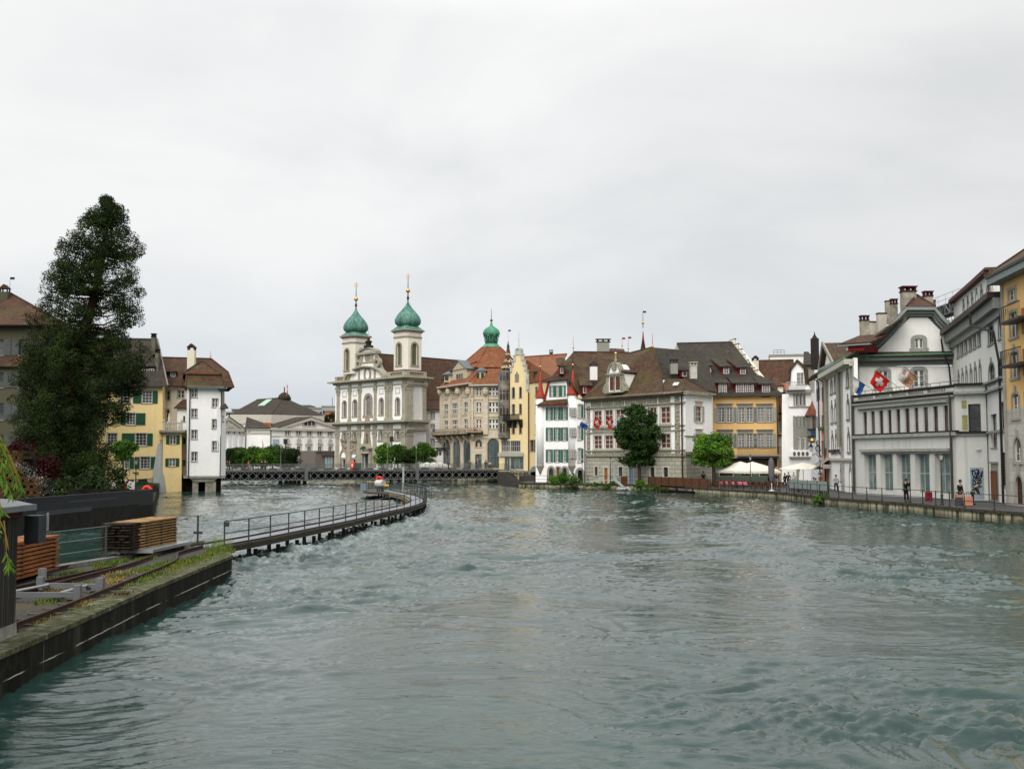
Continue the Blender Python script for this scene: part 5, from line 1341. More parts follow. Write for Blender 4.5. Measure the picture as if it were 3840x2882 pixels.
 m=MB(); z=B.z(1000,1603); m.fbox(B,B.u(985),B.u(1013),z,B.z(1000,1583),-5,-2.5); m.build('orange_plant_room',plain('orange_box',(.33,.13,.05),.8),t)
 pipe(t,B,1014,1606,1750,.12); pipe(t,B,920,1608,1750,.1)
 m=MB(); m.fbox(F,F.u(1021),F.u(1044),F.z(1030,1680),F.z(1030,1646),.1,.22); o=m.build('poster',plain('pale_blue_banner',(.42,.52,.60),.7,var=.2,scale=.5),t)
 for k,(a,b) in enumerate(((1027,1031),(1034,1039))): m=MB(); m.fprism(F,[F.uz(a,1680),F.uz(b,1680),F.uz(b-1,1664),F.uz(a+1,1662)],.22,.25); m.build('poster_figure',DSTEEL,o)
 X_=Fac(1182,238,1262,241); m=MB(); m.fbox(X_,0,X_.len,2,X_.z(1182,1689),-8,0); an=thing('theatre_annex','low bronze grey box annex with glass doors beside the church','annex',X_.W(0,2)); m.build('wall',plain('bronze_grey_panel',(.20,.175,.15),.6,var=.12),an)
 m=MB(); m.fbox(X_,X_.u(1205),X_.len,X_.z(1200,1709),X_.z(1200,1690),0,.5); m.build('fascia',plain('dark_bronze',(.12,.10,.085),.6),an)
 for a,b in ((1219,1227),(1229,1237),(1239,1247)): m=MB(); m.fbox(X_,X_.u(a),X_.u(b),2.1,X_.z(1200,1711),.0,.06); m.build('glass_door',plain('pale_blue_glass',(.36,.50,.52),.2),an)
 m=MB(); m.fbox(X_,X_.u(1248),X_.len,2.1,X_.z(1200,1709),0,.08); m.build('orange_panel',plain('orange_box',(.33,.13,.05)),an)
 cu=bpy.data.curves.new('annex_lettering','FONT'); cu.body='UG/Box'; cu.size=.85; cu.extrude=.02
 to=bpy.data.objects.new('annex_lettering',cu); COL.objects.link(to); dg=bpy.context.evaluated_depsgraph_get(); me=bpy.data.meshes.new_from_object(to.evaluated_get(dg)); COL.objects.unlink(to)
 to=bpy.data.objects.new('lettering',me); COL.objects.link(to); me.materials.clear(); me.materials.append(DFR); to.parent=an; pp=X_.W(X_.u(1184),X_.z(1184,1700),.05); to.location=pp-LOC[an.name]; to.rotation_euler=(PI/2,0,math.atan2(X_.t.y,X_.t.x)); to.scale=(.62,1,1)
theatre()
# church
PATINA=None
def church():
 F=Fac(1255,229,1521,212); t=thing('baroque_church','white baroque church with sandstone pilasters and two green onion domes','church',F.W(12,2.05))
 def U(px,py=1500): return F.u(px,py)
 px=F.len/266.0
 zt=lambda y: F.z(1521,y)      # heights measured at the right corner of the front
 ztop=zt(1410); zmid=zt(1579); z0=2.0
 ws=[]
 def aw(xa,xb,ya,yb,**k):
  d=dict(u0=F.u(xa,(ya+yb)/2),u1=F.u(xb,(ya+yb)/2),z1=F.z((xa+xb)/2,ya),z0=F.z((xa+xb)/2,yb),arch=1,sw=.26,sm=CH1,fm=SURG,gm=GLL,nx=1,nz=6,mw=.05,rec=.3,proud=.05); d.update(k); ws.append(d); return d
 CH1=plain('church_trim',(.36,.31,.24),.85,var=.2); GLL=glassm('leaded_glass',(.12,.125,.125),.4)
 aw(1285,1298,1504,1563); aw(1324,1338,1500,1561); aw(1370,1391,1484,1556,nx=1,nz=8,sw=.6); aw(1423,1437,1494,1555); aw(1484,1498,1492,1553)
 for xa,xb,ya,yb in ((1286,1299,1623,1649),(1324,1337,1621,1648),(1424,1436,1618,1648),(1484,1499,1616,1646)): aw(xa,xb,ya,yb,nz=2,sw=.5)
 aw(1371,1381,1618,1660,nz=0,nx=0,sw=.3,gm=DFR)
 for xa,xb,ya in ((1284,1295,1722),(1323,1334,1722)): aw(xa,xb,ya,1752,nz=0,nx=0,arch=0,sw=.4,gm=DFR,fm=DFR)
 aw(1423,1434,1722,1752,nz=0,nx=0,arch=0,sw=.4,gm=SHG,fm=SHG)
 GRN_D=slatted('green_church_door',(.03,.075,.06),.5)
 aw(1366,1388,1699,1752,nz=3,nx=1,arch=0,sw=.7,gm=GRN_D,fm=GRN_D)
 ol=[(0,z0),(F.len,z0),(F.len,ztop),(0,ztop)]
 wall(t,F,ol,ws,WHITE,D=4.9,rec=.3)
 for d in ws: window(t,F,d,'door' if d['gm'] in (GRN_D,SHG) else 'window')
 def pil(xa,xb,y0,y1,pr=.16,cap=1,base=1,ref=1521,FF=F,mat=CHST):
  m=MB(); u0,u1=FF.u(xa),FF.u(xb); a=FF.z(ref,y1); b=FF.z(ref,y0)
  m.fbox(FF,u0,u1,a,b,-.05,pr);
  m.build('pilaster',mat,t,uv=True)
  if cap:
   c=MB(); c.fbox(FF,u0-.14,u1+.14,b-.35,b,-.05,pr+.14); c.fbox(FF,u0-.1,u1+.1,b-1.1,b-.95,-.05,pr+.08)
   for uu in (u0,u1): c.tube([FF.W(uu,b-.55,0),FF.W(uu,b-.55,pr+.12)],.22,8)
   c.build('capital',mat,t,uv=True)
  if base: c=MB(); c.fbox(FF,u0-.15,u1+.15,a,a+.7,-.05,pr+.10); c.build('pilaster_base',mat,t,uv=True)
 UP=[(1262,1272),(1306,1315),(1343,1353),(1402,1411),(1444,1456),(1459,1470),(1508,1521)]
 for xa,xb in UP: pil(xa,xb,1440,1577)
 LP=[(1259,1272),(1302,1315),(1340,1353),(1399,1412),(1439,1456),(1459,1472),(1505,1521)]
 for xa,xb in LP: pil(xa,xb,1613,1752,.18,base=0)
 def cor(y0,y1,pr,FF=F,ref=1521,e0=0,e1=0,name='cornice',mat=CHST):
  m=MB(); m.fbox(FF,-e0,FF.len+e1,FF.z(ref,y1),FF.z(ref,y0),-.1,pr); m.build(name,mat,t,uv=True)
 cor(1410,1416,1.3,e0=1.2,e1=1.2); cor(1416,1423,.4,e0=.4,e1=.4); cor(1435,1439,.2,name='architrave');
 cor(1573,1581,1.3,e0=1.2,e1=1.2); cor(1581,1588,.4,e0=.4,e1=.4); cor(1604,1610,.2,name='architrave')
 for xa,xb in UP: pil(xa,xb,1424,1434,.20,0,0)
 for xa,xb in LP: pil(xa,xb,1590,1603,.22,0,0)
 for x0,x1,y0,y1 in ((1283,1297,1466,1488),(1322,1336,1463,1484),(1421,1435,1456,1477),(1482,1498,1453,1475)):
  m=MB(); ua,ub=F.u(x0),F.u(x1); za=F.z(x0,y1); zb=F.z(x0,y0)
  for q in ((ua,ub,za,za+.1),(ua,ub,zb-.1,zb),(ua,ua+.08,za,zb),(ub-.08,ub,za,zb)): m.fbox(F,*q,-.02,.09)
  m.build('blank_panel',SURL,t)
 for x0,x1,y0,y1 in ((1284,1299,1653,1692),(1320,1337,1655,1700)):
  m=MB(); ua,ub=F.u(x0),F.u(x1); za=F.z(x0,y1); zb=F.z(x0,y0); m.fbox(F,ua,ub,za,zb,-.02,.18); m.fbox(F,ua-.3,ub+.3,zb,zb+.45,-.02,.5)
  for k in range(6): m.lathe(F.W(ua+(ub-ua)*random.random(),za+(zb-za)*random.random()*.8,.15),[(.05,0),(.3,.25),(.2,.6),(.05,.8)],6)
  m.build('relief',CH1,t)
 for x in (1289,1328):
  m=MB(); cu=F.u(x); m.arcband(F,cu,F.z(x,1712),.9,1.25,0,PI,-.02,.2,0,14,1.3); m.fbox(F,cu-1.25,cu-.9,z0,F.z(x,1712),-.02,.2); m.fbox(F,cu+.9,cu+1.25,z0,F.z(x,1712),-.02,.2); m.build('niche_arch',CH1,t)
 m=MB(); cu=F.u(1377); zp=F.z(1377,1686); w=F.u(1397)-cu; m.arcband(F,cu,zp-.3,w*.74,w*1.15,.12*PI,.88*PI,-.1,1.0,0,18,.75); m.fbox(F,cu-w*.8,cu+w*.8,zp-.75,zp-.3,-.1,.8)
 m.fbox(F,F.u(1357),F.u(1365),z0,zp-.75,-.1,.55); m.fbox(F,F.u(1389),F.u(1397),z0,zp-.75,-.1,.55); m.build('portal',CHST,t,uv=True)
 m=MB(); m.fprism(F,[(cu-1.5,zp+.3),(cu+1.5,zp+.3),(cu+.9,zp+3.2),(cu+1.0,zp+5.6),(cu+.5,zp+6.6),(cu-.5,zp+6.6),(cu-1.0,zp+5.6),(cu-.9,zp+3.2)],-.02,.12); m.lathe(F.W(cu,zp+1.2,.5),[(.3,0),(.35,.8),(.25,1.7),(.3,1.9),(.2,2.3),(.02,2.5)],8); m.build('niche_statue',CH1,t)
 zl=ztop+.05; ua,ub=F.u(1298,1430),F.u(1450,1412); cu=(ua+ub)/2; w=(ub-ua)/2; h=F.z(1384,1371)-zl
 m=MB(); m.fprism(F,[(cu+w*math.cos(a)*.95,zl+h*.93*math.sin(a)) for a in np.linspace(0,PI,20)],-.5,.05); m.build('lunette_wall',WHITE,t)
 m=MB(); m.arcband(F,cu,zl,w*.90,w*1.0,0,PI,-.6,.9,0,26,h/w*1.0); m.arcband(F,cu,zl,w*.82,w*.90,0,PI,-.4,.5,0,26,h/w); m.build('arched_cornice',CHST,t,uv=True)
 m=MB(); ou=F.u(1377); oz=F.z(1377,1405); m.arcband(F,ou,oz,.75,1.15,0,2*PI,-.02,.25,0,20,1.45); m.build('oval_frame',CH1,t)
 for x in (1348,1407): m=MB(); hh=h*.72; m.fbox(F,F.u(x-3,1400),F.u(x+3,1400),zl,zl+hh,-.02,.2); m.build('lunette_strip',CHST,t,uv=True)
 a0,a1=F.u(1352,1350),F.u(1409,1350); zb=zl+h*.93; zc=F.z(1380,1327); m=MB(); m.fbox(F,a0,a1,zb-1.2,zc,-.6,.1); m.build('attic_wall',WHITE,t)
 m=MB()
 for x in (1357,1396): m.fbox(F,F.u(x-3,1345),F.u(x+6,1345),F.z(1380,1356),zc,-.6,.3)
 m.fbox(F,a0-.3,a1+.3,F.z(1380,1360),F.z(1380,1355),-.6,.35); m.fbox(F,a0-.9,a1+.9,zc-.1,zc+.35,-.7,.7)
 for s_,u in ((-1,a0),(1,a1)):
  zq=F.z(1380,1362); m.arcband(F,u+s_*.55,zq,.45,1.0,0,2*PI,-.5,.35,0,14); m.fprism(F,[(u,zq+.3),(u+s_*1.2,zq+.6),(u+s_*.35,zc-1.4),(u,zc-.6)],-.5,.25)
 m.build('attic_trim',CHST,t,uv=True)
 zc2=zc+.35; cu2=(a0+a1)/2; w2=(a1-a0)/2+.6; h2=F.z(1380,1303)-zc2
 m=MB(); m.arcband(F,cu2,zc2,w2*.78,w2,0,PI,-.7,.6,0,18,h2/w2); m.build('attic_arch',CHST,t,uv=True)
 m=MB(); m.fprism(F,[(cu2+w2*.85*math.cos(a),zc2+h2*.8*math.sin(a)) for a in np.linspace(0,PI,14)],-.5,0); m.build('attic_lunette',WHITE,t)
 m=MB(); m.fprism(F,[(cu2+.95*math.cos(a)*(1-.25*abs(math.sin(a*1))),(zc+F.z(1380,1355))/2+1.1*math.sin(a)) for a in np.linspace(0,2*PI,16,endpoint=False)],0,.2); m.build('cartouche',CH1,t)
 m=MB(); m.lathe(F.W(cu2,zc2+h2,-.1),[(1.0,0),(1.0,.4),(.55,.5),(.55,1.0),(.75,1.1),(.7,1.3),(.3,1.5),(.25,1.8),(.05,1.9)],8); m.build('attic_urn',MOULD,t); finial(t,F.W(cu2,zc2+h2+1.7,-.1),2.0,.16)
 def balus(FF,ua,ub,zb,hh,k):
  m=MB(); m.fbox(FF,ua,ub,zb,zb+.25,-.35,.1); m.fbox(FF,ua,ub,zb+hh-.25,zb+hh,-.4,.15); m.fbox(FF,ua,ua+.8,zb,zb+hh,-.38,.12); m.fbox(FF,ub-.8,ub,zb,zb+hh,-.38,.12); m.build('balustrade',CHST,t,uv=True)
  for j in range(k):
   u=ua+1.0+(ub-ua-2.0)*(j+.5)/k; q=MB(); q.lathe(FF.W(u,zb+.25,-.1),[(.10,0),(.17,(hh-.5)*.35),(.07,(hh-.5)*.75),(.11,hh-.5)],6); q.build('baluster',CH1,t)
 hb=F.z(1384,1388)-F.z(1384,1408)
 balus(F,F.u(1258,1420),F.u(1302,1415),ztop+.02,hb,7); balus(F,F.u(1456,1400),F.u(1519,1395),ztop+.02,hb,9)
 n=F.n; P1=F.W(F.len,0); S=Fac.__new__(Fac); S.o=Vector((P1.x,P1.y,0)); S.t=-F.n.copy(); S.n=F.t.copy(); S.len=5.1
 m=wall(t,S,[(0,z0),(S.len,z0),(S.len,ztop),(0,ztop)],[],WHITE,D=.2,name='flank_wall')
 def cor2(y0,y1,pr,e=0,name='cornice'):
  m=MB(); m.fbox(S,0,S.len+e,F.z(1521,y1),F.z(1521,y0),-.1,pr); m.build(name,CHST,t,uv=True)
 cor2(1410,1416,1.3,.8); cor2(1416,1424,.75,.5); cor2(1434,1440,.55,0,'architrave'); cor2(1573,1581,1.3); cor2(1581,1590,.8); cor2(1603,1611,.6,0,'architrave')
 def spil(u0,u1,ya,yb,pr=.18):
  m=MB(); m.fbox(S,u0,u1,F.z(1521,yb),F.z(1521,ya),-.05,pr); m.build('pilaster',CHST,t,uv=True)
  c=MB(); b=F.z(1521,ya); c.fbox(S,u0-.15,u1+.15,b-.35,b,-.05,pr+.2); c.fbox(S,u0-.1,u1+.1,b-1.1,b-.95,-.05,pr+.08); c.build('capital',CHST,t,uv=True)
 spil(0,1.6,1440,1577); spil(4.1,5.0,1440,1577); spil(0,1.6,1611,1752,.2)
 m=MB(); m.fbox(S,0,1.6,F.z(1521,1434),F.z(1521,1424),-.05,.55); m.fbox(S,4.1,5.0,F.z(1521,1434),F.z(1521,1424),-.05,.55); m.build('frieze_block',CHST,t,uv=True)
 balus(S,0.0,5.1,ztop+.02,hb,7)
 global PATINA
 nt=NT('copper_patina'); o=nt.obj(); w=nt.noise(o,1.0,6,.7,scl=(2.2,2.2,.25)); f=nt.noise(o,.8,4,.6)
 c=nt.ramp(w,[(.32,(.028,.06,.048)),(.50,(.085,.20,.155)),(.72,(.22,.39,.31))]); c=nt.mix(nt.ramp(f,[(.52,0.0),(.7,.6)]),c,(.06,.14,.16)); nt.col(c); nt.set(Roughness=.6); PATINA=nt.mat
 def tower(cxp,cY,ybase,ycor,ycap,ybulb0,ybulb1,ybulbtop,yball,ytip,half,wiy):
  c=at(cxp,HZ,cY); s=cY/FPX; z=lambda y: EYE-(y-HZ)*s
  A=half*s; B=A*.205
  vdir=Vector((c.x,c.y,0)).normalized(); right=Vector((vdir.y,-vdir.x,0))
  ax=F.t; ay=F.n     # tower square aligned with the church
  hw=A/1.414*1.16    # half width of the square
  ch=hw*.26
  pts=[(-hw+ch,hw),(hw-ch,hw),(hw,hw-ch),(hw,-hw+ch),(hw-ch,-hw),(-hw+ch,-hw),(-hw,-hw+ch),(-hw,hw-ch)]
  def ring(k,zz): return [Vector((c.x,c.y,zz))+ax*(x*k)+ay*(y*k) for x,y in pts]
  def face(i,j,zb,zt_,win):
   a=ring(1,0)[i]; b=ring(1,0)[j]; f=Fac.__new__(Fac); f.o=Vector((a.x,a.y,0)); d=(b-a); f.len=d.length; f.t=d.normalized(); f.n=Vector((f.t.y,-f.t.x,0));
   if f.n.dot(a-Vector((c.x,c.y,0)))<0: f.n=-f.n
   L=f.len; wd=L*.40; d=dict(u0=(L-wd)/2,u1=(L+wd)/2,z0=z(wiy[1]),z1=z(wiy[0]),arch=1,sw=.34,sm=CH1,fm=CH1,gm=louv,nx=0,nz=0,rec=.35,proud=.08)
   wall(t,f,[(0,zb),(L,zb),(L,zt_),(0,zt_)],[d] if win else [],TWH,D=0,name='tower_wall')
   if win: window(t,f,d)
  for i in range(8): face(i,(i+1)%8,z(ybase),z(ycor),i in (0,2,4,6))
  mm=MB(); yb=(ycor-ycap)
  def slab(ya,yb_,k): mm.prism(ring(k,z(yb_)),ring(k,z(ya)))
  zb1=ycor+ (wiy[0]-ycor)*.45
  slab(zb1-3,zb1+3,1.05); slab(ycor-4,ycor+1,1.10); slab(ycor-8,ycor-4,1.24); mm.build('tower_cornice',CH1,t)
  d=MB(); d.prism(ring(1.20,z(ycor-8)),ring(.72,z(ybulb0-2))); d.build('dome_skirt',PATINA,t)
  H=z(ybulbtop)-z(ybulb0); R0=A*.94*.99
  prof=[(.68,0),(.86,.045),(.96,.10),(1.0,.17),(1.0,.24),(.95,.32),(.86,.41),(.73,.50),(.58,.59),(.44,.67),(.32,.75),(.22,.82),(.14,.89),(.09,.95),(.06,1.0)]
  d=MB(); d.lathe((c.x,c.y,z(ybulb0)),[(r*R0,q*H) for r,q in prof],64,0,ribs=32,rd=.05); d.build('onion_dome',PATINA,t,smooth=True)
  zt_=z(ybulbtop); q=MB(); q.lathe((c.x,c.y,zt_-.1),[(.17,0),(.12,.4),(.30,.8),(.12,1.2),(.10,z(yball)-zt_)],10); q.build('spire_neck',plain('old_copper_neck',(.10,.055,.055),.6),t)
  b=MB(); r=.44; b.lathe((c.x,c.y,z(yball)),[(r*math.sin(a),-r*math.cos(a)) for a in np.linspace(.05,PI-.05,12)],16); b.build('gilded_ball',GOLD,t,smooth=True)
  finial(t,(c.x,c.y,z(yball)+.5),z(ytip)-z(yball)-.5,.34,ball=False,ring=True)
 louv=slatted('bell_louvres',(.11,.13,.07),.22); TWH=stucco('tower_render',(.76,.72,.63),.3,.4)
 tower(1329.5,226,1404,1268,1262,1246,0,1154,1118,1055,48,(1311,1390))
 tower(1526.0,217.5,1388,1246,1240,1222,0,1127,1086,1022,50.5,(1289,1371))
 N=Fac.__new__(Fac); N.t=-F.n; N.n=F.t
 q=F.W(F.len-2.6,0,-7.0); N.o=Vector((q.x,q.y,0)); N.len=62
 zn=N.at(1640,1474,0).z; zr=N.at(1560,1338,0).z
 cpt=F.W(F.len/2,0,-2.2); rid0=Vector((cpt.x,cpt.y,0));
 hr=F.at(1400,1327,6).z;
 r0=Vector((cpt.x,cpt.y,0)); r1=r0-F.n*60
 def zline(pxx,pyy):
  r=ray(pxx,pyy); d=(-F.n); # plane through ridge
  nn=Vector((d.y,-d.x,0)); tt=nn.dot(r0-Vector((0,0,0)))/nn.dot(r); return EYE+r.z*tt
 zr=(zline(1420,1327)+zline(1590,1340))/2
 half=8.6
 A0=r0+F.t*half; A1=r1+F.t*half; B0=r0-F.t*half; B1=r1-F.t*half; ze=zr-12.6
 def V3(v,zv): return Vector((v.x,v.y,zv))
 roof(t,[[V3(A0,ze),V3(A1,ze),V3(r1,zr),V3(r0,zr)],[V3(B0,ze),V3(B1,ze),V3(r1,zr),V3(r0,zr)]],TRB,name='nave_roof',ridge=[(V3(r0,zr),V3(r1,zr))])
 m=MB(); k=.93; m.prism([V3(r0+F.t*half*k,2),V3(r1+F.t*half*k,2),V3(r1-F.t*half*k,2),V3(r0-F.t*half*k,2)],[V3(r0+F.t*half*k,ze),V3(r1+F.t*half*k,ze),V3(r1-F.t*half*k,ze),V3(r0-F.t*half*k,ze)])
 m.prism([V3(r0+F.t*half*.9,ze),V3(r0-F.t*half*.9,ze),V3(r0,zr-.3)],[V3(r0-F.n*.3+F.t*half*.9,ze),V3(r0-F.n*.3-F.t*half*.9,ze),V3(r0-F.n*.3,zr-.3)]); m.build('nave_wall',WHITE2,t)
church()
def wing():
 F=Fac(1531,219.5,1690,216); t=thing('convent_house','plain pale house with small cross windows between church and hotel','house',F.W(5,2))
 ws=[]
 for y0,y1 in ((1546,1570),(1591,1620),(1645,1670)): ws+=row(F,[(1562,1573),(1616,1629),(1668,1680)],y0,y1,1567,nx=1,nz=1,sw=.12,sm=SURG,cw=.09)
 nt=NT('lined_render'); uv=nt.add('ShaderNodeTexCoord').outputs['UV']; b=nt.add('ShaderNodeTexBrick'); nt.l.new(uv,b.inputs['Vector']); b.inputs['Scale'].default_value=1; b.inputs['Brick Width'].default_value=60; b.inputs['Row Height'].default_value=.62; b.inputs['Mortar Size'].default_value=.03
 b.inputs['Color1'].default_value=(.66,.65,.60,1); b.inputs['Color2'].default_value=(.66,.65,.60,1); b.inputs['Mortar'].default_value=(.45,.44,.40,1); nt.col(b.outputs[0]); nt.set(Roughness=.9)
 house(t,F,[(1538,1540),(1700,1540),(1700,1762),(1538,1762)],ws,nt.mat,D=8,uv=True)
 m=MB(); m.fbox(F,F.u(1530),F.u(1700),F.z(1600,1541),F.z(1600,1533),-.5,.6); m.build('cornice',SURG,t)
 e0=F.at(1527,1535,-.9); e1=F.at(1705,1535,-.9); e1.z=e0.z; r0=F.at(1562,1501,4.5); r1=F.at(1705,1499,4.5); r1.z=r0.z; b0=F.at(1540,1535,9)
 b0.z=e0.z; roof(t,[[e0,e1,r1,r0],[e0,r0,b0]],TRB,ridge=[(r0,r1),(e0,r0)])
 G=Fac(1636,212,1672,212); m=MB(); m.fbox(G,0,G.len,2.05,G.z(1650,1682),-4,0); m.build('porch',WHITE,t)
 for a,b in ((1638,1643),(1646,1655)): m=MB(); m.fbox(G,G.u(a),G.u(b),G.z(1650,1706),G.z(1650,1686),0,.06); m.build('porch_window',GLC,t)
 m=MB(); m.fbox(G,-.4,G.len,G.z(1650,1682),G.z(1650,1678),-3,.9); m.build('balcony_slab',DFR,t)
 for k in range(9): m=MB(); u=G.len*k/9; m.fbox(G,u,u+.06,G.z(1650,1678),G.z(1650,1656),.75,.82); m.build('baluster',IRON,t)
 m=MB(); m.fbox(G,-.4,G.len,G.z(1650,1658),G.z(1650,1656),.72,.85); m.build('balcony_rail',IRON,t)
wing()
# iron truss bridge
def bridge():
 F=Fac(690,171.5,1870,195); t=thing('footbridge','grey iron lattice footbridge with ornate railing across the river','bridge',F.W(0,.6))
 IR=plain('grey_painted_iron',(.17,.18,.175),.55,.1,var=.2); zb,zt=.66,2.12; W_=4.4
 L=F.len+2
 for d in (0,-W_):
  m=MB(); m.fbox(F,0,L,zt-.13,zt,d-.15,d+.12); m.fbox(F,0,L,zb,zb+.13,d-.15,d+.12); m.build('chord',IR,t)
  p=1.262; n=int(L/p); m=MB()
  for k in range(n+1):
   u=k*p;
   if u>L: break
   zm=(zb+zt)/2; wv=.025 if k%2 else .05
   v=MB(); v.fbox(F,u-wv,u+wv,zb+.13,zt-.13,d-.05,d+.03); v.build('truss_post',IR,t)
   for s_ in (-1,1):
    for q in (-1,1):
     a=(u,zm); b=(u+s_*p*.5,zt-.13 if q>0 else zb+.13)
     A=F.W(a[0],a[1],d+.06+.02*s_*q); B=F.W(b[0],b[1],d+.06+.02*s_*q); m.bar(A,B,.055,0,.04)
  m.build('lattice',plain('light_grey_iron',(.36,.37,.365),.5,.1,var=.1),t); pass
 m=MB(); m.fbox(F,0,L,zt+.0,zt+.12,-W_-.2,.2); m.build('deck',plain('deck_edge',(.14,.14,.135),.7),t)
 m=MB(); m.fbox(F,0,L,zb+.2,zt-.02,-W_+.9,-.9); m.build('deck_shade_box',BLK,t)  # solid black box stands in for the shade between the trusses
 zr=zt+.12; hh=1.12
 for d in (.1,-W_):
  m=MB(); m.fbox(F,0,L,zr+hh-.05,zr+hh,d-.03,d+.03); m.fbox(F,0,L,zr+.06,zr+.10,d-.02,d+.02); m.fbox(F,0,L,zr+hh*.78,zr+hh*.80,d-.015,d+.015)
  k=0; u=0
  while u<L:
   m.fbox(F,u-.03,u+.03,zr,zr+hh,d-.03,d+.03); u+=2.52
  m.build('handrail',IR,t)
  m=MB(); u=.15
  while u<L:
   m.fbox(F,u-.008,u+.008,zr+.1,zr+hh-.05,d-.01,d+.01); u+=.21
  u=.3
  while u<L:
   for zz,r in ((zr+.34,.17),(zr+.70,.12)):
    for j in range(7):
     a=2*PI*j/7; b=2*PI*(j+1)/7; m.bar(F.W(u+r*math.cos(a),zz+r*math.sin(a),d),F.W(u+r*math.cos(b),zz+r*math.sin(b),d),.022)
   u+=.42
  m.build('scrollwork',IR,t)
 R=random.Random(3)
 for k in range(17):
  u=F.u(905+k*52); m=MB(); m.fbox(F,u,u+1.35,zr+.08,zr+.34,-.30,-.06); o=m.build('flower_box',plain('planter_grey',(.13,.125,.12),.8),t)
  q=MB()
  for j in range(60): a=F.W(u+R.random()*1.35,zr+.36+R.random()*.12,-.2); e=[Vector((R.uniform(-.06,.06),R.uniform(-.05,.05),R.uniform(-.05,.05))) for _ in range(3)]; q.poly([a+e[0],a+e[1],a+e[2]],R.choice((0,0,0,1)))
  q.build('flowers',[MGL,plain('pale_pink_petals',(.5,.25,.25),.7)],o,fix=False)
 for px in (1055,1077,1093,1108,1124,1146):
  u=F.u(px,1800); m=MB(); d=-1.0 if px not in (1055,1146) else 0
  m.prism([F.W(u-.45,-1.5,-.2),F.W(u+.45,-1.5,-.2),F.W(u+.45,-1.5,-1.0),F.W(u-.45,-1.5,-1.0)],[F.W(u-.22,zb,-.3),F.W(u+.22,zb,-.3),F.W(u+.22,zb,-.9),F.W(u-.22,zb,-.9)]); m.build('pile',plain('black_wet_timber',(.022,.018,.012)),t)
 for a,b in ((1495,1502),(1480,1470),(1522,1522),(1545,1545),(1565,1562)):
  u=F.u(a,1800); u2=F.u(b,1800); m=MB(); m.prism([F.W(u-.3,-1.5,-.2),F.W(u+.3,-1.5,-.2),F.W(u+.3,-1.5,-1),F.W(u-.3,-1.5,-1)],[F.W(u2-.2,zb,-.3),F.W(u2+.2,zb,-.3),F.W(u2+.2,zb,-.9),F.W(u2-.2,zb,-.9)]); m.build('pile',plain('black_wet_timber',(.022,.018,.012)),t)
 for px in (1147,1562):
  u=F.u(px); m=MB(); m.fbox(F,u-.25,u+.25,zb-.1,zr+1.25,.14,.55); m.build('lamp_pedestal',IR,t)
 return F
BF=bridge()
for px,lab in ((1147,'tall ornate lamp on the footbridge above the timber piles'),(1561,'tall ornate lamp on the footbridge right of the grey pole'),(1453,'ornate bridge lamp in front of the first church tree'),(1053,'ornate bridge lamp between the theatre trees')):
 p=BF.W(BF.u(px),0,.3 if px in (1147,1561) else -4.2); lamp_post(px,1740,1663 if px!=1561 else 1666,2.24,lab,Y=p.y,group='ornate lamps on the footbridge',mat=plain('pale_green_iron',(.20,.22,.20),.6,.1))
for px,top,Y,lab,arms in ((1333,1708,203,'three armed lamp before the church portal',2),(1480,1712,206,'short lamp between the trees in front of the church',0),(1587,1682,207,'lamp in front of the round tree right of the church',0),(1121,1706,208,'lamp standing behind the footbridge right of the theatre trees',0)):
 lamp_post(px,1755,top,2.05,lab,Y=Y,group='lamps on the far square',mat=plain('pale_green_iron',(.20,.22,.20)),arms=arms)
def traffic_light(px,top,Y,label):
 p=Vector((at(px,HZ,Y).x,Y,2.05)); h=EYE-(top-HZ)*Y/FPX-2.05; t=thing('traffic_light',label,'traffic light',p); m=MB(); m.tube([(0,0,0),(0,0,h)],.06,6); m.build('pole',IRON,t,local=True)
 for sx in (-.22,.22): m=MB(); m.box((sx,0,h-.5),(.3,.25,1.0)); m.box((sx,-.1,h-.25),(.42,.2,.06)); m.box((sx,-.1,h-.6),(.42,.2,.06)); m.build('signal_head',DSTEEL,t,local=True)
traffic_light(1468,1636,208,'dark traffic signal in front of the right church pilasters'); traffic_light(1070,1645,209,'dark traffic signal above the theatre trees')
TG=leafm('lime_tree_leaves',(.018,.055,.008),(.085,.165,.020),scale=.6)
for k,(px,w,y0,lab,mt) in enumerate(((872,36,1680,'dark clipped lime tree nearest the white tower house',DGL),(908,34,1680,'dark green clipped tree, second from the white tower house',TG),(950,38,1677,'bright clipped tree behind the cyclist on the bridge',TG),(985,32,1679,'bright clipped tree below the red and white flag',BGL),(1022,36,1671,'tallest bright clipped tree before the theatre poster',TG),(1085,42,1680,'loose darker tree right of the bridge lamp at the theatre',DGL))):
 Y=214; s=Y/FPX; z=EYE-(y0-HZ)*s; zb=EYE-(1740-HZ)*s
 broad_tree('lime_tree',(at(px,HZ,Y).x,Y,2.05),z-2,w*s*1.3,2.3,(z+zb)/2-2.35,(z-zb)/2+.6,lab,mt,.14,80,.19,170,'clipped trees in front of the theatre',cr=(.3,.5))
for k,(px,w,y0,y1,lab,mt) in enumerate(((1438,32,1667,1735,'bright round tree behind the bridge lamp in front of the church',BGL),(1492,30,1666,1735,'middle dark green tree before the right church pilasters',TG),(1536,24,1686,1738,'small dark tree between two rounder ones by the church',DGL),(1590,46,1660,1732,'largest round green tree in front of the convent house',TG))):
 Y=208; s=Y/FPX; z=EYE-(y0-HZ)*s; zb=EYE-(y1-HZ)*s
 broad_tree('round_tree',(at(px,HZ,Y).x,Y,2.05),z-2,w*s*1.3,2.2,(z+zb)/2-2.25,(z-zb)/2+.5,lab,mt,.16,90,.19,170,'round trees in front of the church',cr=(.26,.44))
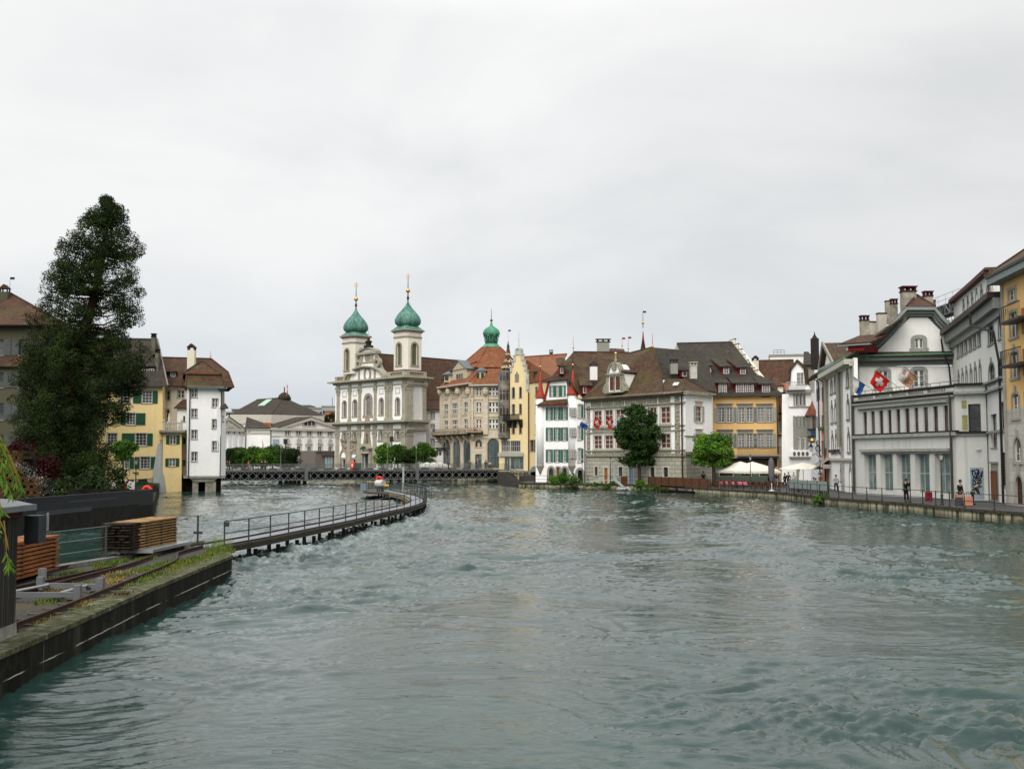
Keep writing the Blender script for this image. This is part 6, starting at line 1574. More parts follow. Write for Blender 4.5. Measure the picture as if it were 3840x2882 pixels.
# domed hotel
def vfan(F,t,pts,mat,name='roof',ridge=None): return roof(t,pts,mat,name=name,ridge=ridge)
def hotel():
 A=Fac(1653,213,1768,200.3); B=Fac(1768,200.3,1872,199.2); t=thing('domed_building','beige sandstone corner building with orange tiled roof and green lantern dome','building',A.W(8,2))
 SS=plain('hotel_trim',(.56,.48,.36),.85,var=.15)
 wa=[]; kw=dict(nx=2,nz=1,fm=WFR,sw=.12,sm=SS,cw=.1,mw=.16)
 for y0,y1 in ((1459,1486),(1516,1554),(1577,1612)): wa+=row(A,[(1667,1683),(1697,1716),(1741,1758)],y0,y1,1675,**kw)
 wa+=row(A,[(1662,1689),(1699,1726),(1738,1764)],1648,1752,1675,arch=1,nx=1,nz=2,fm=DFR,gm=GLB,sw=.25,sm=SS)
 z0,z1=A.z(1656,1762),A.z(1656,1458); ol=[(0,2),(A.len,2),(A.len,z1),(0,z1)]
 wall(t,A,ol,wa,SAND,D=9); [window(t,A,d) for d in wa]
 wb=[];
 for y0,y1 in ((1453,1482),(1508,1545),(1572,1606)): wb+=row(B,[(1787,1804)],y0,y1,1795,nx=1,nz=1,sw=.15,sm=SS,cw=.12,mw=.12)+row(B,[(1833,1868)],y0,y1,1840,nx=2,nz=1,sw=.12,sm=SS,mw=.3)
 wb+=row(B,[(1782,1807)],1647,1676,1790,arch=1,nx=1,nz=0,fm=SS,sw=.15,sm=SS,cw=.22)+row(B,[(1782,1806)],1702,1752,nx=1,nz=1,fm=DFR,gm=GLB)+row(B,[(1828,1871)],1643,1754,1840,arch=1,nx=2,nz=2,fm=DFR,gm=GLB,sw=.3,sm=SS)
 z2=B.z(1768,1444); wall(t,B,[(0,2),(B.len,2),(B.len,z2),(0,z2)],wb,SAND,D=9); [window(t,B,d) for d in wb]
 for F,xs in ((A,((1654,1661),(1686,1694),(1722,1731),(1759,1767))),(B,((1769,1776),(1813,1831)))):
  for a,b in xs:
   m=MB(); zc=F.z(a,1452); m.fbox(F,F.u(a),F.u(b),F.z(a,1628),zc,-.02,.35); m.build('pilaster',SAND,t,uv=True)
   c=MB(); u=(F.u(a)+F.u(b))/2; w=(F.u(b)-F.u(a))/2; c.lathe(F.W(u,zc-1.7,.42),[(.15,0),(w*1.2,.5),(w*1.35,1.0),(w*1.0,1.3),(w*1.2,1.5),(.2,1.7)],8); c.build('carved_capital',SS,t)
 for F,a,b,r in ((A,0,A.len+.3,1656),(B,-.3,B.len,1800)):
  for y0,y1,p in ((1451 if F is A else 1442,1456 if F is A else 1447,1.0),(1494,1499,.12),(1560,1564,.12),(1640,1643,.15)):
   m=MB(); m.fbox(F,a,b,F.z(r,y1),F.z(r,y0),-.1,p); m.build('cornice',plain('pale_grey_cornice',(.50,.50,.46),.7) if p==1.0 else SS,t)
 for F,a,b in ((A,-1.0,A.len+.6),(B,-.4,B.u(1811))):
  r=1656 if F is A else 1790; zb=F.z(r,1632 if F is A else 1622); zt=F.z(r,1611 if F is A else 1603)
  m=MB(); m.fbox(F,a,b,zb,zb+.35,-.1,1.6); m.fbox(F,a,b,zt-.15,zt,1.3,1.6); m.fbox(F,a,b,zb+.35,zt-.3,1.38,1.5); m.build('balcony',plain('stained_sandstone',(.36,.30,.22),.9,var=.4,scale=1.5),t)
  d=MB(); d.fbox(F,a-.1,b+.1,zb-.25,zb,-.1,1.3); d.build('balcony_soffit',MOULD,t)
  k=a+.8
  while k<b: c=MB(); c.prism([F.W(k-.25,zb-.25,0),F.W(k+.25,zb-.25,0),F.W(k+.25,zb-1.6,0),F.W(k-.25,zb-1.6,0)],[F.W(k-.25,zb-.25,1.1),F.W(k+.25,zb-.25,1.1),F.W(k+.25,zb-.5,1.1),F.W(k-.25,zb-.5,1.1)]); c.build('bracket',SS,t); k+=2.6
 eA=[A.at(1640,1456,-1.0),A.W(A.len,A.z(1653,1456),1.0),B.at(1874,1443,-1.0)]; z=(eA[0].z+eA[2].z)/2
 for q in eA: q.z=z
 zt=B.at(1800,1382,2.4).z; m0=A.at(1690,1382,2.6); m1=Vector((0,0,0))+A.W(A.len-.8,0,-2.4); m2=B.W(B.len,0,-2.4)
 for q in (m0,m1,m2): q.z=zt
 roof(t,[[eA[0],eA[1],m1,m0],[eA[1],eA[2],m2,m1]],TOR,name='mansard_roof',ridge=[(eA[1],m1)])
 roof(t,[[m0,m1,m1+Vector((-2,9,.6)),m0+Vector((-1,9,.6))]],TRB,name='flat_roof')
 c=at(1842,HZ,210); s=210/FPX; Z=lambda y: EYE-(y-HZ)*s
 oc=lambda R_,zz,sq=1: [Vector((c.x+R_*math.sin(a),c.y-R_*math.cos(a)*sq,zz)) for a in [PI/8+PI/4*k for k in range(8)]]
 b8=oc(6.6,Z(1386)); t8=oc(1.75,Z(1300));
 for q in b8:
  if q.x<c.x-2.5: q.x-=.4
 roof(t,[[b8[k],b8[(k+1)%8],t8[(k+1)%8],t8[k]] for k in range(8)],TOR,name='pavilion_roof',ridge=[(b8[k],t8[k]) for k in range(8)])
 r0=A.at(1721,1353,5); r1=at(1772,1353,205);
 roof(t,[[m0+Vector((0,0,0)),b8[6],at(1790,1353,205),A.at(1718,1353,5.5)],],TRB,name='link_roof')
 m=MB(); m.prism(oc(5.6,z-.5,1),oc(5.6,Z(1386)-.05)); m.build('pavilion_drum',TOR,t,uv=True)
 CU=plain('bright_verdigris',(.13,.36,.24),.55,var=.35,scale=1.2); CD=plain('dark_verdigris',(.05,.12,.085),.6,var=.4)
 d=MB(); d.prism(oc(1.95,Z(1302)),oc(1.38,Z(1289))); d.build('lantern_skirt',CU,t)
 d=MB(); d.prism(oc(1.30,Z(1290)),oc(1.30,Z(1255))); o=d.build('lantern',CD,t)
 for k in range(8):
  a=PI/4*k; q=Vector((c.x+1.24*math.sin(a),c.y-1.24*math.cos(a),Z(1268))); tx=Vector((math.cos(a),math.sin(a),0)); nn=Vector((math.sin(a),-math.cos(a),0)); mm=MB()
  for j in range(10):
   p1=2*PI*j/10; p2=2*PI*(j+1)/10; mm.bar(q+nn*.06+tx*.36*math.cos(p1)+Vector((0,0,.55*math.sin(p1))),q+nn*.06+tx*.36*math.cos(p2)+Vector((0,0,.55*math.sin(p2))),.10)
  mm.build('oval_window',CU,o)
  if k%2==0 or 1: mm=MB(); mm.tube([q+nn*.2+tx*(.62*math.cos(x))+Vector((0,0,.35+.45*math.sin(x))) for x in np.linspace(0,PI,8)],.09,5); mm.build('arched_hood',CU,o)
 H=Z(1200)-Z(1258); d=MB(); d.lathe((c.x,c.y,Z(1258)),[(1.30,0),(1.55,.08*H),(1.58,.20*H),(1.42,.36*H),(1.05,.50*H),(.55,.60*H),(.28,.68*H),(.18,.85*H),(.10,.93*H)],32,0,ribs=8,rd=.05); d.build('dome',CU,t,smooth=True)
 d=MB(); d.lathe((c.x,c.y,Z(1204)),[(.05,0),(.28,.18),(.28,.32),(.06,.5),(.03,Z(1150)-Z(1200))],8); d.build('spike',plain('old_copper_neck',(.10,.055,.055)),t)
 m=MB(); zA=A.z(1686,1440); zB=A.z(1686,1388); u0,u1=A.u(1684,1400),A.u(1737,1400); m.fbox(A,u0,u1,zA,zB,-4,-.7);
 m.fprism(A,[(u0-.3,zB),(u1+.3,zB),((u0+u1)/2,A.z(1706,1354))],-4,-.5); m.build('stone_dormer',SS,t)
 for k in range(3): m=MB(); u=u0+(u1-u0)*(.30+.16*k); m.fbox(A,u,u+(u1-u0)*.12,zA+.9,zB-.9,-.8,-.64); m.build('dormer_window',GLC,t)
 mu=(u0+u1)/2; ap=A.z(1706,1354)+.15; roof(t,[[A.W(u1+.6,zB-.1,-.3),A.W(mu,ap,-.3),A.W(mu,ap,-5),A.W(u1+.6,zB-.1,-5)],[A.W(u0-.6,zB-.1,-.3),A.W(mu,ap,-.3),A.W(mu,ap,-5),A.W(u0-.6,zB-.1,-5)]],plain('lead_sheet',(.16,.18,.18),.5),name='dormer_roof')
 for F,x0,x1,ya,yb in ((A,1655,1684,1393,1436),(B,1779,1818,1375,1430)):
  cu=(F.u(x0)+F.u(x1))/2; w=(F.u(x1)-F.u(x0))/2; zb=F.z(x0,yb); zt_=F.z(x0,ya+16); p=F.W(cu,zb,-1.4); m=MB(); m.lathe(p,[(w*.86,0),(w*.86,zt_-zb)],8,ph=PI/8); o=m.build('round_dormer',SS,t)
  m=MB(); h=F.z(x0,ya)-zt_; m.lathe((p.x,p.y,zt_),[(w*1.08,0),(w*1.05,.12),(w*.9,h*.45),(w*.5,h*.85),(.08,h)],14); m.build('dormer_dome',plain('lead_sheet',(.16,.18,.18)),o,smooth=True)
  for j in (-.5,.35): m=MB(); m.fbox(F,cu+w*j-.25*w,cu+w*j+.25*w,zb+.5,zt_-.25,-1.4+w*.70,-1.4+w*.86); m.build('dormer_window',GLS,o)
hotel()
def gable_house():
 F=Fac(1913,196,1985,193.5); t=thing('stepped_gable_house','narrow pale yellow house with white stepped gable and corner spire of patterned tiles','house',F.W(2,.8))
 ws=row(F,[(1921,1930),(1948,1956)],1454,1492,1925,nx=1,nz=1,fm=DFR,sw=.1,key=1)+row(F,[(1921,1930),(1948,1956)],1516,1553,1925,nx=1,nz=1,fm=BFR,sw=.1)+row(F,[(1921,1930),(1948,1956)],1590,1625,1925,nx=1,nz=1,fm=BFR,sw=.1,key=1)
 ws+=row(F,[(1932,1936),(1941,1945)],1403,1430,1936,arch=1,nx=0,nz=0,fm=SURL,sw=.08)+row(F,[(1936.8,1940.3)],1395,1430,1938,arch=1,nx=0,nz=0,fm=SURL,sw=.08)
 ws+=row(F,[(1914,1951)],1652,1693,nx=4,nz=1,fm=WFR,cw=.06,sw=.1,sm=SURL)
 sh=row(F,[(1914,1963)],1713,1759,nx=2,nz=0,fm=GFR,gm=GLB,sw=.15,sm=SURL)
 steps=[(1985,1408),(1978,1408),(1978,1389),(1972,1389),(1972,1370),(1966,1370),(1966,1351),(1960,1351),(1960,1331),(1953,1331),(1953,1308),(1933,1308),(1933,1336),(1926,1336),(1926,1356),(1920,1356),(1920,1377),(1913,1377)]
 ol=[(F.u(1913),.8),(F.u(1986),.8)]+[F.uz(*q) for q in steps]
 wall(t,F,ol,ws+sh,YEL2,D=.45); [window(t,F,d) for d in ws]; [window(t,F,d,'shop_window') for d in sh]
 K=Fac.__new__(Fac); K.o=F.o-F.n*.6; K.t=F.t; K.n=F.n; K.len=F.len; wall(t,K,[(F.u(1913),.8),(F.u(1985),.8),F.uz(1985,1432),F.uz(1913,1432)],[],YEL2,D=8,name='body_wall')
 for a,b,y in ((1978,1986,1408),(1971,1979,1389),(1965,1973,1370),(1959,1967,1351),(1952,1961,1331),(1925,1934,1336),(1919,1927,1356),(1912,1921,1377)):
  m=MB(); z=F.z(a,y); m.fbox(F,F.u(a),F.u(b),z,z+.22,-.6,.25); m.fbox(F,F.u(a)+.12,F.u(b),z-.9,z,.0,.16); m.build('step_cap',plain('pale_step_stone',(.50,.51,.47),.8),t)
 m=MB(); z=F.z(1943,1308); m.fbox(F,F.u(1932),F.u(1954),F.z(1943,1330),z,-.7,.12); p=F.W(F.u(1943),z,-.25); m.lathe(p,[(.75,0),(.75,.1),(.35,.5),(.12,.95)],4,ph=PI/4); m.build('pinnacle',plain('pale_step_stone',(.50,.51,.47)),t); finial(t,p+Vector((0,0,.9)),2.4,.10)
 m=MB(); m.fbox(F,F.u(1975),F.u(1986),F.z(1980,1462),F.z(1980,1408),-.3,.3); m.build('corner_pier',plain('pale_step_stone',(.50,.51,.47)),t)
 m=MB(); m.bar(F.W(F.u(1980.5),F.z(1980,1440),.33),F.W(F.u(1980.5),F.z(1980,1420),.33),.08); m.build('wall_anchor',IRON,t)
 zb=F.z(1930,1577); zt=F.z(1930,1553); m=MB(); m.fbox(F,F.u(1896),F.u(1960),zb,zb+.2,-.1,1.2);
 for k in range(22): u=F.u(1896)+(F.u(1960)-F.u(1896))*k/21; m.fbox(F,u,u+.07,zb+.2,zt,1.08,1.16)
 m.fbox(F,F.u(1896),F.u(1960),zt-.1,zt,1.05,1.2); m.build('balcony',MOULD,t)
 for x in (1916,1934,1957): m=MB(); u=F.u(x); m.prism([F.W(u-.2,zb,0),F.W(u+.2,zb,0),F.W(u+.2,zb-1.3,0),F.W(u-.2,zb-1.3,0)],[F.W(u-.2,zb,1.0),F.W(u+.2,zb,1.0),F.W(u+.2,zb-.2,1.0),F.W(u-.2,zb-.2,1.0)]); m.build('bracket',MOULD,t)
 G=Fac(1871,197.5,1913,196); ws=row(G,[(1879,1912)],1652,1693,nx=4,nz=1,fm=WFR,cw=.06); house(t,G,[(1872,1646),(1913,1646),(1913,1775),(1872,1775)],ws+row(G,[(1892,1912)],1713,1759,nx=1,nz=0,gm=GLB,fm=GFR),YEL2,D=8,name='shop_wall')
 for FF in (F,G): m=MB(); m.fbox(FF,0 if FF is G else FF.u(1913),FF.u(1964) if FF is F else FF.len,FF.z(1913,1710),FF.z(1913,1697),-.02,.35); m.build('shop_fascia',plain('pale_shop_board',(.42,.42,.38),.7),t)
 c=G.W(G.u(1892),0,.1); s=197/FPX; Z=lambda y: EYE-(y-HZ)*s; R_=21.5*s; ang=[PI+PI*k/5-.0 for k in range(6)]
 def arc(r,zz): return [Vector((c.x+r*math.cos(a),c.y+r*math.sin(a)*1.1,zz)) for a in ang]
 ST=plain('weathered_grey_stone',(.27,.255,.22),.9,var=.45,scale=1.2); m=MB(); m.prism(arc(R_,Z(1640)),arc(R_,Z(1389))); m.build('bay_wall',ST,t)
 m=MB(); m.prism(arc(.4,Z(1652)),arc(R_,Z(1640)));
 for y in (1459,1475,1520,1563,1572,1630): m.prism(arc(R_*1.06,Z(y+2)),arc(R_*1.06,Z(y-2)))
 m.build('bay_band',ST,t)
 for y0,y1 in ((1397,1428),(1466,1500),(1530,1560),(1588,1620)):
  for k in range(1,4):
   a,b=ang[k],ang[k+1]; p0=Vector((c.x+R_*math.cos(a),c.y+R_*1.1*math.sin(a),0)); p1=Vector((c.x+R_*math.cos(b),c.y+R_*1.1*math.sin(b),0)); f=Fac.__new__(Fac); f.o=p0; f.len=(p1-p0).length; f.t=(p1-p0).normalized(); f.n=Vector((f.t.y,-f.t.x,0)); m=MB()
   for q in ((.16,.46),(.54,.84)): m.fbox(f,f.len*q[0],f.len*q[1],Z(y1),Z(y0),-.05,.03)
   m.build('bay_window',DFR if y0>1450 else GLS,t)
 nt=NT('patterned_tiles'); o=nt.obj(); sp=nt.add('ShaderNodeSeparateXYZ'); nt.l.new(o,sp.inputs[0]); at2=nt.math('ARCTAN2',nt.math('SUBTRACT',sp.outputs[0],c.x-t.location.x),nt.math('SUBTRACT',sp.outputs[1],c.y-t.location.y))
 zig=nt.math('PINGPONG',nt.math('MULTIPLY',at2,2.2),.55); v=nt.math('FRACT',nt.math('MULTIPLY',nt.math('ADD',sp.outputs[2],zig),.8)); k=nt.math('LESS_THAN',v,.22); k2=nt.math('GREATER_THAN',v,.72)
 cc=nt.mix(k,(.10,.035,.02),(.55,.48,.28)); cc=nt.mix(nt.math('MULTIPLY',k2,.9),cc,(.04,.06,.02)); nt.col(cc); nt.set(Roughness=.6)
 H=Z(1300)-Z(1380); m=MB(); m.lathe((c.x+.7,c.y+.6,Z(1381)),[(R_*1.45,0),(R_*1.05,H*.16),(R_*.78,H*.34),(R_*.5,H*.62),(R_*.22,H)],8,ph=PI/8); m.build('tiled_spire',nt.mat,t)
 m=MB(); m.lathe((c.x+.7,c.y+.6,Z(1301)),[(.30,0),(.10,.75),(.03,Z(1281)-Z(1300)+.3)],8); m.build('spire_tip',GUT,t); finial(t,(c.x+.7,c.y+.6,Z(1281)),2.2,.07,vane=True,ball=False)
 S=Fac(1985,193.5,2040,185); ws=row(S,[(1987,2008)],1650,1690,nx=2,nz=1,fm=DFR,sw=.1)+row(S,[(2006,2016)],1450,1482,nx=1,nz=1,fm=BFR)
 for y in (1510,1590): ws+=row(S,[(2006,2016)],y,y+38,nx=1,nz=1,fm=BFR)
 house(t,S,[(1985,1436),(2080,1436),(2080,1812),(1985,1812)],ws,YEL2,D=7,name='side_wall')
 m=MB(); cu=S.u(2007); zz=S.z(2007,1768); w=S.u(2026)-cu; m.fprism(S,[(cu-w,.7),(cu+w,.7)]+[(cu+w*math.cos(a),zz+1.0*math.sin(a)) for a in np.linspace(0,PI,10)],-.05,.05); m.build('garage_door',plain('blue_grey_door',(.24,.27,.30),.6),t)
 e0=F.at(1984,1437,-.3); e1=S.at(2075,1434,-.8); e1.z=e0.z; r0=F.at(1961,1338,5.5); r1=F.at(2126,1344,5.5); r1.z=r0.z; roof(t,[[e0,e1,r1,r0]],TOR,ridge=[(r0,r1)],name='wing_roof')
 for x0,x1,y0,y1 in ((2003,2026,1390,1416),(2058,2074,1390,1412)):
  D=Fac(x0,190,x1,189); o=MB(); o.fbox(D,0,D.len,D.z(x0,y1),D.z(x0,y0),-4,0); o=o.build('dormer',BFR,t); m=MB(); m.fbox(D,.3,D.len-.3,D.z(x0,y1)+.2,D.z(x0,y0)-.15,0,.05); m.build('dormer_window',GLC,o)
  roof(t,[[D.W(-.8,D.z(x0,y0)-.2,.6),D.W(D.len+.8,D.z(x0,y0)-.2,.6),D.W(D.len+.2,D.z(x0,1352),-4.5),D.W(-1.6,D.z(x0,1352),-4.5)]],TRB,name='dormer_roof')
 p=F.at(2067,1345,6); chimney(t,p,.6,.6,1.1,TRB,'slab'); pipe(t,F,1986,1470,1790,.12,plain('copper_brown_pipe',(.12,.06,.04),.5),d=.3)
 st=thing('stone_steps','dark stone steps with iron handrail leading from the bridge end down to the quay','steps',at(1945,1790,175)); n=9; a=Vector((X(1918,181)[0],181,2.12)); b=Vector((X(1978,166)[0],166,.78))
 dn=(b-a); dn.z=0; dn=dn.normalized(); sd=Vector((-dn.y,dn.x,0)); sd=-sd if sd.y>0 else sd
 for k in range(n):
  p=a.lerp(b,(k+.5)/n); m=MB(); m.box((p.x,p.y+1.2,p.z/2),((b-a).length/n*1.02,4.6,p.z),0,math.atan2(dn.y,dn.x)); m.build('tread',plain('wet_step_stone',(.085,.08,.07),.8,var=.3),st)
 m=MB();
 for h in (.45,.95): m.tube([a+Vector((-.5,-2.1,h)),b+Vector((-.5,-1.2,h))],.035,5)
 for k in range(7): p=(a+Vector((-.5,-2.1,0))).lerp(b+Vector((-.5,-1.2,0)),k/6); m.tube([p-Vector((0,0,.3)),p+Vector((0,0,.95))],.03,5)
 m.build('handrail',IRON,st)
 m=MB(); q=[X(1868,187),X(1925,178),X(1946,168),X(1955,182),X(1882,198.5)]; m.prism([Vector((*p,-1.2)) for p in q],[Vector((*p,2.1)) for p in q]); struct(m,'bridge_abutment',QST,uv=True)
 lt=MB(); G2=Fac(1893,196,1905,196)
gable_house()
# white house with green shutters and red turrets
def turret_house():
 F=Fac(2009,162,2133,160); t=thing('turret_house','white house with green shutters, two red cone turrets and pointed arcade arches','house',F.W(2,.75)); s=161/FPX
 ws=[]; kw=dict(nx=1,nz=2,sw=.05,fm=WFR,sm=SURG,cw=.04)
 R3=((1527,1574),(1603,1652),(1685,1732)); sh=dict(sh=.265,shm=SHT)
 for y0,y1 in R3: ws+=row(F,[(2055,2066),(2084,2095),(2112,2123)],y0,y1,2060,**kw,**sh)
 for y in (1540,1613,1695): ws+=row(F,[(2022,2031)],y,y+26,2026,nx=0,nz=1,sw=.16,fm=WFR)
 ar=row(F,[(2058,2076),(2109,2126)],1753,1805,2067,arch=1.7,point=1,nx=0,nz=1,fm=DFR,sw=.3,sm=SURG)
 dr=row(F,[(2088,2098)],1752,1806,2092,nx=0,nz=1,fm=plain('brown_oak_door',(.22,.09,.04),.6),gm=plain('brown_oak_door',(.22,.09,.04)),sw=.2)
 wall(t,F,[(0,.75),(F.len,.75),(F.len,F.z(2009,1498)),(0,F.z(2009,1498))],ws+ar+dr,WHITE,D=9)
 for d in ws+ar: window(t,F,d)
 window(t,F,dr[0],'door')
 gw=row(F,[(2066,2075),(2087,2096),(2108,2116)],1446,1487,2070,nx=1,nz=2,sw=.03,sh=.20,shm=SHT)
 house(t,F,[(2041,1500),(2128,1494),(2124,1424),(2060,1430)],gw,WHITE,D=1.0,name='gable_wall')
 m=MB(); m.bar(F.W(*F.uz(2042,1501),.15),F.W(*F.uz(2060,1428),.15),.22,0,.3); m.build('red_verge',REDP,t)
 roof(t,[[F.at(2014,1518,-.9),F.at(2128,1510,-.9),F.at(2128,1492,.1),F.at(2036,1500,.1)]],TMO,name='pent_roof')
 m=MB(); m.fbox(F,F.u(2017),F.u(2127),F.z(2070,1520),F.z(2070,1516),-.1,.85); m.build('red_fascia',REDP,t)
 def turret(cx,r,y0,y1,ya,yf,yb):
  c=F.W(F.u(cx),0,-.15); Z=lambda y: EYE-(y-HZ)*c.y/FPX; R_=r*s
  m=MB(); m.lathe((c.x,c.y,Z(yb)),[(R_*.80,0),(R_*.80,Z(y0)-Z(yb))],20); m.build('turret_wall',WHITE,t,smooth=True)
  m=MB(); H=Z(ya)-Z(y0); m.lathe((c.x,c.y,Z(y0)),[(R_*1.02,-.1),(R_*1.04,0),(R_*.72,H*.13),(R_*.52,H*.3),(R_*.28,H*.62),(R_*.06,H)],20); m.build('turret_roof',plain('red_lead_sheet',(.40,.075,.045),.55,var=.12),t,smooth=True)
  finial(t,(c.x,c.y,Z(ya)),Z(yf)-Z(ya),.16)
  m=MB(); m.lathe((c.x,c.y,Z(1785)),[(.1,0),(R_*.5,Z(1762)-Z(1785)),(R_*.86,Z(1747)-Z(1785)),(R_*.92,Z(1744)-Z(1785))],16); m.build('turret_corbel',SURG,t,smooth=True)
 turret(2026,19,1490,0,1392,1330,1747); turret(2148,23,1478,0,1386,1322,1747)
 T=Fac(2133,159.2,2163,159.2);
 for y in (1531,1606,1688):
  for a,b in ((2137.5,2144),(2151,2157.5)):
   d=row(T,[(a,b)],y,y+27,nx=0,nz=1,sw=.12,rec=.12)[0]; o=Fac(2133,158.9,2163,158.9); window(t,o,dict(d,rec=-.02))
 G=Fac(2133,160.3,2197,157.6); ws=[]
 for y0,y1 in ((1517,1566),(1599,1648),(1682,1732)): ws+=row(G,[(2169,2179)],y0,y1,2174,sh=.36,shm=SHT,sides='r',nx=1,nz=2,sw=.14)
 ws+=row(G,[(2163,2186)],1760,1806,2170,arch=1,nx=0,nz=0,fm=SURG,sw=.35,sm=SURG,gm=BLK)
 house(t,G,[(2133,1492),(2197,1503),(2197,1810),(2133,1810)],ws,WHITE,D=8,name='side_wall')
 r0=F.at(2150,1319,7); r1=at(2358,1324,168); r1.z=r0.z
 a=F.at(2052,1428,-.6); b=F.at(2130,1420,-.6); c=at(2196,1502,157.3); d=at(2300,1470,158)
 roof(t,[[a,b,r0],[b,c,r0],[c,at(2330,1495,157),r1,r0]],TMO,name='roof',ridge=[(r0,r1)])
 roof(t,[[a,r0,r0+Vector((2,7,-5)),a+Vector((1,9,-.3))]],TMO,name='rear_roof')
 finial(t,r0,(1319-1262)*168/FPX,.15,mat=REDP)
 def dorm(x0,x1,y0,y1,Y,mat,wx0,wx1,rfm=TMO,parent=t,dep=3.5,ext=5,sw=0):
  D=Fac(x0,Y,x1,Y); m=MB(); m.fbox(D,0,D.len,D.z(x0,y1),D.z(x0,y0),-dep,0); o=m.build('dormer',mat,parent); m=MB(); z0,z1=D.z(x0,y1)+.08,D.z(x0,y0)-.12; u0,u1=D.u(wx0,y0),D.u(wx1,y0); m.fbox(D,u0,u1,z0,z1,0,.04,1)
  nn=max(1,round((u1-u0)/.75));
  for k in range(nn): w=(u1-u0)/nn; m.fbox(D,u0+w*k+.07,u0+w*(k+1)-.05,z0+.08,z1-.08,.02,.055,0)
  m.build('dormer_window',[GLS,WFR],o)
  z=D.z(x0,y0); q=[D.W(-.35,z-.05,.4),D.W(D.len+.35,z-.05,.4),D.W(D.len+.35,z+dep*.38,-dep),D.W(-.35,z+dep*.38,-dep)]; mid=D.W(D.len/2,z+.5,-.2); mb_=D.W(D.len/2,z+.5+dep*.3,-dep)
  roof(parent,[[q[0],q[3],mb_,mid],[q[1],q[2],mb_,mid],[q[0],q[1],mid]],rfm,name='dormer_roof'); return o
 dorm(2098,2116,1370,1402,160,REDP,2102,2111); dorm(2184,2214,1444,1476,157.6,REDP,2187,2198)
 p=at(2226,1425,159.5); chimney(t,p,1.05,.9,(1425-1375)*160/FPX,WHITE2,'house',capm=DSTEEL)
 m=MB(); a=at(2258,1400,170); chimney(t,at(2262,1330,172),1.9,1.0,2.0,SURG,'slab')
 roof(t,[[at(2246,1324,170),at(2348,1330,170),at(2340,1308,175),at(2290,1305,175)]],TRB,name='rear_roof_piece')
 for px,yb,yt in ((2333,1305,1268),(2356,1325,1262)): finial(t,at(px,yb,170),(yb-yt)*170/FPX,.15,mat=REDP,vane=True)
 return dorm
dorm=turret_house()
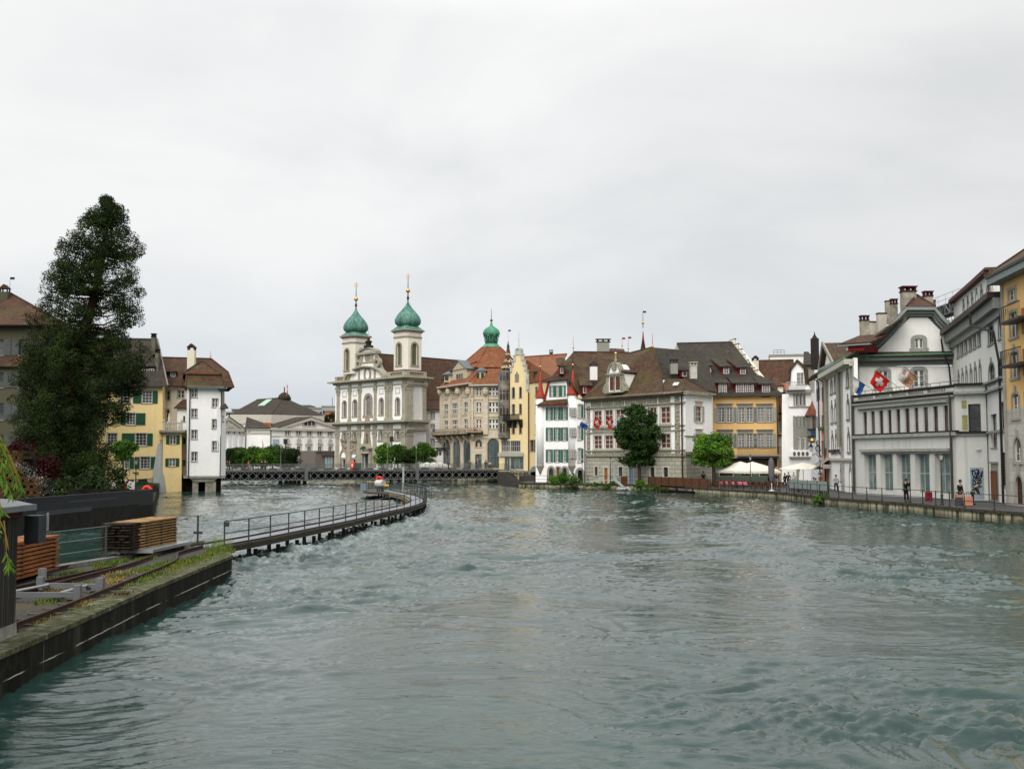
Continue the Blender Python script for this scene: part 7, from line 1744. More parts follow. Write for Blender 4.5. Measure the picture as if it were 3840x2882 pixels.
# long frieze palace
def palace():
 F=Fac(2197,156.5,2567,139.5); t=thing('frieze_palace','long pale palace with carved frieze, brown lattice windows and flags, behind the dark tree','palace',F.W(6,.75))
 BR=BRL; k=dict(nx=1,nz=2,sw=.22,fm=SURL,sm=SURL,gm=BR,cw=.07,mw=.09); ws=[]
 xs=[(2227,2256),(2268,2298),(2309,2339),(2351,2378),(2392,2420),(2436,2462),(2478,2513)]
 z=lambda y: F.z(2227,y); u=lambda x: F.u(x,1600)
 for y0,y1 in ((1541,1596),(1634,1682)):
  for a,b in xs: ws.append(dict(u0=u(a),u1=u(b),z1=z(y0),z0=z(y1),**k))
 gk=dict(nx=1,nz=1,sw=.2,fm=DFR,sm=SURL)
 for a,b in ((2230,2241),(2320,2334),(2439,2454),(2488,2505)): ws.append(dict(u0=F.u(a),u1=F.u(b),z1=z(1749),z0=z(1782),**gk))
 dr=[dict(u0=F.u(2266),u1=F.u(2279),z1=z(1753),z0=.8,nx=0,nz=0,sw=.35,fm=plain('orange_oak_door',(.42,.15,.03),.5),gm=plain('orange_oak_door',(.42,.15,.03)),sm=SURL),dict(u0=F.u(2360),u1=F.u(2375),z1=z(1750),z0=.8,nx=1,nz=0,sw=.2,fm=plain('pale_blue_door',(.25,.38,.50),.6),gm=plain('pale_blue_door',(.25,.38,.50)),sm=SURL)]
 zm=z(1703); ze=z(1497)
 up=[w for w in ws if w['z0']>zm]; lo=[w for w in ws if w['z0']<zm]
 wall(t,F,[(0,zm),(F.len,zm),(F.len,ze),(0,ze)],up,WHITE,D=.3); wall(t,F,[(0,.7),(F.len,.7),(F.len,zm-.003),(0,zm-.003)],lo+dr,ashlar('rusticated_stone',(.42,.405,.32),1.15,.52,.035,.35,.45),D=.3,name='rusticated_wall',uv=True)
 for d in ws: window(t,F,d)
 for d in dr: window(t,F,d,'door')
 FR=plain('carved_grey_stone',(.36,.345,.27),.9,var=.45,scale=4)
 def strip(F,u0,u1,z0,z1,name='relief_strip',cell=.7,pr=.07,mat=FR):
  m=MB(); m.fbox(F,u0,u1,z0,z1,-.02,pr); R=random.Random(int(u0*97)); q=z0+.15
  while q<z1-.3:
   uu=u0+.15
   while uu<u1-.2:
    r=R.uniform(.10,.22); m.lathe(F.W(uu+R.uniform(0,.2),q,pr*.5),[(r*.4,0),(r,.12),(r*.6,.35),(.03,.45)],5); uu+=R.uniform(.35,.6)
   q+=.5
  return m.build(name,mat,t)
 strip(F,F.u(2203),F.u(2214),zm+.1,z(1520)); strip(F,F.u(2533),F.u(2551),zm+.1,z(1512)+.2)
 for a,b in ((2218,2257),(2260,2300),(2303,2342),(2346,2385),(2388,2425),(2428,2466),(2472,2516)): strip(F,F.u(a),F.u(b),z(1525),z(1503),'frieze_panel')
 for y,h,p in ((1497,.45,.65),(1502,.3,.25),(1529,.16,.3),(1606,.14,.16),(1622,.12,.16),(1690,.16,.2),(1706,.4,.22)): m=MB(); m.fbox(F,-.1,F.len+p,z(y)-h/2,z(y)+h/2,-.05,p); m.build('cornice',FR,t)
 for a,b in ((2222,2262),(2264,2302),(2305,2343),(2430,2468),(2473,2517)):
  m=MB(); m.fbox(F,F.u(a),F.u(b),z(1621),z(1607),-.02,.06); m.fbox(F,F.u(a),F.u(b),z(1702),z(1692),-.02,.06); m.build('apron_panel',plain('carved_grey_stone',(.36,.345,.27)),t)
 P1=F.W(F.len,0); G=Fac(2567.2,139.5,2674,146); k['sh']=.42; k['shm']=SHW; k['hood']=.35; ws=[]
 for y0,y1 in ((1523,1580),(1627,1680)): ws+=row(G,[(2610,2631)],y0,y1,**k)
 zg=G.z(2567,1474); wall(t,G,[(0,zm),(G.len,zm),(G.len,zg),(0,zg)],ws,WHITE,D=0,name='end_wall'); [window(t,G,d) for d in ws]
 wall(t,G,[(0,.7),(G.len,.7),(G.len,zm-.003),(0,zm-.003)],[],ashlar('rusticated_stone',(.4,.4,.3)),D=0,name='rusticated_wall',uv=True)
 for z_,h,p in ((zg+.1,.45,.6),(zm+.1,.4,.22),(zm+2.3,.12,.15)): m=MB(); m.fbox(G,0,G.len,z_-h/2,z_+h/2,-.05,p); m.build('cornice',FR,t)
 pipe(t,F,2566,1480,1815,.11,plain('dark_red_pipe',(.10,.035,.03),.5),d=.3); pipe(t,F,2199,1500,1810,.10,plain('dark_red_pipe',(.10,.035,.03)),d=.25)
 e0=F.at(2176,1499,-.9); e1=F.at(2567,1472,-.9); e1=F.W(F.len+.7,e0.z,.9); e1.z=e0.z; r0=at(2356,1325,161); r1=at(2447,1319,152); r1.z=r0.z
 mid=at(2560,1421,147)
 br=at(2484,1419,146.5)
 roof(t,[[e0,e1,br,r1,r0]] if False else [[e0,F.at(2486,1478,-.9),br,r1],[e0,r1,r0]],TMO,name='roof',ridge=[(r0,r1),(r1,br)])
 ap=at(2567,1419,146.5); g1=G.at(2689,1476,-.7); g1.z=e0.z
 roof(t,[[F.at(2455,1481,-.9),e1,ap,at(2497,1421,147)],[e1,g1,ap]],TMO,name='corner_roof',ridge=[(e1,ap),(ap,g1)])
 roof(t,[[br+Vector((.1,.2,0)),at(2690,1470,150.5),at(2640,1319,160),r1+Vector((0,0,0))]],TDK,name='rear_roof')
 D=Fac(2281,151.2,2334,149.2); zb=D.z(2300,1468); zt=D.z(2300,1402); L=D.len; m=MB(); m.fbox(D,0,L,zb,zt,-4,0); cu=L/2; ra=L*.40; m.fprism(D,[(cu+ra*math.cos(a),zt+1.45*ra*math.sin(a)*.9) for a in np.linspace(0,PI,14)],-2,0); m.build('gable_dormer',WHITE,t)
 o=MB(); o.arcband(D,cu,zt,ra*1.0,ra*1.18,0,PI,-.6,.25,0,16,1.3); o.fbox(D,-.2,L+.2,zt-.15,zt+.1,-.2,.3); o.fbox(D,-.4,L+.4,zb-.2,zb,-.2,.35)
 for sx,uu in ((-1,0),(1,L)): o.fprism(D,[(uu,zb),(uu+sx*.95,zb),(uu+sx*.85,zb+.7),(uu+sx*.35,zb+1.2),(uu+sx*.15,zt-.4),(uu,zt)],-.4,.1)
 for q in (.0,.46,.9): o.fbox(D,L*q,L*q+.18,zb,zt,0,.12)
 o.lathe(D.W(cu,zt+.5,.1),[(.3,0),(.4,.4),(.3,.7),(.1,1.0)],8); o.lathe(D.W(cu,zt+1.45*ra+.1,-.2),[(.2,0),(.25,.3),(.1,.5),(.15,.9),(.03,1.1)],8)
 o.build('dormer_trim',plain('carved_grey_stone',(.36,.345,.27)),t)
 for a,b in ((.16,.43),(.58,.86)): m=MB(); m.fbox(D,L*a,L*b,zb+.2,zt-.35,-.1,.06); m.build('shuttered_window',BRL,t)
 zz=zt+.2; roof(t,[[D.W(L+.3,zz,.1),D.W(cu,zz+1.0,-.3),D.W(cu,zz+1.0,-7),D.W(L+.3,zz,-4.5)],[D.W(-.3,zz,.1),D.W(cu,zz+1.0,-.3),D.W(cu,zz+1.0,-7),D.W(-.3,zz,-4.5)]],TRB,name='dormer_roof')
 finial(t,D.W(cu,zt+2.5,-.2),1.1,.22)
 c=at(2412,1322,166); s=166/FPX; m=MB(); m.lathe((c.x,c.y,c.z-.8),[(19*s,0),(14*s,18*s),(9*s,38*s),(4*s,68*s)],8); m.build('rear_spire',TRB,t); m=MB(); m.lathe((c.x,c.y,c.z-.8+66*s),[(.18,0),(.10,18*s),(.05,35*s)],8); m.build('spire_tip',REDP,t)
 finial(t,(c.x,c.y,c.z+.3+86*s),2.6,.22,vane=True); finial(t,at(2447,1319,152),(1319-1250)*152/FPX,.2,mat=REDP)
 chimney(t,at(2527,1402,148),.95,.9,1.5,SURG,'slab',capm=DSTEEL); chimney(t,at(2600,1420,147.5),.9,.9,1.75,SURL,'slab',capm=SURL)
 dorm(2556,2578,1387,1413,148.5,REDP,2559,2575,TDK,t,3);
 for x,y in ((2478,1345),): m=MB(); q=at(x,y+8,149.5); m.box((q.x,q.y,q.z),(.5,.12,.7)); m.build('roof_window',GLC,t)
 q=F.at(2535,1442,1.2); m=MB(); m.prism([q+Vector((-.5,-.35,-.12)),q+Vector((.15,-.35,-.12)),q+Vector((.5,.4,.22)),q+Vector((-.15,.4,.22))],[q+Vector((-.5,-.35,.0)),q+Vector((.15,-.35,.0)),q+Vector((.5,.4,.34)),q+Vector((-.15,.4,.34))]); m.build('roof_window',plain('sky_bright_glass',(.7,.72,.72),.15),t)  # whitish base colour stands in for the sky's reflection
palace()
# orange yellow house with red dormers
def ochre():
 F=Fac(2672,158,2918,156); t=thing('ochre_house','ochre yellow house with grey shutters, two tiers of red dormers and stepped roof gable','house',F.W(6,.75)); ws=[]
 xs=[(2692,2717),(2723,2747),(2768,2791),(2799,2823),(2842,2865),(2873,2896)]
 for y0,y1 in ((1528,1582),(1626,1677)):
  for j,(a,b) in enumerate(xs): ws+=row(F,[(a,b)],y0,y1,2700,nx=3,nz=4,fm=WFR,sw=.13,sm=SURG,cw=.045,gm=GLS,sh=.40,shm=SHW,sides='l' if j%2==0 else 'r')
 house(t,F,[(2672,1484),(2918,1484),(2918,1815),(2672,1815)],ws,ORY,D=10)
 for y in (1512,1609):
  for a,b in ((2688,2752),(2764,2828),(2837,2903)): m=MB(); m.fbox(F,F.u(a),F.u(b),F.z(a,y+3),F.z(a,y),-.02,.28); m.fbox(F,F.u(a)+.2,F.u(b)-.2,F.z(a,y+15),F.z(a,y+3),-.02,.06); m.build('window_hood',SURG,t)
 for a,b in ((2672,2689),): pass
 m=MB(); m.fbox(F,-.2,F.len+.6,F.z(2700,1487),F.z(2700,1478),-.3,.8); m.build('eaves',plain('dark_eaves_board',(.09,.085,.07),.8),t)
 m=MB(); m.fbox(F,F.u(2683),F.u(2906),.7,F.z(2700,1748),-.05,.25); m.build('shop_front',plain('grey_green_boarding',(.115,.15,.115),.7,var=.12),t)
 for a,b in ((2698,2748),(2778,2816),(2848,2888)): m=MB(); m.fbox(F,F.u(a),F.u(b),F.z(2700,1784),F.z(2700,1764),.2,.30,0); m.fbox(F,F.u(a)-.08,F.u(b)+.08,F.z(2700,1785.5),F.z(2700,1763),.15,.275,1); m.build('shop_window',[plain('dim_interior',(.05,.035,.025),.3,var=.7,scale=3),SURL],t)
 m=MB(); m.fbox(F,F.u(2680),F.u(2914),F.z(2700,1748),F.z(2700,1712),-.02,.1); m.build('dark_transom',DFR,t)
 zs=F.z(2800,1703); m=MB(); m.fbox(F,F.u(2766),F.u(2937),zs-.25,zs,-.1,1.3); m.fbox(F,F.u(2672),F.u(2920),zs-.55,zs-.25,-.1,.6); m.build('balcony_slab',SURG,t)
 m=MB();
 for k in range(44): u=F.u(2768)+(F.u(2936)-F.u(2768))*k/43; m.tube([F.W(u,zs,1.2),F.W(u,zs+.35,1.38),F.W(u,zs+.65,1.22),F.W(u,zs+1.0,1.25)],.018,4)
 m.fbox(F,F.u(2768),F.u(2936),zs+1.0,zs+1.05,1.2,1.27); m.build('balcony_railing',IRON,t); pipe(t,F,2917,1490,1700,.09,d=.3)
 e0=F.at(2640,1478,-.5); e1=F.at(2935,1478,-.5); e1.z=e0.z; r0=F.at(2538,1287,11); r1=F.at(2746,1290,11); r1.z=r0.z; rr=F.at(2855,1440,1.5);
 roof(t,[[e0,e1,F.at(2842,1408,3.8),r1,r0]],TDK,ridge=[(r0,r1)])
 g=F.at(2530,1316,11.2); m=MB(); m.poly([F.at(2524,1320,11.2),F.at(2556,1320,11.2),F.at(2538,1287,11.2)]); m.build('gable_peak',SURL,t,fix=False)
 for a,b,y,d in ((2734,2757,1270,11.2),(2746,2769,1288,10.2),(2758,2782,1308,9.1),(2770,2794,1329,8.0),(2784,2808,1349,7.0),(2802,2820,1368,6.0),(2812,2830,1377,5.2),(2820,2841,1386,4.6)):
  G=lambda x,yy: F.at(x,yy,d)
  P=[G(a,y+26),G(b,y+30),G(b,y),G(a,y+8)]; m=MB(); m.prism(P,[p+Vector((.25,1.0,0)) for p in P]); m.build('gable_step',CREAM,t)
  m=MB(); Q=[G(a-1,y+10),G(b+1,y+1),G(b+1,y-3),G(a-1,y+6)]; m.prism(Q,[p+Vector((.35,1.1,0)) for p in Q]); m.build('step_tiles',TRB,t,uv=True)
  m=MB(); m.poly([G(a,y+26),G(b,y+30),G(b,y+150),G(a,y+150)]);
 P=[F.at(2757,1275,11.3),F.at(2841,1400,4.5),F.at(2918,1480,.3),F.at(2918,1480,12)]; m=MB(); m.poly(P); m.build('end_gable',CREAM,t,fix=False)
 def shed(x0,x1,y0,y1,d,wins,yt,xs_,dt):
  """shed dormer: red box, long roof sweeping up to the left"""
  D=Fac.__new__(Fac); D.o=F.o-F.n*d; D.t=F.t; D.n=F.n; D.len=F.len; m=MB(); u0,z1=D.uz(x0,y0); u1,_=D.uz(x1,y0); z0=D.z(x0,y1); dep=4.5; m.fbox(D,u0,u1,z0-.3,z1,-dep,0); o=m.build('dormer',REDP,t)
  for a,b in wins:
   m=MB(); ua,ub=D.u(a,y0),D.u(b,y0); za,zb=z0+.05,z1-.04; m.fbox(D,ua,ub,za,zb,-.02,.05,1); nn=4 if ub-ua>1 else 2; mm=4 if zb-za>1 else 2
   for i in range(nn):
    for j in range(mm): w=(ub-ua-.12)/nn; h=(zb-za-.12)/mm; m.fbox(D,ua+.07+w*i+.02,ua+.05+w*(i+1)-.02,za+.07+h*j+.02,za+.05+h*(j+1)-.02,.03,.07,0)
   m.build('dormer_window',[GLS,WFR],o)
  A=D.W(u0-.4,z1+.05,.4); B=D.W(u1+.5,z1+.05,.4); C=F.at(x1-(x0-xs_),yt,dt); E=F.at(xs_,yt,dt)
  roof(t,[[A,B,C,E]],TDK,name='dormer_roof'); m=MB(); m.poly([D.W(u0,z1-.15,0),D.W(u0,z0-.2,0),E-Vector((0,0,.35)),E-Vector((0,0,.05))]); m.build('dormer_cheek',REDP,o,fix=False)
 shed(2692,2729,1436,1477,-.15,[(2695,2724)],1398,2618,4.6); shed(2757,2829,1437,1479,-.15,[(2760,2790),(2795,2825)],1402,2715,4.6); shed(2855,2890,1440,1481,-.15,[(2858,2887)],1405,2815,4.4)
 shed(2643,2668,1372,1400,3.7,[(2646,2666)],1340,2592,7.5); shed(2710,2736,1375,1402,3.7,[(2713,2734)],1342,2660,7.5); shed(2773,2799,1378,1403,3.6,[(2776,2796)],1345,2722,7.2)
ochre()
def gap_houses():
 F=Fac(2800,172,2990,170); t=thing('dark_roof_house','old house with large dark brown roof behind the ochre house and white gable house','house',F.W(8,.75))
 r0=F.at(2806,1353,6); r1=F.at(2976,1358,6); r1.z=r0.z; roof(t,[[F.at(2800,1520,0),F.at(3000,1520,0),r1,r0]],TRB,ridge=[(r0,r1)]); m=MB(); m.fbox(F,0,F.len,.75,F.z(2900,1520),-8,-.6); m.build('wall',CREAM,t)
 p=F.at(2833,1410,4); chimney(t,p,.9,.9,(1410-1352)*p.y/FPX,CREAM,'house')
 N=Fac(2917,160,2962,159); n=thing('narrow_house','narrow recessed house with brown roof squeezed between the ochre house and the white gable house','house',N.W(1,.75))
 ws=row(N,[(2920,2936)],1583,1619,nx=2,nz=2,sh=.5,shm=SHW,sides='r',sw=.1); house(n,N,[(2915,1572),(2962,1572),(2962,1815),(2915,1815)],ws,CREAM,D=8)
 roof(n,[[N.at(2912,1574,-.5),N.at(2964,1574,-.5),N.at(2964,1470,4),N.at(2912,1470,4)]],TRB); m=MB(); m.fbox(N,N.u(2914),N.u(2933),N.z(2920,1545),N.z(2920,1507),-2.2,-.2); o=m.build('dormer',plain('terracotta_panels',(.45,.2,.11)),n); m=MB(); m.fbox(N,N.u(2917),N.u(2930),N.z(2920,1542),N.z(2920,1510),-.2,-.12); m.build('dormer_window',GLC,o)
 roof(n,[[N.at(2911,1507,.1),N.at(2924,1499,.2),N.at(2924,1499,3),N.at(2911,1507,3)],[N.at(2937,1507,.1),N.at(2924,1499,.2),N.at(2924,1499,3),N.at(2937,1507,3)]],TOR,name='dormer_roof')
 m=MB(); m.fbox(N,N.u(2915),N.u(2948),N.z(2920,1456),N.z(2920,1432),-4,-2.5); o=m.build('attic_dormer',plain('terracotta_panels',(.45,.2,.11)),n); m=MB(); m.fbox(N,N.u(2899),N.u(2919),N.z(2920,1466),N.z(2920,1446),-2.5,-2.4); m.build('attic_window',WFR,o)
 roof(n,[[N.at(2893,1444,2),N.at(2940,1444,2),N.at(2915,1416,5),N.at(2900,1416,5)]],TRB,name='attic_roof')
 W=Fac(2916,157.6,2975,155.4); w=thing('side_wall_building','plain low white lean-to wall with framed poster beside the ochre house','building',W.W(1,.75)); house(w,W,[(2916,1632),(2975,1627),(2975,1818),(2916,1818)],row(W,[(2962,2972)],1762,1797,nx=0,nz=0,gm=GLB,fm=DFR),WHITE2,D=2)
 m=MB(); m.fbox(W,W.u(2932),W.u(2945),W.z(2940,1772),W.z(2940,1745),0,.08); m.build('poster',DSTEEL,w); m=MB(); m.fbox(W,-.2,W.len,W.z(2940,1633),W.z(2940,1628),-.5,.35); m.build('coping',DFR,w); pipe(w,W,2944,1632,1700,.07)
gap_houses()
# white gable house with corner oriel
def oriel_house():
 F=Fac(2960,150,3041,149); t=thing('gable_oriel_house','white house with curved gable, grey stone window bands and a copper roofed corner oriel','house',F.W(2,.75)); st=SURG
 ws=[]; k=dict(nx=0,nz=0,fm=GFR,gm=GLC)
 for y0,y1 in ((1479,1518),(1561,1601)): ws+=row(F,[(2983,2991),(2997,3005),(3011,3019)],y0,y1,**k)
 ws+=row(F,[(2991,3001),(3010,3021)],1643,1682,nx=1,nz=2,fm=WFR)
 w0=row(F,[(2988,3013)],1397,1440,nx=3,nz=2,fm=WFR)
 ol=[F.uz(x,y) for x,y in ((2960,1824),(3041,1824),(3041,1472),(3024,1437),(3018,1379),(2989,1349),(2961,1386),(2957,1437),(2950,1472),(2960,1476))]
 house(t,F,[(2960,1824),(3041,1824),(3041,1474),(3025,1437),(3018,1380),(2989,1350),(2963,1386),(2959,1437)][:8],ws+w0+row(F,[(2995,3030)],1748,1818,arch=.8,nx=0,nz=0,gm=BLK,fm=SURG,sw=.3),WHITE,D=7)
 for a,b,y0,y1 in ((2977,2983,1475,1520),(2991,2997,1475,1520),(3005,3011,1475,1520),(3019,3023,1475,1520),(2974,2983,1558,1603),(2991,2997,1558,1603),(3005,3011,1558,1603),(3019,3031,1558,1603),(2974,3031,1603,1640),(2974,2991,1640,1686),(3001,3010,1640,1686),(3021,3031,1640,1686)):
  m=MB(); m.fbox(F,F.u(a,1600),F.u(b,1600),F.z(3000,y1),F.z(3000,y0),-.02,.05); m.build('stone_band',st,t)
 m=MB(); m.fbox(F,F.u(2952),F.u(3050),F.z(3000,1474),F.z(3000,1462),-.2,.7); m.fbox(F,0,F.len,F.z(3000,1526),F.z(3000,1523),-.02,.2); m.fbox(F,0,F.len,F.z(3000,1716),F.z(3000,1711),-.02,.6); m.build('cornice',st,t)
 m=MB(); m.fbox(F,F.u(2966),F.u(3046),F.z(3000,1711),F.z(3000,1690),0,.5); o=m.build('bay_parapet',WHITE,t)
 for x in (2981,2997,3013,3029): m=MB(); m.arcband(F,F.u(x),F.z(3000,1701),.0,.2,0,2*PI,.5,.53,0,12,1.6); m.build('oval_recess',SURD,o)
 m=MB()
 for k_ in range(20): u=F.u(2957)+(F.u(3024)-F.u(2957))*k_/19; m.fbox(F,u,u+.04,F.z(3000,1459),F.z(3000,1433),.95,1.0)
 m.fbox(F,F.u(2957),F.u(3024),F.z(3000,1434),F.z(3000,1432),.93,1.02); m.fbox(F,F.u(2954),F.u(3026),F.z(3000,1463),F.z(3000,1460),-.1,1.1); m.build('balcony_railing',GFR,t)
 n=-F.n*7; P=[F.at(x,y,-.25) for x,y in ((2955,1440),(2959,1384),(2989,1346),(3021,1378),(3027,1440))]
 roof(t,[[P[i],P[i+1],P[i+1]+n,P[i]+n] for i in range(4)],TMO,th=.3)
 G=Fac(3041,149,3066,152); house(t,G,[(3041,1824),(3066,1824),(3066,1474),(3041,1474)],[],WHITE,D=4,name='side_wall')
 O=Fac(3040,147.6,3067,147.6); m=MB(); m.fbox(O,0,O.len,O.z(3050,1650),O.z(3050,1557),-3,0); m.build('oriel_wall',SURG,t)
 m=MB(); m.fbox(O,.35,O.len-.1,O.z(3050,1606),O.z(3050,1563),0,.04); o=m.build('oriel_window',BFR,t); m=MB(); m.fbox(O,.5,O.len-.3,O.z(3050,1603),O.z(3050,1566),.04,.06); m.build('pane',GLC,o)
 m=MB(); m.fbox(O,.05,O.len,O.z(3050,1633),O.z(3050,1611),0,.06); m.build('painted_panel',plain('blue_painted_panel',(.06,.13,.22),.6,var=.5,scale=5),t)
 m=MB(); m.fbox(O,-.15,O.len+.15,O.z(3050,1611),O.z(3050,1607),-1,.2); m.fbox(O,-.15,O.len+.15,O.z(3050,1638),O.z(3050,1634),-1,.2); m.build('oriel_moulding',DFR,t)
 b=[O.W(-.3,O.z(3050,1557),.4),O.W(O.len+.3,O.z(3050,1557),.4),O.W(O.len+.3,O.z(3050,1557),-2.5),O.W(-.3,O.z(3050,1557),-2.5)]; mdl=[O.W(O.len*.45+s*.6,O.z(3050,1536),d) for s,d in ((-.6,.0),(.6,.0),(.6,-1.6),(-.6,-1.6))]; ap=O.W(O.len*.75,O.z(3050,1502),-1.3)
 roof(t,[[b[i],b[(i+1)%4],mdl[(i+1)%4],mdl[i]] for i in range(4)]+[[mdl[i],mdl[(i+1)%4],ap] for i in range(4)],plain('brown_copper_sheet',(.26,.09,.055),.55,var=.2),name='oriel_roof')
 c=MB(); c.prism([O.W(.3,O.z(3050,1660),-.6),O.W(O.len-.3,O.z(3050,1660),-.6),O.W(O.len-.3,O.z(3050,1660),-1.2),O.W(.3,O.z(3050,1660),-1.2)],[O.W(0,O.z(3050,1638),.05),O.W(O.len,O.z(3050,1638),.05),O.W(O.len,O.z(3050,1638),-1.2),O.W(0,O.z(3050,1638),-1.2)]); c.build('corbel',SURG,t)
oriel_house()
# white, salmon and pilastered houses along the quay
def quay_row():
 F0=Fac(3060,143.5,3082,134.5); a=thing('white_shutter_house','narrow white house with dark shutters beyond the salmon coloured front','house',F0.W(1,.75)); ws=[]
 for y0,y1 in ((1455,1500),(1560,1600),(1650,1695)): ws+=row(F0,[(3066,3072)],y0,y1,nx=0,nz=1,sh=.9,shm=SHB,fm=DFR)
 house(a,F0,[(3060,1425),(3082,1400),(3082,1822),(3060,1816)],ws,WHITE,D=6)
 F1=Fac(3082,134.5,3103,127.8); b=thing('salmon_house','narrow salmon pink house front with dark green shutters and window boxes','house',F1.W(1,.75)); ws=[]
 for y0,y1 in ((1450,1502),(1556,1600),(1652,1700)): ws+=row(F1,[(3085,3090),(3095,3100)],y0,y1,nx=0,nz=1,sh=.5,shm=SHB,fm=DFR)
 house(b,F1,[(3082,1412),(3103,1395),(3103,1826),(3082,1822)],ws,SALM,D=6)
 for y in (1603,): m=MB(); z=F1.z(3085,y+4); m.fbox(F1,0,F1.len,z-.2,z+.15,.1,.4); m.build('window_box',MGL,b)
 F=Fac(3103,127.8,3208,107.5); t=thing('pilaster_house','white four storey house with grey stone pilasters and tall narrow arched windows','house',F.W(6,.75)); s=1
 def zz(y): return F.z(3181,y)
 ws=[]
 for y0,y1 in ((1396,1448),(1499,1570),(1623,1693)):
  for x0,x1 in ((3117,3124),(3131,3138),(3146,3153),(3177,3186)): ws.append(dict(u0=F.u(x0,1550),u1=F.u(x1,1550),z1=zz(y0),z0=zz(y1),nx=0,nz=1,fm=GFR,gm=GLC,sw=.24,arch=.7,key=1,sm=plain('pale_brown_trim',(.30,.27,.235),.85)))
 ws.append(dict(u0=F.u(3151),u1=F.u(3157),z1=zz(1758),z0=zz(1806),nx=0,nz=1,fm=GFR,sw=.2,arch=.7,key=1)); dr=dict(u0=F.u(3185),u1=F.u(3193),z1=zz(1757),z0=.8,nx=0,nz=0,fm=SURG,gm=plain('grey_door',(.22,.21,.19),.6),sw=.25,arch=.6,key=1)
 zt=zz(1352); wall(t,F,[(0,.75),(F.len,.75),(F.len,zt),(0,zt)],ws+[dr],WHITE,D=.4); [window(t,F,d) for d in ws]; window(t,F,dr,'door')
 PI_=ashlar('pilaster_blocks',(.40,.39,.34),3,.62,.02,.35,.7)
 for x0,x1,pr in ((3103,3110,.06),(3156,3166,.10),(3196,3208,.08)):
  m=MB(); m.fbox(F,F.u(x0),F.u(x1),.75,zt-.5,-.02,pr); m.build('pilaster',PI_,t,uv=True)
 for x in (3112,3160): m=MB(); q=F.W(F.u(x),zz(1600),.35); m.tube([q-Vector((0,0,2)),q+Vector((0,0,zz(1372)-zz(1600)))],.20,8); m.build('slender_column',SURG,t)
 for y,p,h in ((1356,.9,.5),(1366,.4,.4),(1717,.25,.25),(1722,.12,.3)): m=MB(); m.fbox(F,-.3,F.len,zz(y)-h,zz(y),-.05,p); m.build('cornice',SURL,t)
 for x0,x1 in ((3116,3139),(3145,3154)): m=MB(); m.fbox(F,F.u(x0),F.u(x1),zz(1694),zz(1682),.15,.3); m.build('iron_grille',IRON,t)
 e0=F.at(3100,1400,-.6); e0=F.W(-.5,zt,.8); e1=F.W(F.len,zt,.8); r0=F.W(2,zt+4.2,-5); r1=F.W(F.len+1,zt+4.2,-5); roof(t,[[e0,e1,r1,r0]],TMO)
 c=MB(); c.tube([e0,e1],.14,6); c.build('gutter',GUC,t)
 a0=at(3088,1388,127); a1=at(3143,1362,117.5); ap=at(3103,1285,124); n=-F.n*8; m=MB(); m.poly([a0,a1,ap]); m.poly([a0-F.n*.5,a1-F.n*.5,ap-F.n*.5]); m.build('cross_gable',WHITE,t,fix=False)
 f=F.n*.5; roof(t,[[a1+f,ap+f,ap+n+Vector((4,0,0)),a1+n+Vector((4,0,0))],[a0+f,ap+f,ap+n,a0+n]],TMO,th=.3,name='cross_roof')
 m=MB(); m.bar(a0+f*1.1,ap+f*1.1,.2,0,.4); m.bar(a1+f*1.1,ap+f*1.1,.2,0,.4); m.bar(a0+f*1.1,a1+f*1.1,.2,0,.3); m.build('verge_board',SURG,t)
 p=at(3057,1385,140); m=MB(); m.box((p.x,p.y,p.z+2.0),(.85,.85,4.0)); m.lathe((p.x,p.y,p.z+4),[(.4,0),(.25,.25),(.10,.5),(.02,.9)],8); m.build('dark_chimney',plain('black_brick',(.05,.045,.04),.9),a)
 m=MB(); q=at(3075,1440,139); m.fbox(F0,F0.u(3062),F0.len,F0.z(3070,1430),F0.z(3070,1318),-6,-1.2); m.build('attic_wall',plain('brown_shingle',(.085,.07,.055),.9,var=.35),a)
 m=MB(); w=Fac(3030,152,3060,152); m.fbox(w,0,w.len,w.z(3040,1480),w.z(3040,1365),-5,0); m.build('rear_wing',SURG,a); roof(a,[[w.W(-.6,w.z(3040,1368),.6),w.W(w.len+.6,w.z(3040,1368),.6),w.W(w.len,w.z(3040,1310),-3),w.W(0.5,w.z(3040,1310),-3)]],TDK,name='rear_roof')
 roof(a,[[F0.W(-.8,F0.z(3060,1425),1.0),F0.W(F0.len,F0.z(3082,1400),1.0),F0.W(F0.len,F0.z(3082,1330),-3),F0.W(-.3,F0.z(3060,1370),-3)]],TMO)
 roof(b,[[F1.W(-.2,F1.z(3082,1412),1.0),F1.W(F1.len,F1.z(3103,1395),1.0),F1.W(F1.len,F1.z(3103,1310),-3),F1.W(-.2,F1.z(3082,1330),-3)]],TMO)
 for FF,pp,y in ((F0,a,3078),(F1,b,3100)): m=MB(); z=FF.z(y,1700); m.tube([FF.W(FF.len-.2,.8,.25),FF.W(FF.len-.2,FF.z(y,1430),.25),FF.W(FF.len-1.2,FF.z(y,1412),.9)],.09,6); m.build('drainpipe',GUT,pp)
 m=MB(); z=F.z(3120,1716); m.prism([F.W(-3.5,z,0),F.W(3.2,z,0),F.W(3.2,z-.05,0),F.W(-3.5,z-.05,0)],[F.W(-3.5,z-1.3,2.0),F.W(3.2,z-1.3,2.0),F.W(3.2,z-1.35,2.0),F.W(-3.5,z-1.35,2.0)]); m.build('awning',plain('grey_awning_canvas',(.30,.29,.26),.9),t)
 aw=at(3101,1748,118); m=MB(); m.box((aw.x,aw.y,aw.z),(.9,.05,.42)); solo(m,'hanging_sign',plain('pale_sign_board',(.42,.42,.40),.6,var=.2,scale=5),'pale hanging sign board below the grey awning','sign')
quay_row()
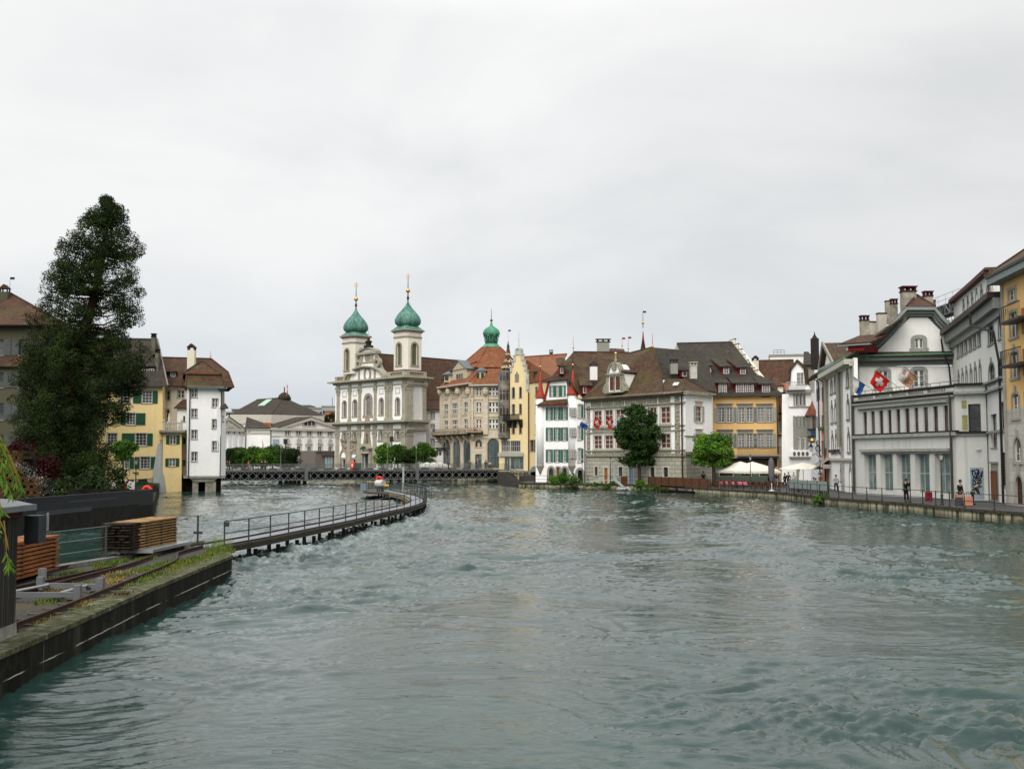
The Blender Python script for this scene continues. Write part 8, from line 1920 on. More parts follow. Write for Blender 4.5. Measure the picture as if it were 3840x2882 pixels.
# bank with terrace and gabled house behind
def bank():
 F=Fac(3208,107.3,3588,91.6); t=thing('terrace_building','grey stone bank building with ten narrow windows and balustraded terrace','building',F.W(8,.75))
 GS=stucco('bank_stone',(.60,.60,.56),.45,.8,(.13,.13,.10)); GT=plain('bank_trim',(.36,.36,.33),.85,var=.2); xr=3588
 z=lambda y: F.z(3580,y); ws=[]
 for a,b in ((3236,3251),(3265,3281),(3296,3312),(3328,3343),(3360,3376),(3393,3411),(3428,3444),(3462,3481),(3499,3518),(3538,3557)):
  ws.append(dict(u0=F.u(a,1580),u1=F.u(b,1580),z1=z(1517),z0=z(1613),nx=0,nz=2,fm=BFR,rec=.22,sw=.0,sill=0,gm=GLS))
 lo=[]
 for a,b in ((3240,3285),(3300,3347),(3362,3413),(3430,3485),(3504,3563)): lo.append(dict(u0=F.u(a),u1=F.u(b),z1=z(1699),z0=1.15,nx=2,nz=1,fm=GFR,rec=.55,gm=glassm('green_bank_glass',(.10,.15,.14),.5),sill=0,mw=.09,cw=.09,fw=.1))
 zt=z(1470); wall(t,F,[(0,.75),(F.len,.75),(F.len,zt),(0,zt)],ws+lo,GS,D=.6); [window(t,F,d) for d in ws+lo]
 for w in ws:
  for uu in (w['u0'],w['u1']): m=MB(); m.fbox(F,uu-.26 if uu==w['u1'] else uu-.0,uu-.0 if uu==w['u1'] else uu+.26,w['z0'],w['z1'],-.5,.05);
 def cor(y0,y1,p,mat=GT,e=0,u0=0,name='cornice'): m=MB(); m.fbox(F,u0,F.len+e,z(y1),z(y0),-.1,p); m.build(name,mat,t)
 cor(1470,1477,.35,MOULD); cor(1480,1487,.3); cor(1613,1618,.3,MOULD,.3); cor(1619,1632,.3,GT,.3);
 m=MB(); m.fbox(F,F.u(3225),F.u(3563),z(1505),z(1498),-.02,.35); m.fbox(F,F.u(3225),F.u(3563),z(1509),z(1506),-.02,.2); m.fbox(F,F.u(3232),F.u(3566),z(1690),z(1679),-.02,.3); m.fbox(F,F.u(3234),F.u(3563),z(1697),z(1693),-.02,.15); m.build('window_hood',GT,t)
 zb=z(1470); hh=z(1441)-zb; m=MB(); m.poly([F.W(0,zb-.02),F.W(F.len,zb-.02),at(3703,HZ,90.3).xy.to_3d()+Vector((0,0,zb-.02)),at(3700,HZ,100).xy.to_3d()+Vector((0,0,zb-.02)),at(3560,HZ,110).xy.to_3d()+Vector((0,0,zb-.02)),at(3190,HZ,110).xy.to_3d()+Vector((0,0,zb-.02))]); m.build('terrace_floor',GT,t,fix=False)
 m=MB(); m.fbox(F,0,F.len,zb+hh-.22,zb+hh,-.35,.15); m.build('terrace_coping',MOULD,t); m=MB(); m.fbox(F,0,F.len,zb,zb+.15,-.3,.1); m.build('terrace_plinth',GT,t)
 xs=[(3225,3283),(3289,3345),(3350,3407),(3414,3472),(3486,3558)]; last=0
 for a,b in xs+[(3588,3588)]:
  ua=F.u(a); m=MB(); m.fbox(F,last,ua,zb+.15,zb+hh-.22,-.3,.08); m.build('terrace_pier',GS,t); last=F.u(b)
  for j in range(8 if a!=3588 else 0):
   u=F.u(a)+(F.u(b)-F.u(a))*(j+.5)/8; q=MB(); h=hh-.37; q.lathe(F.W(u,zb+.15,-.1),[(.09,0),(.06,h*.12),(.15,h*.38),(.06,h*.75),(.10,h)],8); q.build('baluster',GS,t)
 m=MB(); m.tube([F.W(0,zb+hh+.35,-.4),F.W(F.len,zb+hh+.35,-.4)],.025,4); [m.tube([F.W(F.len*k/12,zb+hh,-.4),F.W(F.len*k/12,zb+hh+.38,-.4)],.02,4) for k in range(13)]; m.build('terrace_handrail',IRON,t)
 pipe(t,F,3210,1480,1845,.11,d=.2); pipe(t,F,3582,1478,1870,.11,d=.25)
 R_=Fac(3588,91.6,3703,90.2); ws=row(R_,[(3631,3678)],1514,1617,nx=0,nz=1,fm=DFR,rec=.35);
 wall(t,R_,[(0,.75),(R_.len,.75),(R_.len,R_.z(3600,1476)),(0,R_.z(3600,1476))],ws,GS,D=2,name='right_wall'); [window(t,R_,d) for d in ws]
 z2=lambda y: R_.z(3600,y)
 for y0,y1,p,mt in ((1438,1446,.4,MOULD),(1446,1468,.05,GS),(1468,1478,.5,GT),(1617,1623,.4,MOULD),(1623,1633,.2,GT)): m=MB(); m.fbox(R_,0,R_.len,z2(y1),z2(y0),-.6,p); m.build('cornice',mt,t)
 m=MB(); m.fbox(R_,R_.u(3637),R_.u(3687),.85,z2(1752),-.05,.03); o=m.build('painted_panel',plain('pale_blue_panel',(.30,.36,.40),.7,var=.15),t)
 R=random.Random(31); g=MB(); u0,u1=R_.u(3640),R_.u(3684); za,zb2=z2(1826),z2(1758)
 def stroke(P,w):
  for p,q in zip(P[:-1],P[1:]): g.bar(R_.W(*p,.045),R_.W(*q,.045),w,0,w)
 U=lambda f: u0+(u1-u0)*f; V=lambda f: za+(zb2-za)*f
 for P in ([(0.02,.86),(.2,.95),(.12,.7),(.3,.6),(.16,.5)],[(.3,.98),(.45,.6),(.35,.45)],[(.42,.95),(.62,.98),(.55,.7),(.42,.62),(.62,.55)],[(.7,.95),(.62,.7),(.8,.62),(.98,.9),(.86,.5)],[(.06,.42),(.3,.4),(.36,.2),(.14,.15),(.2,.36)],[(.45,.4),(.72,.42),(.6,.22),(.44,.1),(.75,.12)],[(.76,.5),(.85,.3),(.7,.2)],[(.05,.06),(.5,.0),(.9,.08)],[(.3,.75),(.6,.8),(.8,.78)],[(.2,.6),(.5,.5),(.75,.55)]): stroke([(U(a),V(b)) for a,b in smooth2(P)],.07)
 g.build('graffiti',plain('black_spray_paint',(.02,.022,.03),.7,var=.4),o)
 m=MB(); m.fbox(R_,R_.u(3612),R_.u(3631),z2(1532),z2(1502),-.01,.012); m.fbox(R_,R_.u(3612),R_.u(3633),z2(1612),z2(1556),-.01,.012); m.build('lichen_patch',plain('yellow_lichen_stone',(.36,.33,.15),.9,var=.3),t)
 q=MB(); p=R_.W(R_.u(3672),z2(1683),.2); q.box((p.x,p.y,p.z),(.35,.18,.14)); q.build('camera_housing',WFR,t)
 G=Fac(3188,110.5,3590,107.5); h=thing('gabled_house','large white house with sweeping grey framed gable and brown chimneys above the bank terrace','house',G.W(8,.8))
 ws=row(G,[(3293,3329),(3426,3466)],1389,1452,nx=1,nz=2,sw=.35,sm=GT,arch=.25,cw=.1)
 house(h,G,[(3190,1372),(3590,1372),(3590,1850),(3190,1850)],ws,WHITE2,D=12)
 pr=[(3178,1341),(3230,1307),(3275,1278),(3305,1252),(3335,1222),(3365,1188),(3398,1156),(3505,1156),(3535,1190),(3568,1224),(3600,1252)]
 inn=[(3284,1319),(3310,1296),(3350,1255),(3385,1215),(3414,1190),(3478,1190),(3510,1222),(3545,1255),(3581,1316)]
 gw=row(G,[(3431,3461)],1269,1305,nx=1,nz=1,sw=.4,sm=GT,arch=.2,cw=.1)
 ol=[G.uz(x,y) for x,y in [(3195,1340)]+[(x+8,y+8) for x,y in pr[1:-1]]+[(3590,1250),(3590,1340)]][::-1]
 gm=plain('grey_green_gable_board',(.27,.31,.30),.7,var=.12); gd=plain('shadowed_soffit_grey',(.17,.18,.165),.8,var=.12)  # gd is the gable grey with soffit shade put into the colour
 up=[G.uz(*p) for p in pr]
 nrm=[]
 for k in range(len(up)):
  a,b=up[max(k-1,0)],up[min(k+1,len(up)-1)]; dx,dy=b[0]-a[0],b[1]-a[1]; l=math.hypot(dx,dy); nrm.append((dy/l,-dx/l))
 OF=lambda a: [(u+n_[0]*a,z_+n_[1]*a) for (u,z_),n_ in zip(up,nrm)]
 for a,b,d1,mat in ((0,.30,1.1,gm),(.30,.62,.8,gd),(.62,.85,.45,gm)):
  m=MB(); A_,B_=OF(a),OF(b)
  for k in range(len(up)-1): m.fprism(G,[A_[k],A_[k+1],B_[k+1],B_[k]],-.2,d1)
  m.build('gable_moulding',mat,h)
 G2=Fac.__new__(Fac); G2.o=G.o+G.n*.12; G2.t=G.t; G2.n=G.n; G2.len=G.len; gw=row(G2,[(3431,3461)],1269,1305,nx=1,nz=1,sw=.4,sm=GT,arch=.2,cw=.1)
 wall(h,G2,[G2.uz(*p) for p in inn][::-1],gw,WHITE2,D=0,name='gable_panel'); [window(h,G2,d) for d in gw]
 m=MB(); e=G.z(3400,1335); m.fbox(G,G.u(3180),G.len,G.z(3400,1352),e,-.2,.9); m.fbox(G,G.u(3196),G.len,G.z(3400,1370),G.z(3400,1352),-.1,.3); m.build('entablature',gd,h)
 c=MB(); c.fbox(G,G.u(3176),G.len,e,e+.14,.3,1.15); c.build('copper_gutter',GUC,h); roof(h,[[G.at(3262,1334,-1.1),G.at(3590,1330,-1.1),G.at(3582,1315,-.05),G.at(3276,1319,-.05)]],TMO,name='pent_roof')
 m=MB(); m.fbox(G,G.u(3196),G.u(3229),.8,G.z(3400,1372),-.02,.12); m.build('corner_pilaster',GT,h)
 n=-G.n; topz=up[6][1]; P=[G.W(u,zz_+.08,1.0) for u,zz_ in up]
 roof(h,[[P[i],P[i+1],P[i+1]+n*16,P[i]+n*16] for i in (0,1,2,3,4,5)],TMO,th=.25); roof(h,[[P[i],P[i+1],P[i+1]+n*16,P[i]+n*16] for i in (7,8,9)],TMO,th=.25,name='right_roof')
 ap=G.at(3438,1106,3.5); roof(h,[[P[6],P[7],ap]],TRB,name='half_hip',ridge=[(P[6],ap),(P[7],ap)]); bk=ap+n*14; roof(h,[[P[6],ap,bk,P[6]+n*16],[P[7],ap,bk,P[7]+n*16]],TMO,name='upper_roof')
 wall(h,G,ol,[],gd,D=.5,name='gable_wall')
 br=plain('maroon_brick',(.10,.035,.035),.8); CHP=plain('sooty_chimney_plaster',(.40,.37,.30),.9,var=.35,scale=1.5)
 for x0,x1,y0,y1,d,mt,cp in ((3381,3434,1094,1190,2.5,CHP,'slab'),(3463,3497,1112,1150,4,CHP,'slab'),(3486,3508,1128,1160,4.5,SURD,None),(3341,3366,1140,1215,5,CHP,'slab'),(3321,3345,1130,1215,9,CHP,None),(3227,3259,1202,1300,6,CHP,'slab'),(3290,3324,1176,1262,8,SURL,None),(3258,3292,1208,1290,9,SURL,None)):
  p=G.at((x0+x1)/2,y1,d); s=p.y/FPX; hh_=(y1-y0)*s; w=(x1-x0)*s*.94; m=MB(); m.box((p.x,p.y,p.z+hh_/2),(w,w*.7,hh_)); o=m.build('chimney',mt,h)
  c=MB(); c.box((p.x,p.y,p.z+hh_+.05),(w*1.12,w*.85,.12));
  if cp:
   for q in (-.44,0,.44): c.box((p.x+w*q,p.y,p.z+hh_+.28),(w*.13,w*.7,.36))
   c.box((p.x,p.y,p.z+hh_+.52),(w*1.16,w*.9,.12))
  c.build('chimney_cap',br if cp else TRB,o)
 D=Fac(3172,108,3260,106.5); m=MB(); z0,z1=D.z(3190,1316),D.z(3190,1286); m.fbox(D,.4,D.len-.3,z0,z1,-4,0); m.build('dormer',REDP,h)
 roof(h,[[D.W(-.3,z1-.05,.5),D.W(D.len+.6,z1-.05,.5),D.W(D.len+1.5,z1+.9,-1.8),D.W(.9,z1+.9,-1.8)]],TRB,name='dormer_roof'); m=MB(); m.fbox(D,D.u(3182),D.u(3189),z0+.1,z1-.1,0,.05); m.build('dormer_window',WFR,h)
 m=MB(); m.fbox(D,-.4,D.len+.5,z1-.3,z1-.06,-.1,.45); m.build('dormer_eaves',gm,h)
 K=thing('roof_gantry','dark steel truss gantry spanning between the roofs with thin handrail','gantry',at(3560,1160,118)); T=Fac(3500,120,3612,112); zz1,zz0=T.z(3556,1133),T.z(3556,1174); b=MB(); b.fbox(T,0,T.len,zz0,zz1,-1.5,-.3); b.build('deck_box',DSTEEL,K)
 m=MB(); m.fbox(T,0,T.len,zz1-.12,zz1,-.2,-.1); m.fbox(T,0,T.len,zz0,zz0+.12,-.2,-.1); nn=6
 for k in range(nn): a=T.len*k/nn; c_=T.len*(k+1)/nn; m.bar(T.W(a,zz1 if k%2 else zz0,-.12),T.W(c_,zz0 if k%2 else zz1,-.12),.08); m.bar(T.W(a,zz0,-.12),T.W(a,zz1,-.12),.06)
 m.build('truss',STEEL,K); m=MB()
 for hgt in (.5,1.05): m.tube([T.W(0,zz1+hgt,-.2),T.W(T.len,zz1+hgt,-.2)],.025,4)
 for k in range(5): m.tube([T.W(T.len*k/4,zz1,-.2),T.W(T.len*k/4,zz1+1.05,-.2)],.02,4)
 m.build('handrail',STEEL,K); m=MB()
 for k in range(7): m.tube([T.W(T.len*(.3+.1*k),zz0,-.8),T.W(T.len*(.35+.1*k),zz0-1.9,-.8)],.03,4)
 for q in (.6,1.2,1.8): m.tube([T.W(T.len*.25,zz0-q,-.8),T.W(T.len,zz0-q,-.8)],.03,4)
 m.build('hanging_lattice',STEEL,K)
 GR=stucco('grey_wing_render',(.72,.72,.68),.3,.45,(.16,.16,.14)); w=thing('curved_grey_building','tall grey building with rows of narrow arched windows rising right of the bank','building',at(3690,1700,90))
 A=Fac(3580,107.8,3700,91.2); B=Fac(3700,91.2,3778,82.2); C=Fac(3592,108.5,3676,97)
 gt=plain('grey_wing_trim',(.30,.31,.29),.85); kk=dict(nx=0,nz=2,fm=plain('brown_grey_shade',(.17,.15,.14),.7),gm=plain('brown_grey_shade',(.17,.15,.14)),sw=.18,sm=gt,arch=.6,key=1)
 def col(Fc,lst,ref,**e):
  out=[];
  for x0,x1,y0,y1 in lst: d=dict(u0=Fc.u(x0,(y0+y1)/2),u1=Fc.u(x1,(y0+y1)/2),z0=0,z1=0,**dict(kk,**e)); out.append(d)
  za=sum(Fc.z((l[0]+l[1])/2,l[2]) for l in lst)/len(lst); zb_=sum(Fc.z((l[0]+l[1])/2,l[3]) for l in lst)/len(lst)
  for d in out: d['z1'],d['z0']=za,zb_
  return out
 wa=col(A,[(3590,3597,1279,1341),(3603,3612,1270,1332),(3618,3627,1258,1321),(3634,3644,1247,1312),(3650,3660,1236,1303),(3667,3677,1222,1294)],0)+col(A,[(3594,3600,1406,1480),(3608,3615,1398,1480),(3623,3630,1390,1480),(3639,3647,1382,1478),(3655,3664,1373,1476),(3673,3681,1364,1474)],0)
 wb=col(B,[(3704,3711,1212,1283)][:0]+[(3706,3728,1208,1282),(3745,3765,1198,1272)],0,nx=2,fm=IRON,gm=GLS)+col(B,[(3708,3731,1355,1433),(3747,3770,1347,1426)],0,nx=2,fm=IRON,gm=GLS)
 wa=wa[:6]+wa[6:]; ws_=[]; wlow=row(B,[(3747,3774)],1505,1613,nx=1,nz=3,fm=BFR,rec=.3)+row(B,[(3715,3738)],1552,1677,nx=1,nz=3,fm=BFR,rec=.3)+row(B,[(3756,3776)],1695,1821,nx=3,nz=9,fm=DFR,rec=.2,mw=.05)
 zA=A.z(3713,1155); zA=(A.z(3600,1225)+B.z(3711,1153))/2
 wall(w,A,[(0,.75),(A.len,.75),(A.len,zA),(0,zA)],wa,GR,D=5); [window(w,A,d) for d in wa]
 wall(w,B,[(0,.75),(B.len,.75),(B.len,zA),(0,zA)],wb+wlow,GR,D=5); [window(w,B,d) for d in wb+wlow]
 dd=row(B,[(3722,3743)],1765,1872,nx=0,nz=0,fm=plain('brown_oak_door',(.22,.09,.04)),gm=plain('brown_oak_door',(.22,.09,.04)),sw=.3,hood=.3); [window(w,B,dict(d,rec=-.05),'door') for d in dd]
 for Fc in (A,B):
  e=.25 if Fc is A else 0
  for za,zb_,p,mt in ((zA-.1,zA+.35,1.1,DFR),(zA-.9,zA-.1,.7,gt),(zA-1.5,zA-.9,.3,gt)): m=MB(); m.fbox(Fc,0,Fc.len+e*p,za,zb_,-.1,p); m.build('cornice',mt,w)
 for y0,y1,p in ((1433,1440,.35),(1466,1474,.35),(1617,1626,.2)): m=MB(); m.fbox(B,0,B.len,B.z(3710,y1),B.z(3710,y0),-.05,p); m.build('string_course',gt,w)
 wc=col(C,[(3612,3618,1141,1182),(3628,3634,1129,1171),(3644,3650,1113,1157),(3660,3668,1098,1149)],0)+col(C,[(3596,3601,1152,1193)],0)[:0]; zC=C.z(3630,1083)
 house_=wall(w,C,[(0,zA-1),(C.len,zA-1),(C.len,zC),(0,zC)],wc,GR,D=5,name='attic_wall'); [window(w,C,d) for d in wc]
 E=Fac(3676,97,3730,90.5); we=col(E,[(3678,3686,1082,1138),(3701,3717,1066,1125)],0); zE=zC; wall(w,E,[(0,zA-1),(E.len,zA-1),(E.len,zE),(0,zE)],we,GR,D=5,name='attic_wall'); [window(w,E,d) for d in we]
 for Fc in (C,E): m=MB(); m.fbox(Fc,-.6 if Fc is C else 0,Fc.len+.4,zC,zC+.2,-5,.4); m.fbox(Fc,0,Fc.len,zC-.25,zC,-.1,.5); m.build('attic_eaves',plain('maroon_eaves',(.14,.075,.07),.7),w)
 m=MB(); m.tube([B.W(1.5,zA-.3,1.2),B.W(1.8,zA-1.3,1.2),B.W(B.len-1.3,zA-2.6,.5),B.W(B.len-.5,zA-5,.3),B.W(B.len-.5,.8,.3)],.10,8); m.build('drainpipe',plain('black_pipe',(.03,.03,.03),.5),w); m=MB(); m.tube([A.W(.2,zA-.3,1.0),A.W(.5,zA-1.6,.9),A.W(2.2,zA-3.4,.6),A.W(2.4,zA-6.5,.4)],.09,8); m.build('drainpipe',plain('black_pipe',(.03,.03,.03),.5),w)
 O=Fac(3774,82.2,3960,72.5); o=thing('ochre_corner_house','ochre house with iron balconies and deep eaves at the right edge of the picture','house',O.W(3,.75)); z=lambda y: O.z(3797,y)
 tr=plain('pale_house_trim',(.40,.385,.34),.85); ws=[]
 for y0,y1,a,b in ((1084,1124,3782,3809),(1172,1264,3787,3813),(1320,1417,3791,3818),(1477,1567,3796,3822)):
  ws+=[dict(u0=O.u(a,y0+30),u1=O.u(b,y0+30),z1=z(y0),z0=z(y1),nx=1,nz=1,fm=WFR,sw=.22,sm=tr,cw=.09,arch=.3 if y0>1300 else 0,key=y0>1300)]
 for y0,y1 in ((1172,1264),(1320,1417),(1477,1567)): ws.append(dict(u0=O.u(3855,1300),u1=O.u(3885,1300),z1=z(y0),z0=z(y1),nx=1,nz=1,fm=WFR,sw=.22,sm=tr,sh=.7,shm=slatted('rust_shutter',(.38,.13,.04))))
 zt=z(1046); zm=z(1532); lw=row(O,[(3804,3830)],1640,1729,arch=1,nx=1,nz=2,fm=WFR,sw=.25,sm=tr,key=1); ld=row(O,[(3810,3836)],1784,1891,arch=1,nx=0,nz=1,fm=plain('brown_oak_door',(.22,.09,.04)),gm=DFR,sw=.35,sm=tr,key=1)
 wall(o,O,[(0,zm),(O.len,zm),(O.len,zt),(0,zt)],ws,stucco('warm_ochre_render',(.80,.52,.22),.2,.25),D=8); wall(o,O,[(0,.75),(O.len,.75),(O.len,zm-.003),(0,zm-.003)],lw+ld,ashlar('banded_stone',(.50,.48,.41),9,.85,.02,.3,.6),D=8,name='stone_wall',uv=True)
 for d in ws+lw: window(o,O,d)
 window(o,O,ld[0],'door'); m=MB(); m.fbox(O,0,.5,.75,zt,-.02,.1); m.build('quoin',tr,o)
 m=MB(); m.fbox(O,-.5,O.len,zt,zt+.5,-.2,.9); m.build('eaves',gm,o); m=MB(); m.fbox(O,-.55,O.len,zt+.5,zt+.7,-.2,1.0); m.build('gutter',GUT,o)
 a=O.W(-.6,zt+.7,1.0); b=O.W(O.len,zt+.7,1.0); c=O.W(O.len,zt+7,-8); d=O.W(5,zt+7,-8); roof(o,[[a,b,c,d],[a,d,O.W(-.6,zt+.7,-9)]],TMO,ridge=[(a,d)])
 for y in (1213,1376):
  zb_=z(y); m=MB(); m.fbox(O,O.u(3818),O.u(3900),zb_-.15,zb_,0,1.1);
  for k in range(20): u=O.u(3818)+(O.u(3900)-O.u(3818))*k/19; m.tube([O.W(u,zb_,1.0),O.W(u,zb_+1.05,1.05)],.012,4)
  for k in range(8): m.tube([O.W(O.u(3818),zb_,k*.14),O.W(O.u(3818),zb_+1.05,k*.14)],.016,4)
  m.fbox(O,O.u(3818),O.u(3900),zb_+1.02,zb_+1.08,1.0,1.08); m.build('iron_balcony',IRON,o)
def smooth2(P): return [(p.x,p.y) for p in smooth([(a,b) for a,b in P],4)]
bank()
# quay railing
def railing():
 L=offset(QUAY,0.0); P=[Vector((p[0],p[1],0)) for p in QUAY]
 inn=[];
 for k,p in enumerate(P):
  a=P[max(k-1,0)]; b=P[min(k+1,len(P)-1)]; d=(b-a).normalized(); n=Vector((d.y,-d.x,0)); n=n if n.x>0 else -n; inn.append(p+n*.22)
 t=thing('quay_railing','dark iron railing with thin rails along the edge of the right quay','railing',inn[4]); M_=plain('brown_iron_rail',(.055,.048,.038),.6,.2)
 acc=0; S=[]
 for a,b in zip(inn[1:-1],inn[2:]):
  l=(b-a).length; n=max(1,round(l/2.45))
  for k in range(n): S.append(a.lerp(b,k/n))
 for p in S[:75]: m=MB(); m.tube([p+Vector((0,0,.75)),p+Vector((0,0,1.85))],.04,6); m.lathe((p.x,p.y,.78),[(.09,0),(.09,.1),(.05,.16)],6); m.build('post',M_,t)
 for h in (1.30,1.80): m=MB(); m.tube([p+Vector((0,0,h)) for p in inn],.025,5,cap=False); m.build('rail',M_,t)
railing()
DKT=leafm('dark_maple_leaves',(.010,.030,.007),(.040,.082,.016),scale=.7)
p=at(2408,HZ,144.5); broad_tree('quay_tree',(p.x-.3,144.5,.75),10,3.9,3.2,6.35,5.5,'large dark green maple tree in front of the frieze palace',DKT,.24,190,.21,190,cr=(.12,.24),lean=(-.25,0))
p=at(2688,HZ,138); broad_tree('quay_tree',(p.x-.35,138,.75),8,3.6,2.8,4.4,2.7,'bright green tree beside the cafe parasols',BGL,.24,130,.20,190,cr=(.15,.30),lean=(-.2,0))
for px,Y,rx,h,lab,mt,sd in ((2115,152.3,(2.1,1.0),2.3,'bright light green bush hanging over the quay wall below the arcade',BGL,3),(2262,147.6,(3.0,.6),.9,'low ivy mat hanging on the quay wall right of the bright bush',MGL,4),(2155,150.4,(1.0,.7),.9,'small dark bush beside the bright one on the quay wall',DGL,5),(2400,143.9,(.8,.6),1.3,'small fern like plant on the quay wall below the dark tree',BGL,6),(2455,140.6,(1.6,.5),.7,'mossy overgrowth on the quay edge under the brown screen, left part',MGL,7),(2530,135.6,(3.6,.6),.6,'long mossy ledge above the dark recess of the quay wall',plain('yellow_moss',(.085,.085,.015),.95,var=.5,scale=4),8),(3075,98.8,(.8,.5),.9,'small clump of weeds on the quay wall by the glass screen',MGL,9)):
 q=at(px,HZ,Y); bush('quay_shrub',(q.x,Y,.15 if h<1.5 else -.1),rx,h,lab,mt,26,.15,260,'shrub',seed=sd)
m=MB(); G=Fac(2480,137.8,2600,129.6); m.fbox(G,0,G.len,-.3,.35,-.2,.14); struct(m,'recess_shade_box',BLK)  # black box on the wall stands in for a recess in shade
# people
SKIN=plain('skin',(.42,.25,.17),.6,var=.05)
def cloth(c): return plain('cloth_%02d%02d%02d'%tuple(int(x*99) for x in c),c,.85,var=.18,scale=9)
def skinmesh(name,joints,edges,mat,parent,sub=1):
 me=bpy.data.meshes.new(name); me.from_pydata([j[:3] for j in joints],edges,[]); o=bpy.data.objects.new(name,me); COL.objects.link(o)
 md=o.modifiers.new('s','SKIN'); md.use_smooth_shade=True; s2=o.modifiers.new('u','SUBSURF'); s2.levels=sub; s2.render_levels=sub
 for v,j in zip(me.skin_vertices[0].data,joints): v.radius=(j[3],j[4] if len(j)>4 else j[3]);
 me.skin_vertices[0].data[0].use_root=True
 dg=bpy.context.evaluated_depsgraph_get(); nm=bpy.data.meshes.new_from_object(o.evaluated_get(dg)); nm.name=name; o.modifiers.clear(); o.data=nm; bpy.data.meshes.remove(me)
 nm.materials.clear(); nm.materials.append(mat); o.parent=parent; return o
PCACHE={}
def person(px,py,z,h,face,top,bot,hair,label,pose='stand',skirt=False,Y=None,longhair=False,cap=None,group=None,bag=None):
 """face: heading in degrees, 0 looks away from the camera"""
 p=gnd(px,py,z) if Y is None else Vector((at(px,HZ,Y).x,Y,z)); k=h/1.75
 t=thing('person',label,'person',(p.x,p.y,z),math.radians(-face),group); t.scale=(k,k,k)
 st=dict(stand=(0.06,0,0,0),walk=(.22,-.22,.12,-.12),photo=(.08,-.02,0,0),bend=(.05,-.08,0,0),sit=(0,0,0,0))[pose]
 hipz=.93; f=0.0
 if pose=='sit': hipz=.50
 lean=.55 if pose=='bend' else (.06 if pose=='walk' else 0)
 sh=Vector((0,lean*.45,hipz+.50 - (.10 if lean>.3 else 0))); nk=sh+Vector((0,.03+lean*.12,.09)); hd=nk+Vector((0,.03+lean*.15,.14))
 def leg(sx,fo):
  if pose=='sit': return [(sx*.10,.10,hipz-.02),(sx*.12,.46,hipz-.02),(sx*.12,.48,.08),(sx*.12,.62,.05)]
  return [(sx*.10,0,hipz-.06),(sx*.11,fo*.6+.04*(fo>0),.50),(sx*.11,fo,.09),(sx*.12,fo+.16,.045)]
 def arm(sx):
  S=(sx*.19,sh.y,sh.z-.02)
  if pose=='photo': return [S,(sx*.30,sh.y+.10,sh.z-.22),(sx*.10,sh.y+.32,sh.z+.10),(sx*.05,sh.y+.38,sh.z+.16)]
  if pose=='bend': return [S,(sx*.22,sh.y+.12,sh.z-.28),(sx*.16,sh.y+.22,sh.z-.52),(sx*.15,sh.y+.25,sh.z-.60)]
  if pose=='walk': return [S,(sx*.25,sh.y-.08*sx,sh.z-.28),(sx*.24,sh.y+.14*sx,sh.z-.50),(sx*.23,sh.y+.20*sx,sh.z-.57)]
  if pose=='sit': return [S,(sx*.25,sh.y+.05,sh.z-.26),(sx*.18,sh.y+.28,sh.z-.30),(sx*.15,sh.y+.36,sh.z-.28)]
  return [S,(sx*.24,sh.y+.02,sh.z-.29),(sx*.20,sh.y+.14,sh.z-.50),(sx*.18,sh.y+.19,sh.z-.56)]
 L=[leg(-1,st[0]),leg(1,st[1])]; A=[arm(-1),arm(1)]
 J=[(0,0,hipz,.125,.10),(0,lean*.2,hipz+.25,.115,.085),(sh.x,sh.y,sh.z-.04,.15,.09),(nk.x,nk.y,nk.z,.05),(hd.x,hd.y,hd.z-.05,.075,.085),(hd.x,hd.y,hd.z+.05,.08,.095),(hd.x,hd.y-.01,hd.z+.11,.05,.06),(hd.x,hd.y+.10,hd.z,.016)]; E=[(0,1),(1,2),(2,3),(3,4),(4,5),(5,6),(4,7)]
 for l in L:
  i=len(J); J+=[(*l[0],.085),(*l[1],.058),(*l[2],.038),(*l[3],.035)]; E+=[(0,i),(i,i+1),(i+1,i+2),(i+2,i+3)]
 for a in A:
  i=len(J); J+=[(*a[0],.052),(*a[1],.040),(*a[2],.028),(*a[3],.032)]; E+=[(2,i),(i,i+1),(i+1,i+2),(i+2,i+3)]
  hx=Vector(a[3]); d=(hx-Vector(a[2])).normalized()
  for q in (-.02,0,.02): J.append((*(hx+d*.07+Vector((q,0,0))),.009)); E.append((i+3,len(J)-1))
 skinmesh('body',J,E,SKIN,t)
 g=.022; J=[(0,0,hipz-.02,.145,.12),(0,lean*.2,hipz+.25,.14,.11),(sh.x,sh.y,sh.z-.03,.17,.11)]; E=[(0,1),(1,2)]
 for a in A: i=len(J); J+=[(*a[0],.052+g),(*a[1],.042+g),(*a[2],.032+g*.7)]; E+=[(2,i),(i,i+1),(i+1,i+2)]
 skinmesh('jacket',J,E,cloth(top),t)
 if skirt: m=MB(); m.lathe((0,0,hipz-.5),[(.24,0),(.16,.3),(.13,.5)],12); m.build('skirt',cloth(bot),t,local=True,smooth=True)
 J=[(0,0,hipz-.02,.13,.11)]; E=[]
 for l in L: i=len(J); J+=[(*l[0],.088+g),(*l[1],.062+g),(*l[2],.05+g*.5)]; E+=[(0,i),(i,i+1),(i+1,i+2)]
 skinmesh('trousers',J,E,cloth(bot),t)
 for l in L: m=MB(); q=Vector(l[3]); m.lathe((q.x,q.y-.06,0),[(.045,0),(.055,.04),(.05,.09),(.02,.11)],8,sy=2.1); m.build('shoe',cloth((.6,.6,.58) if top[0]>.3 else (.03,.03,.03)),t,local=True)
 m=MB(); m.lathe((hd.x,hd.y-.025,hd.z-.02),[(.085,0),(.103,.05),(.105,.10),(.085,.16),(.03,.19)],10,sy=1.1)
 if longhair: m.lathe((hd.x,hd.y-.07,hd.z-.26),[(.05,0),(.09,.1),(.10,.3)],8,sy=.6)
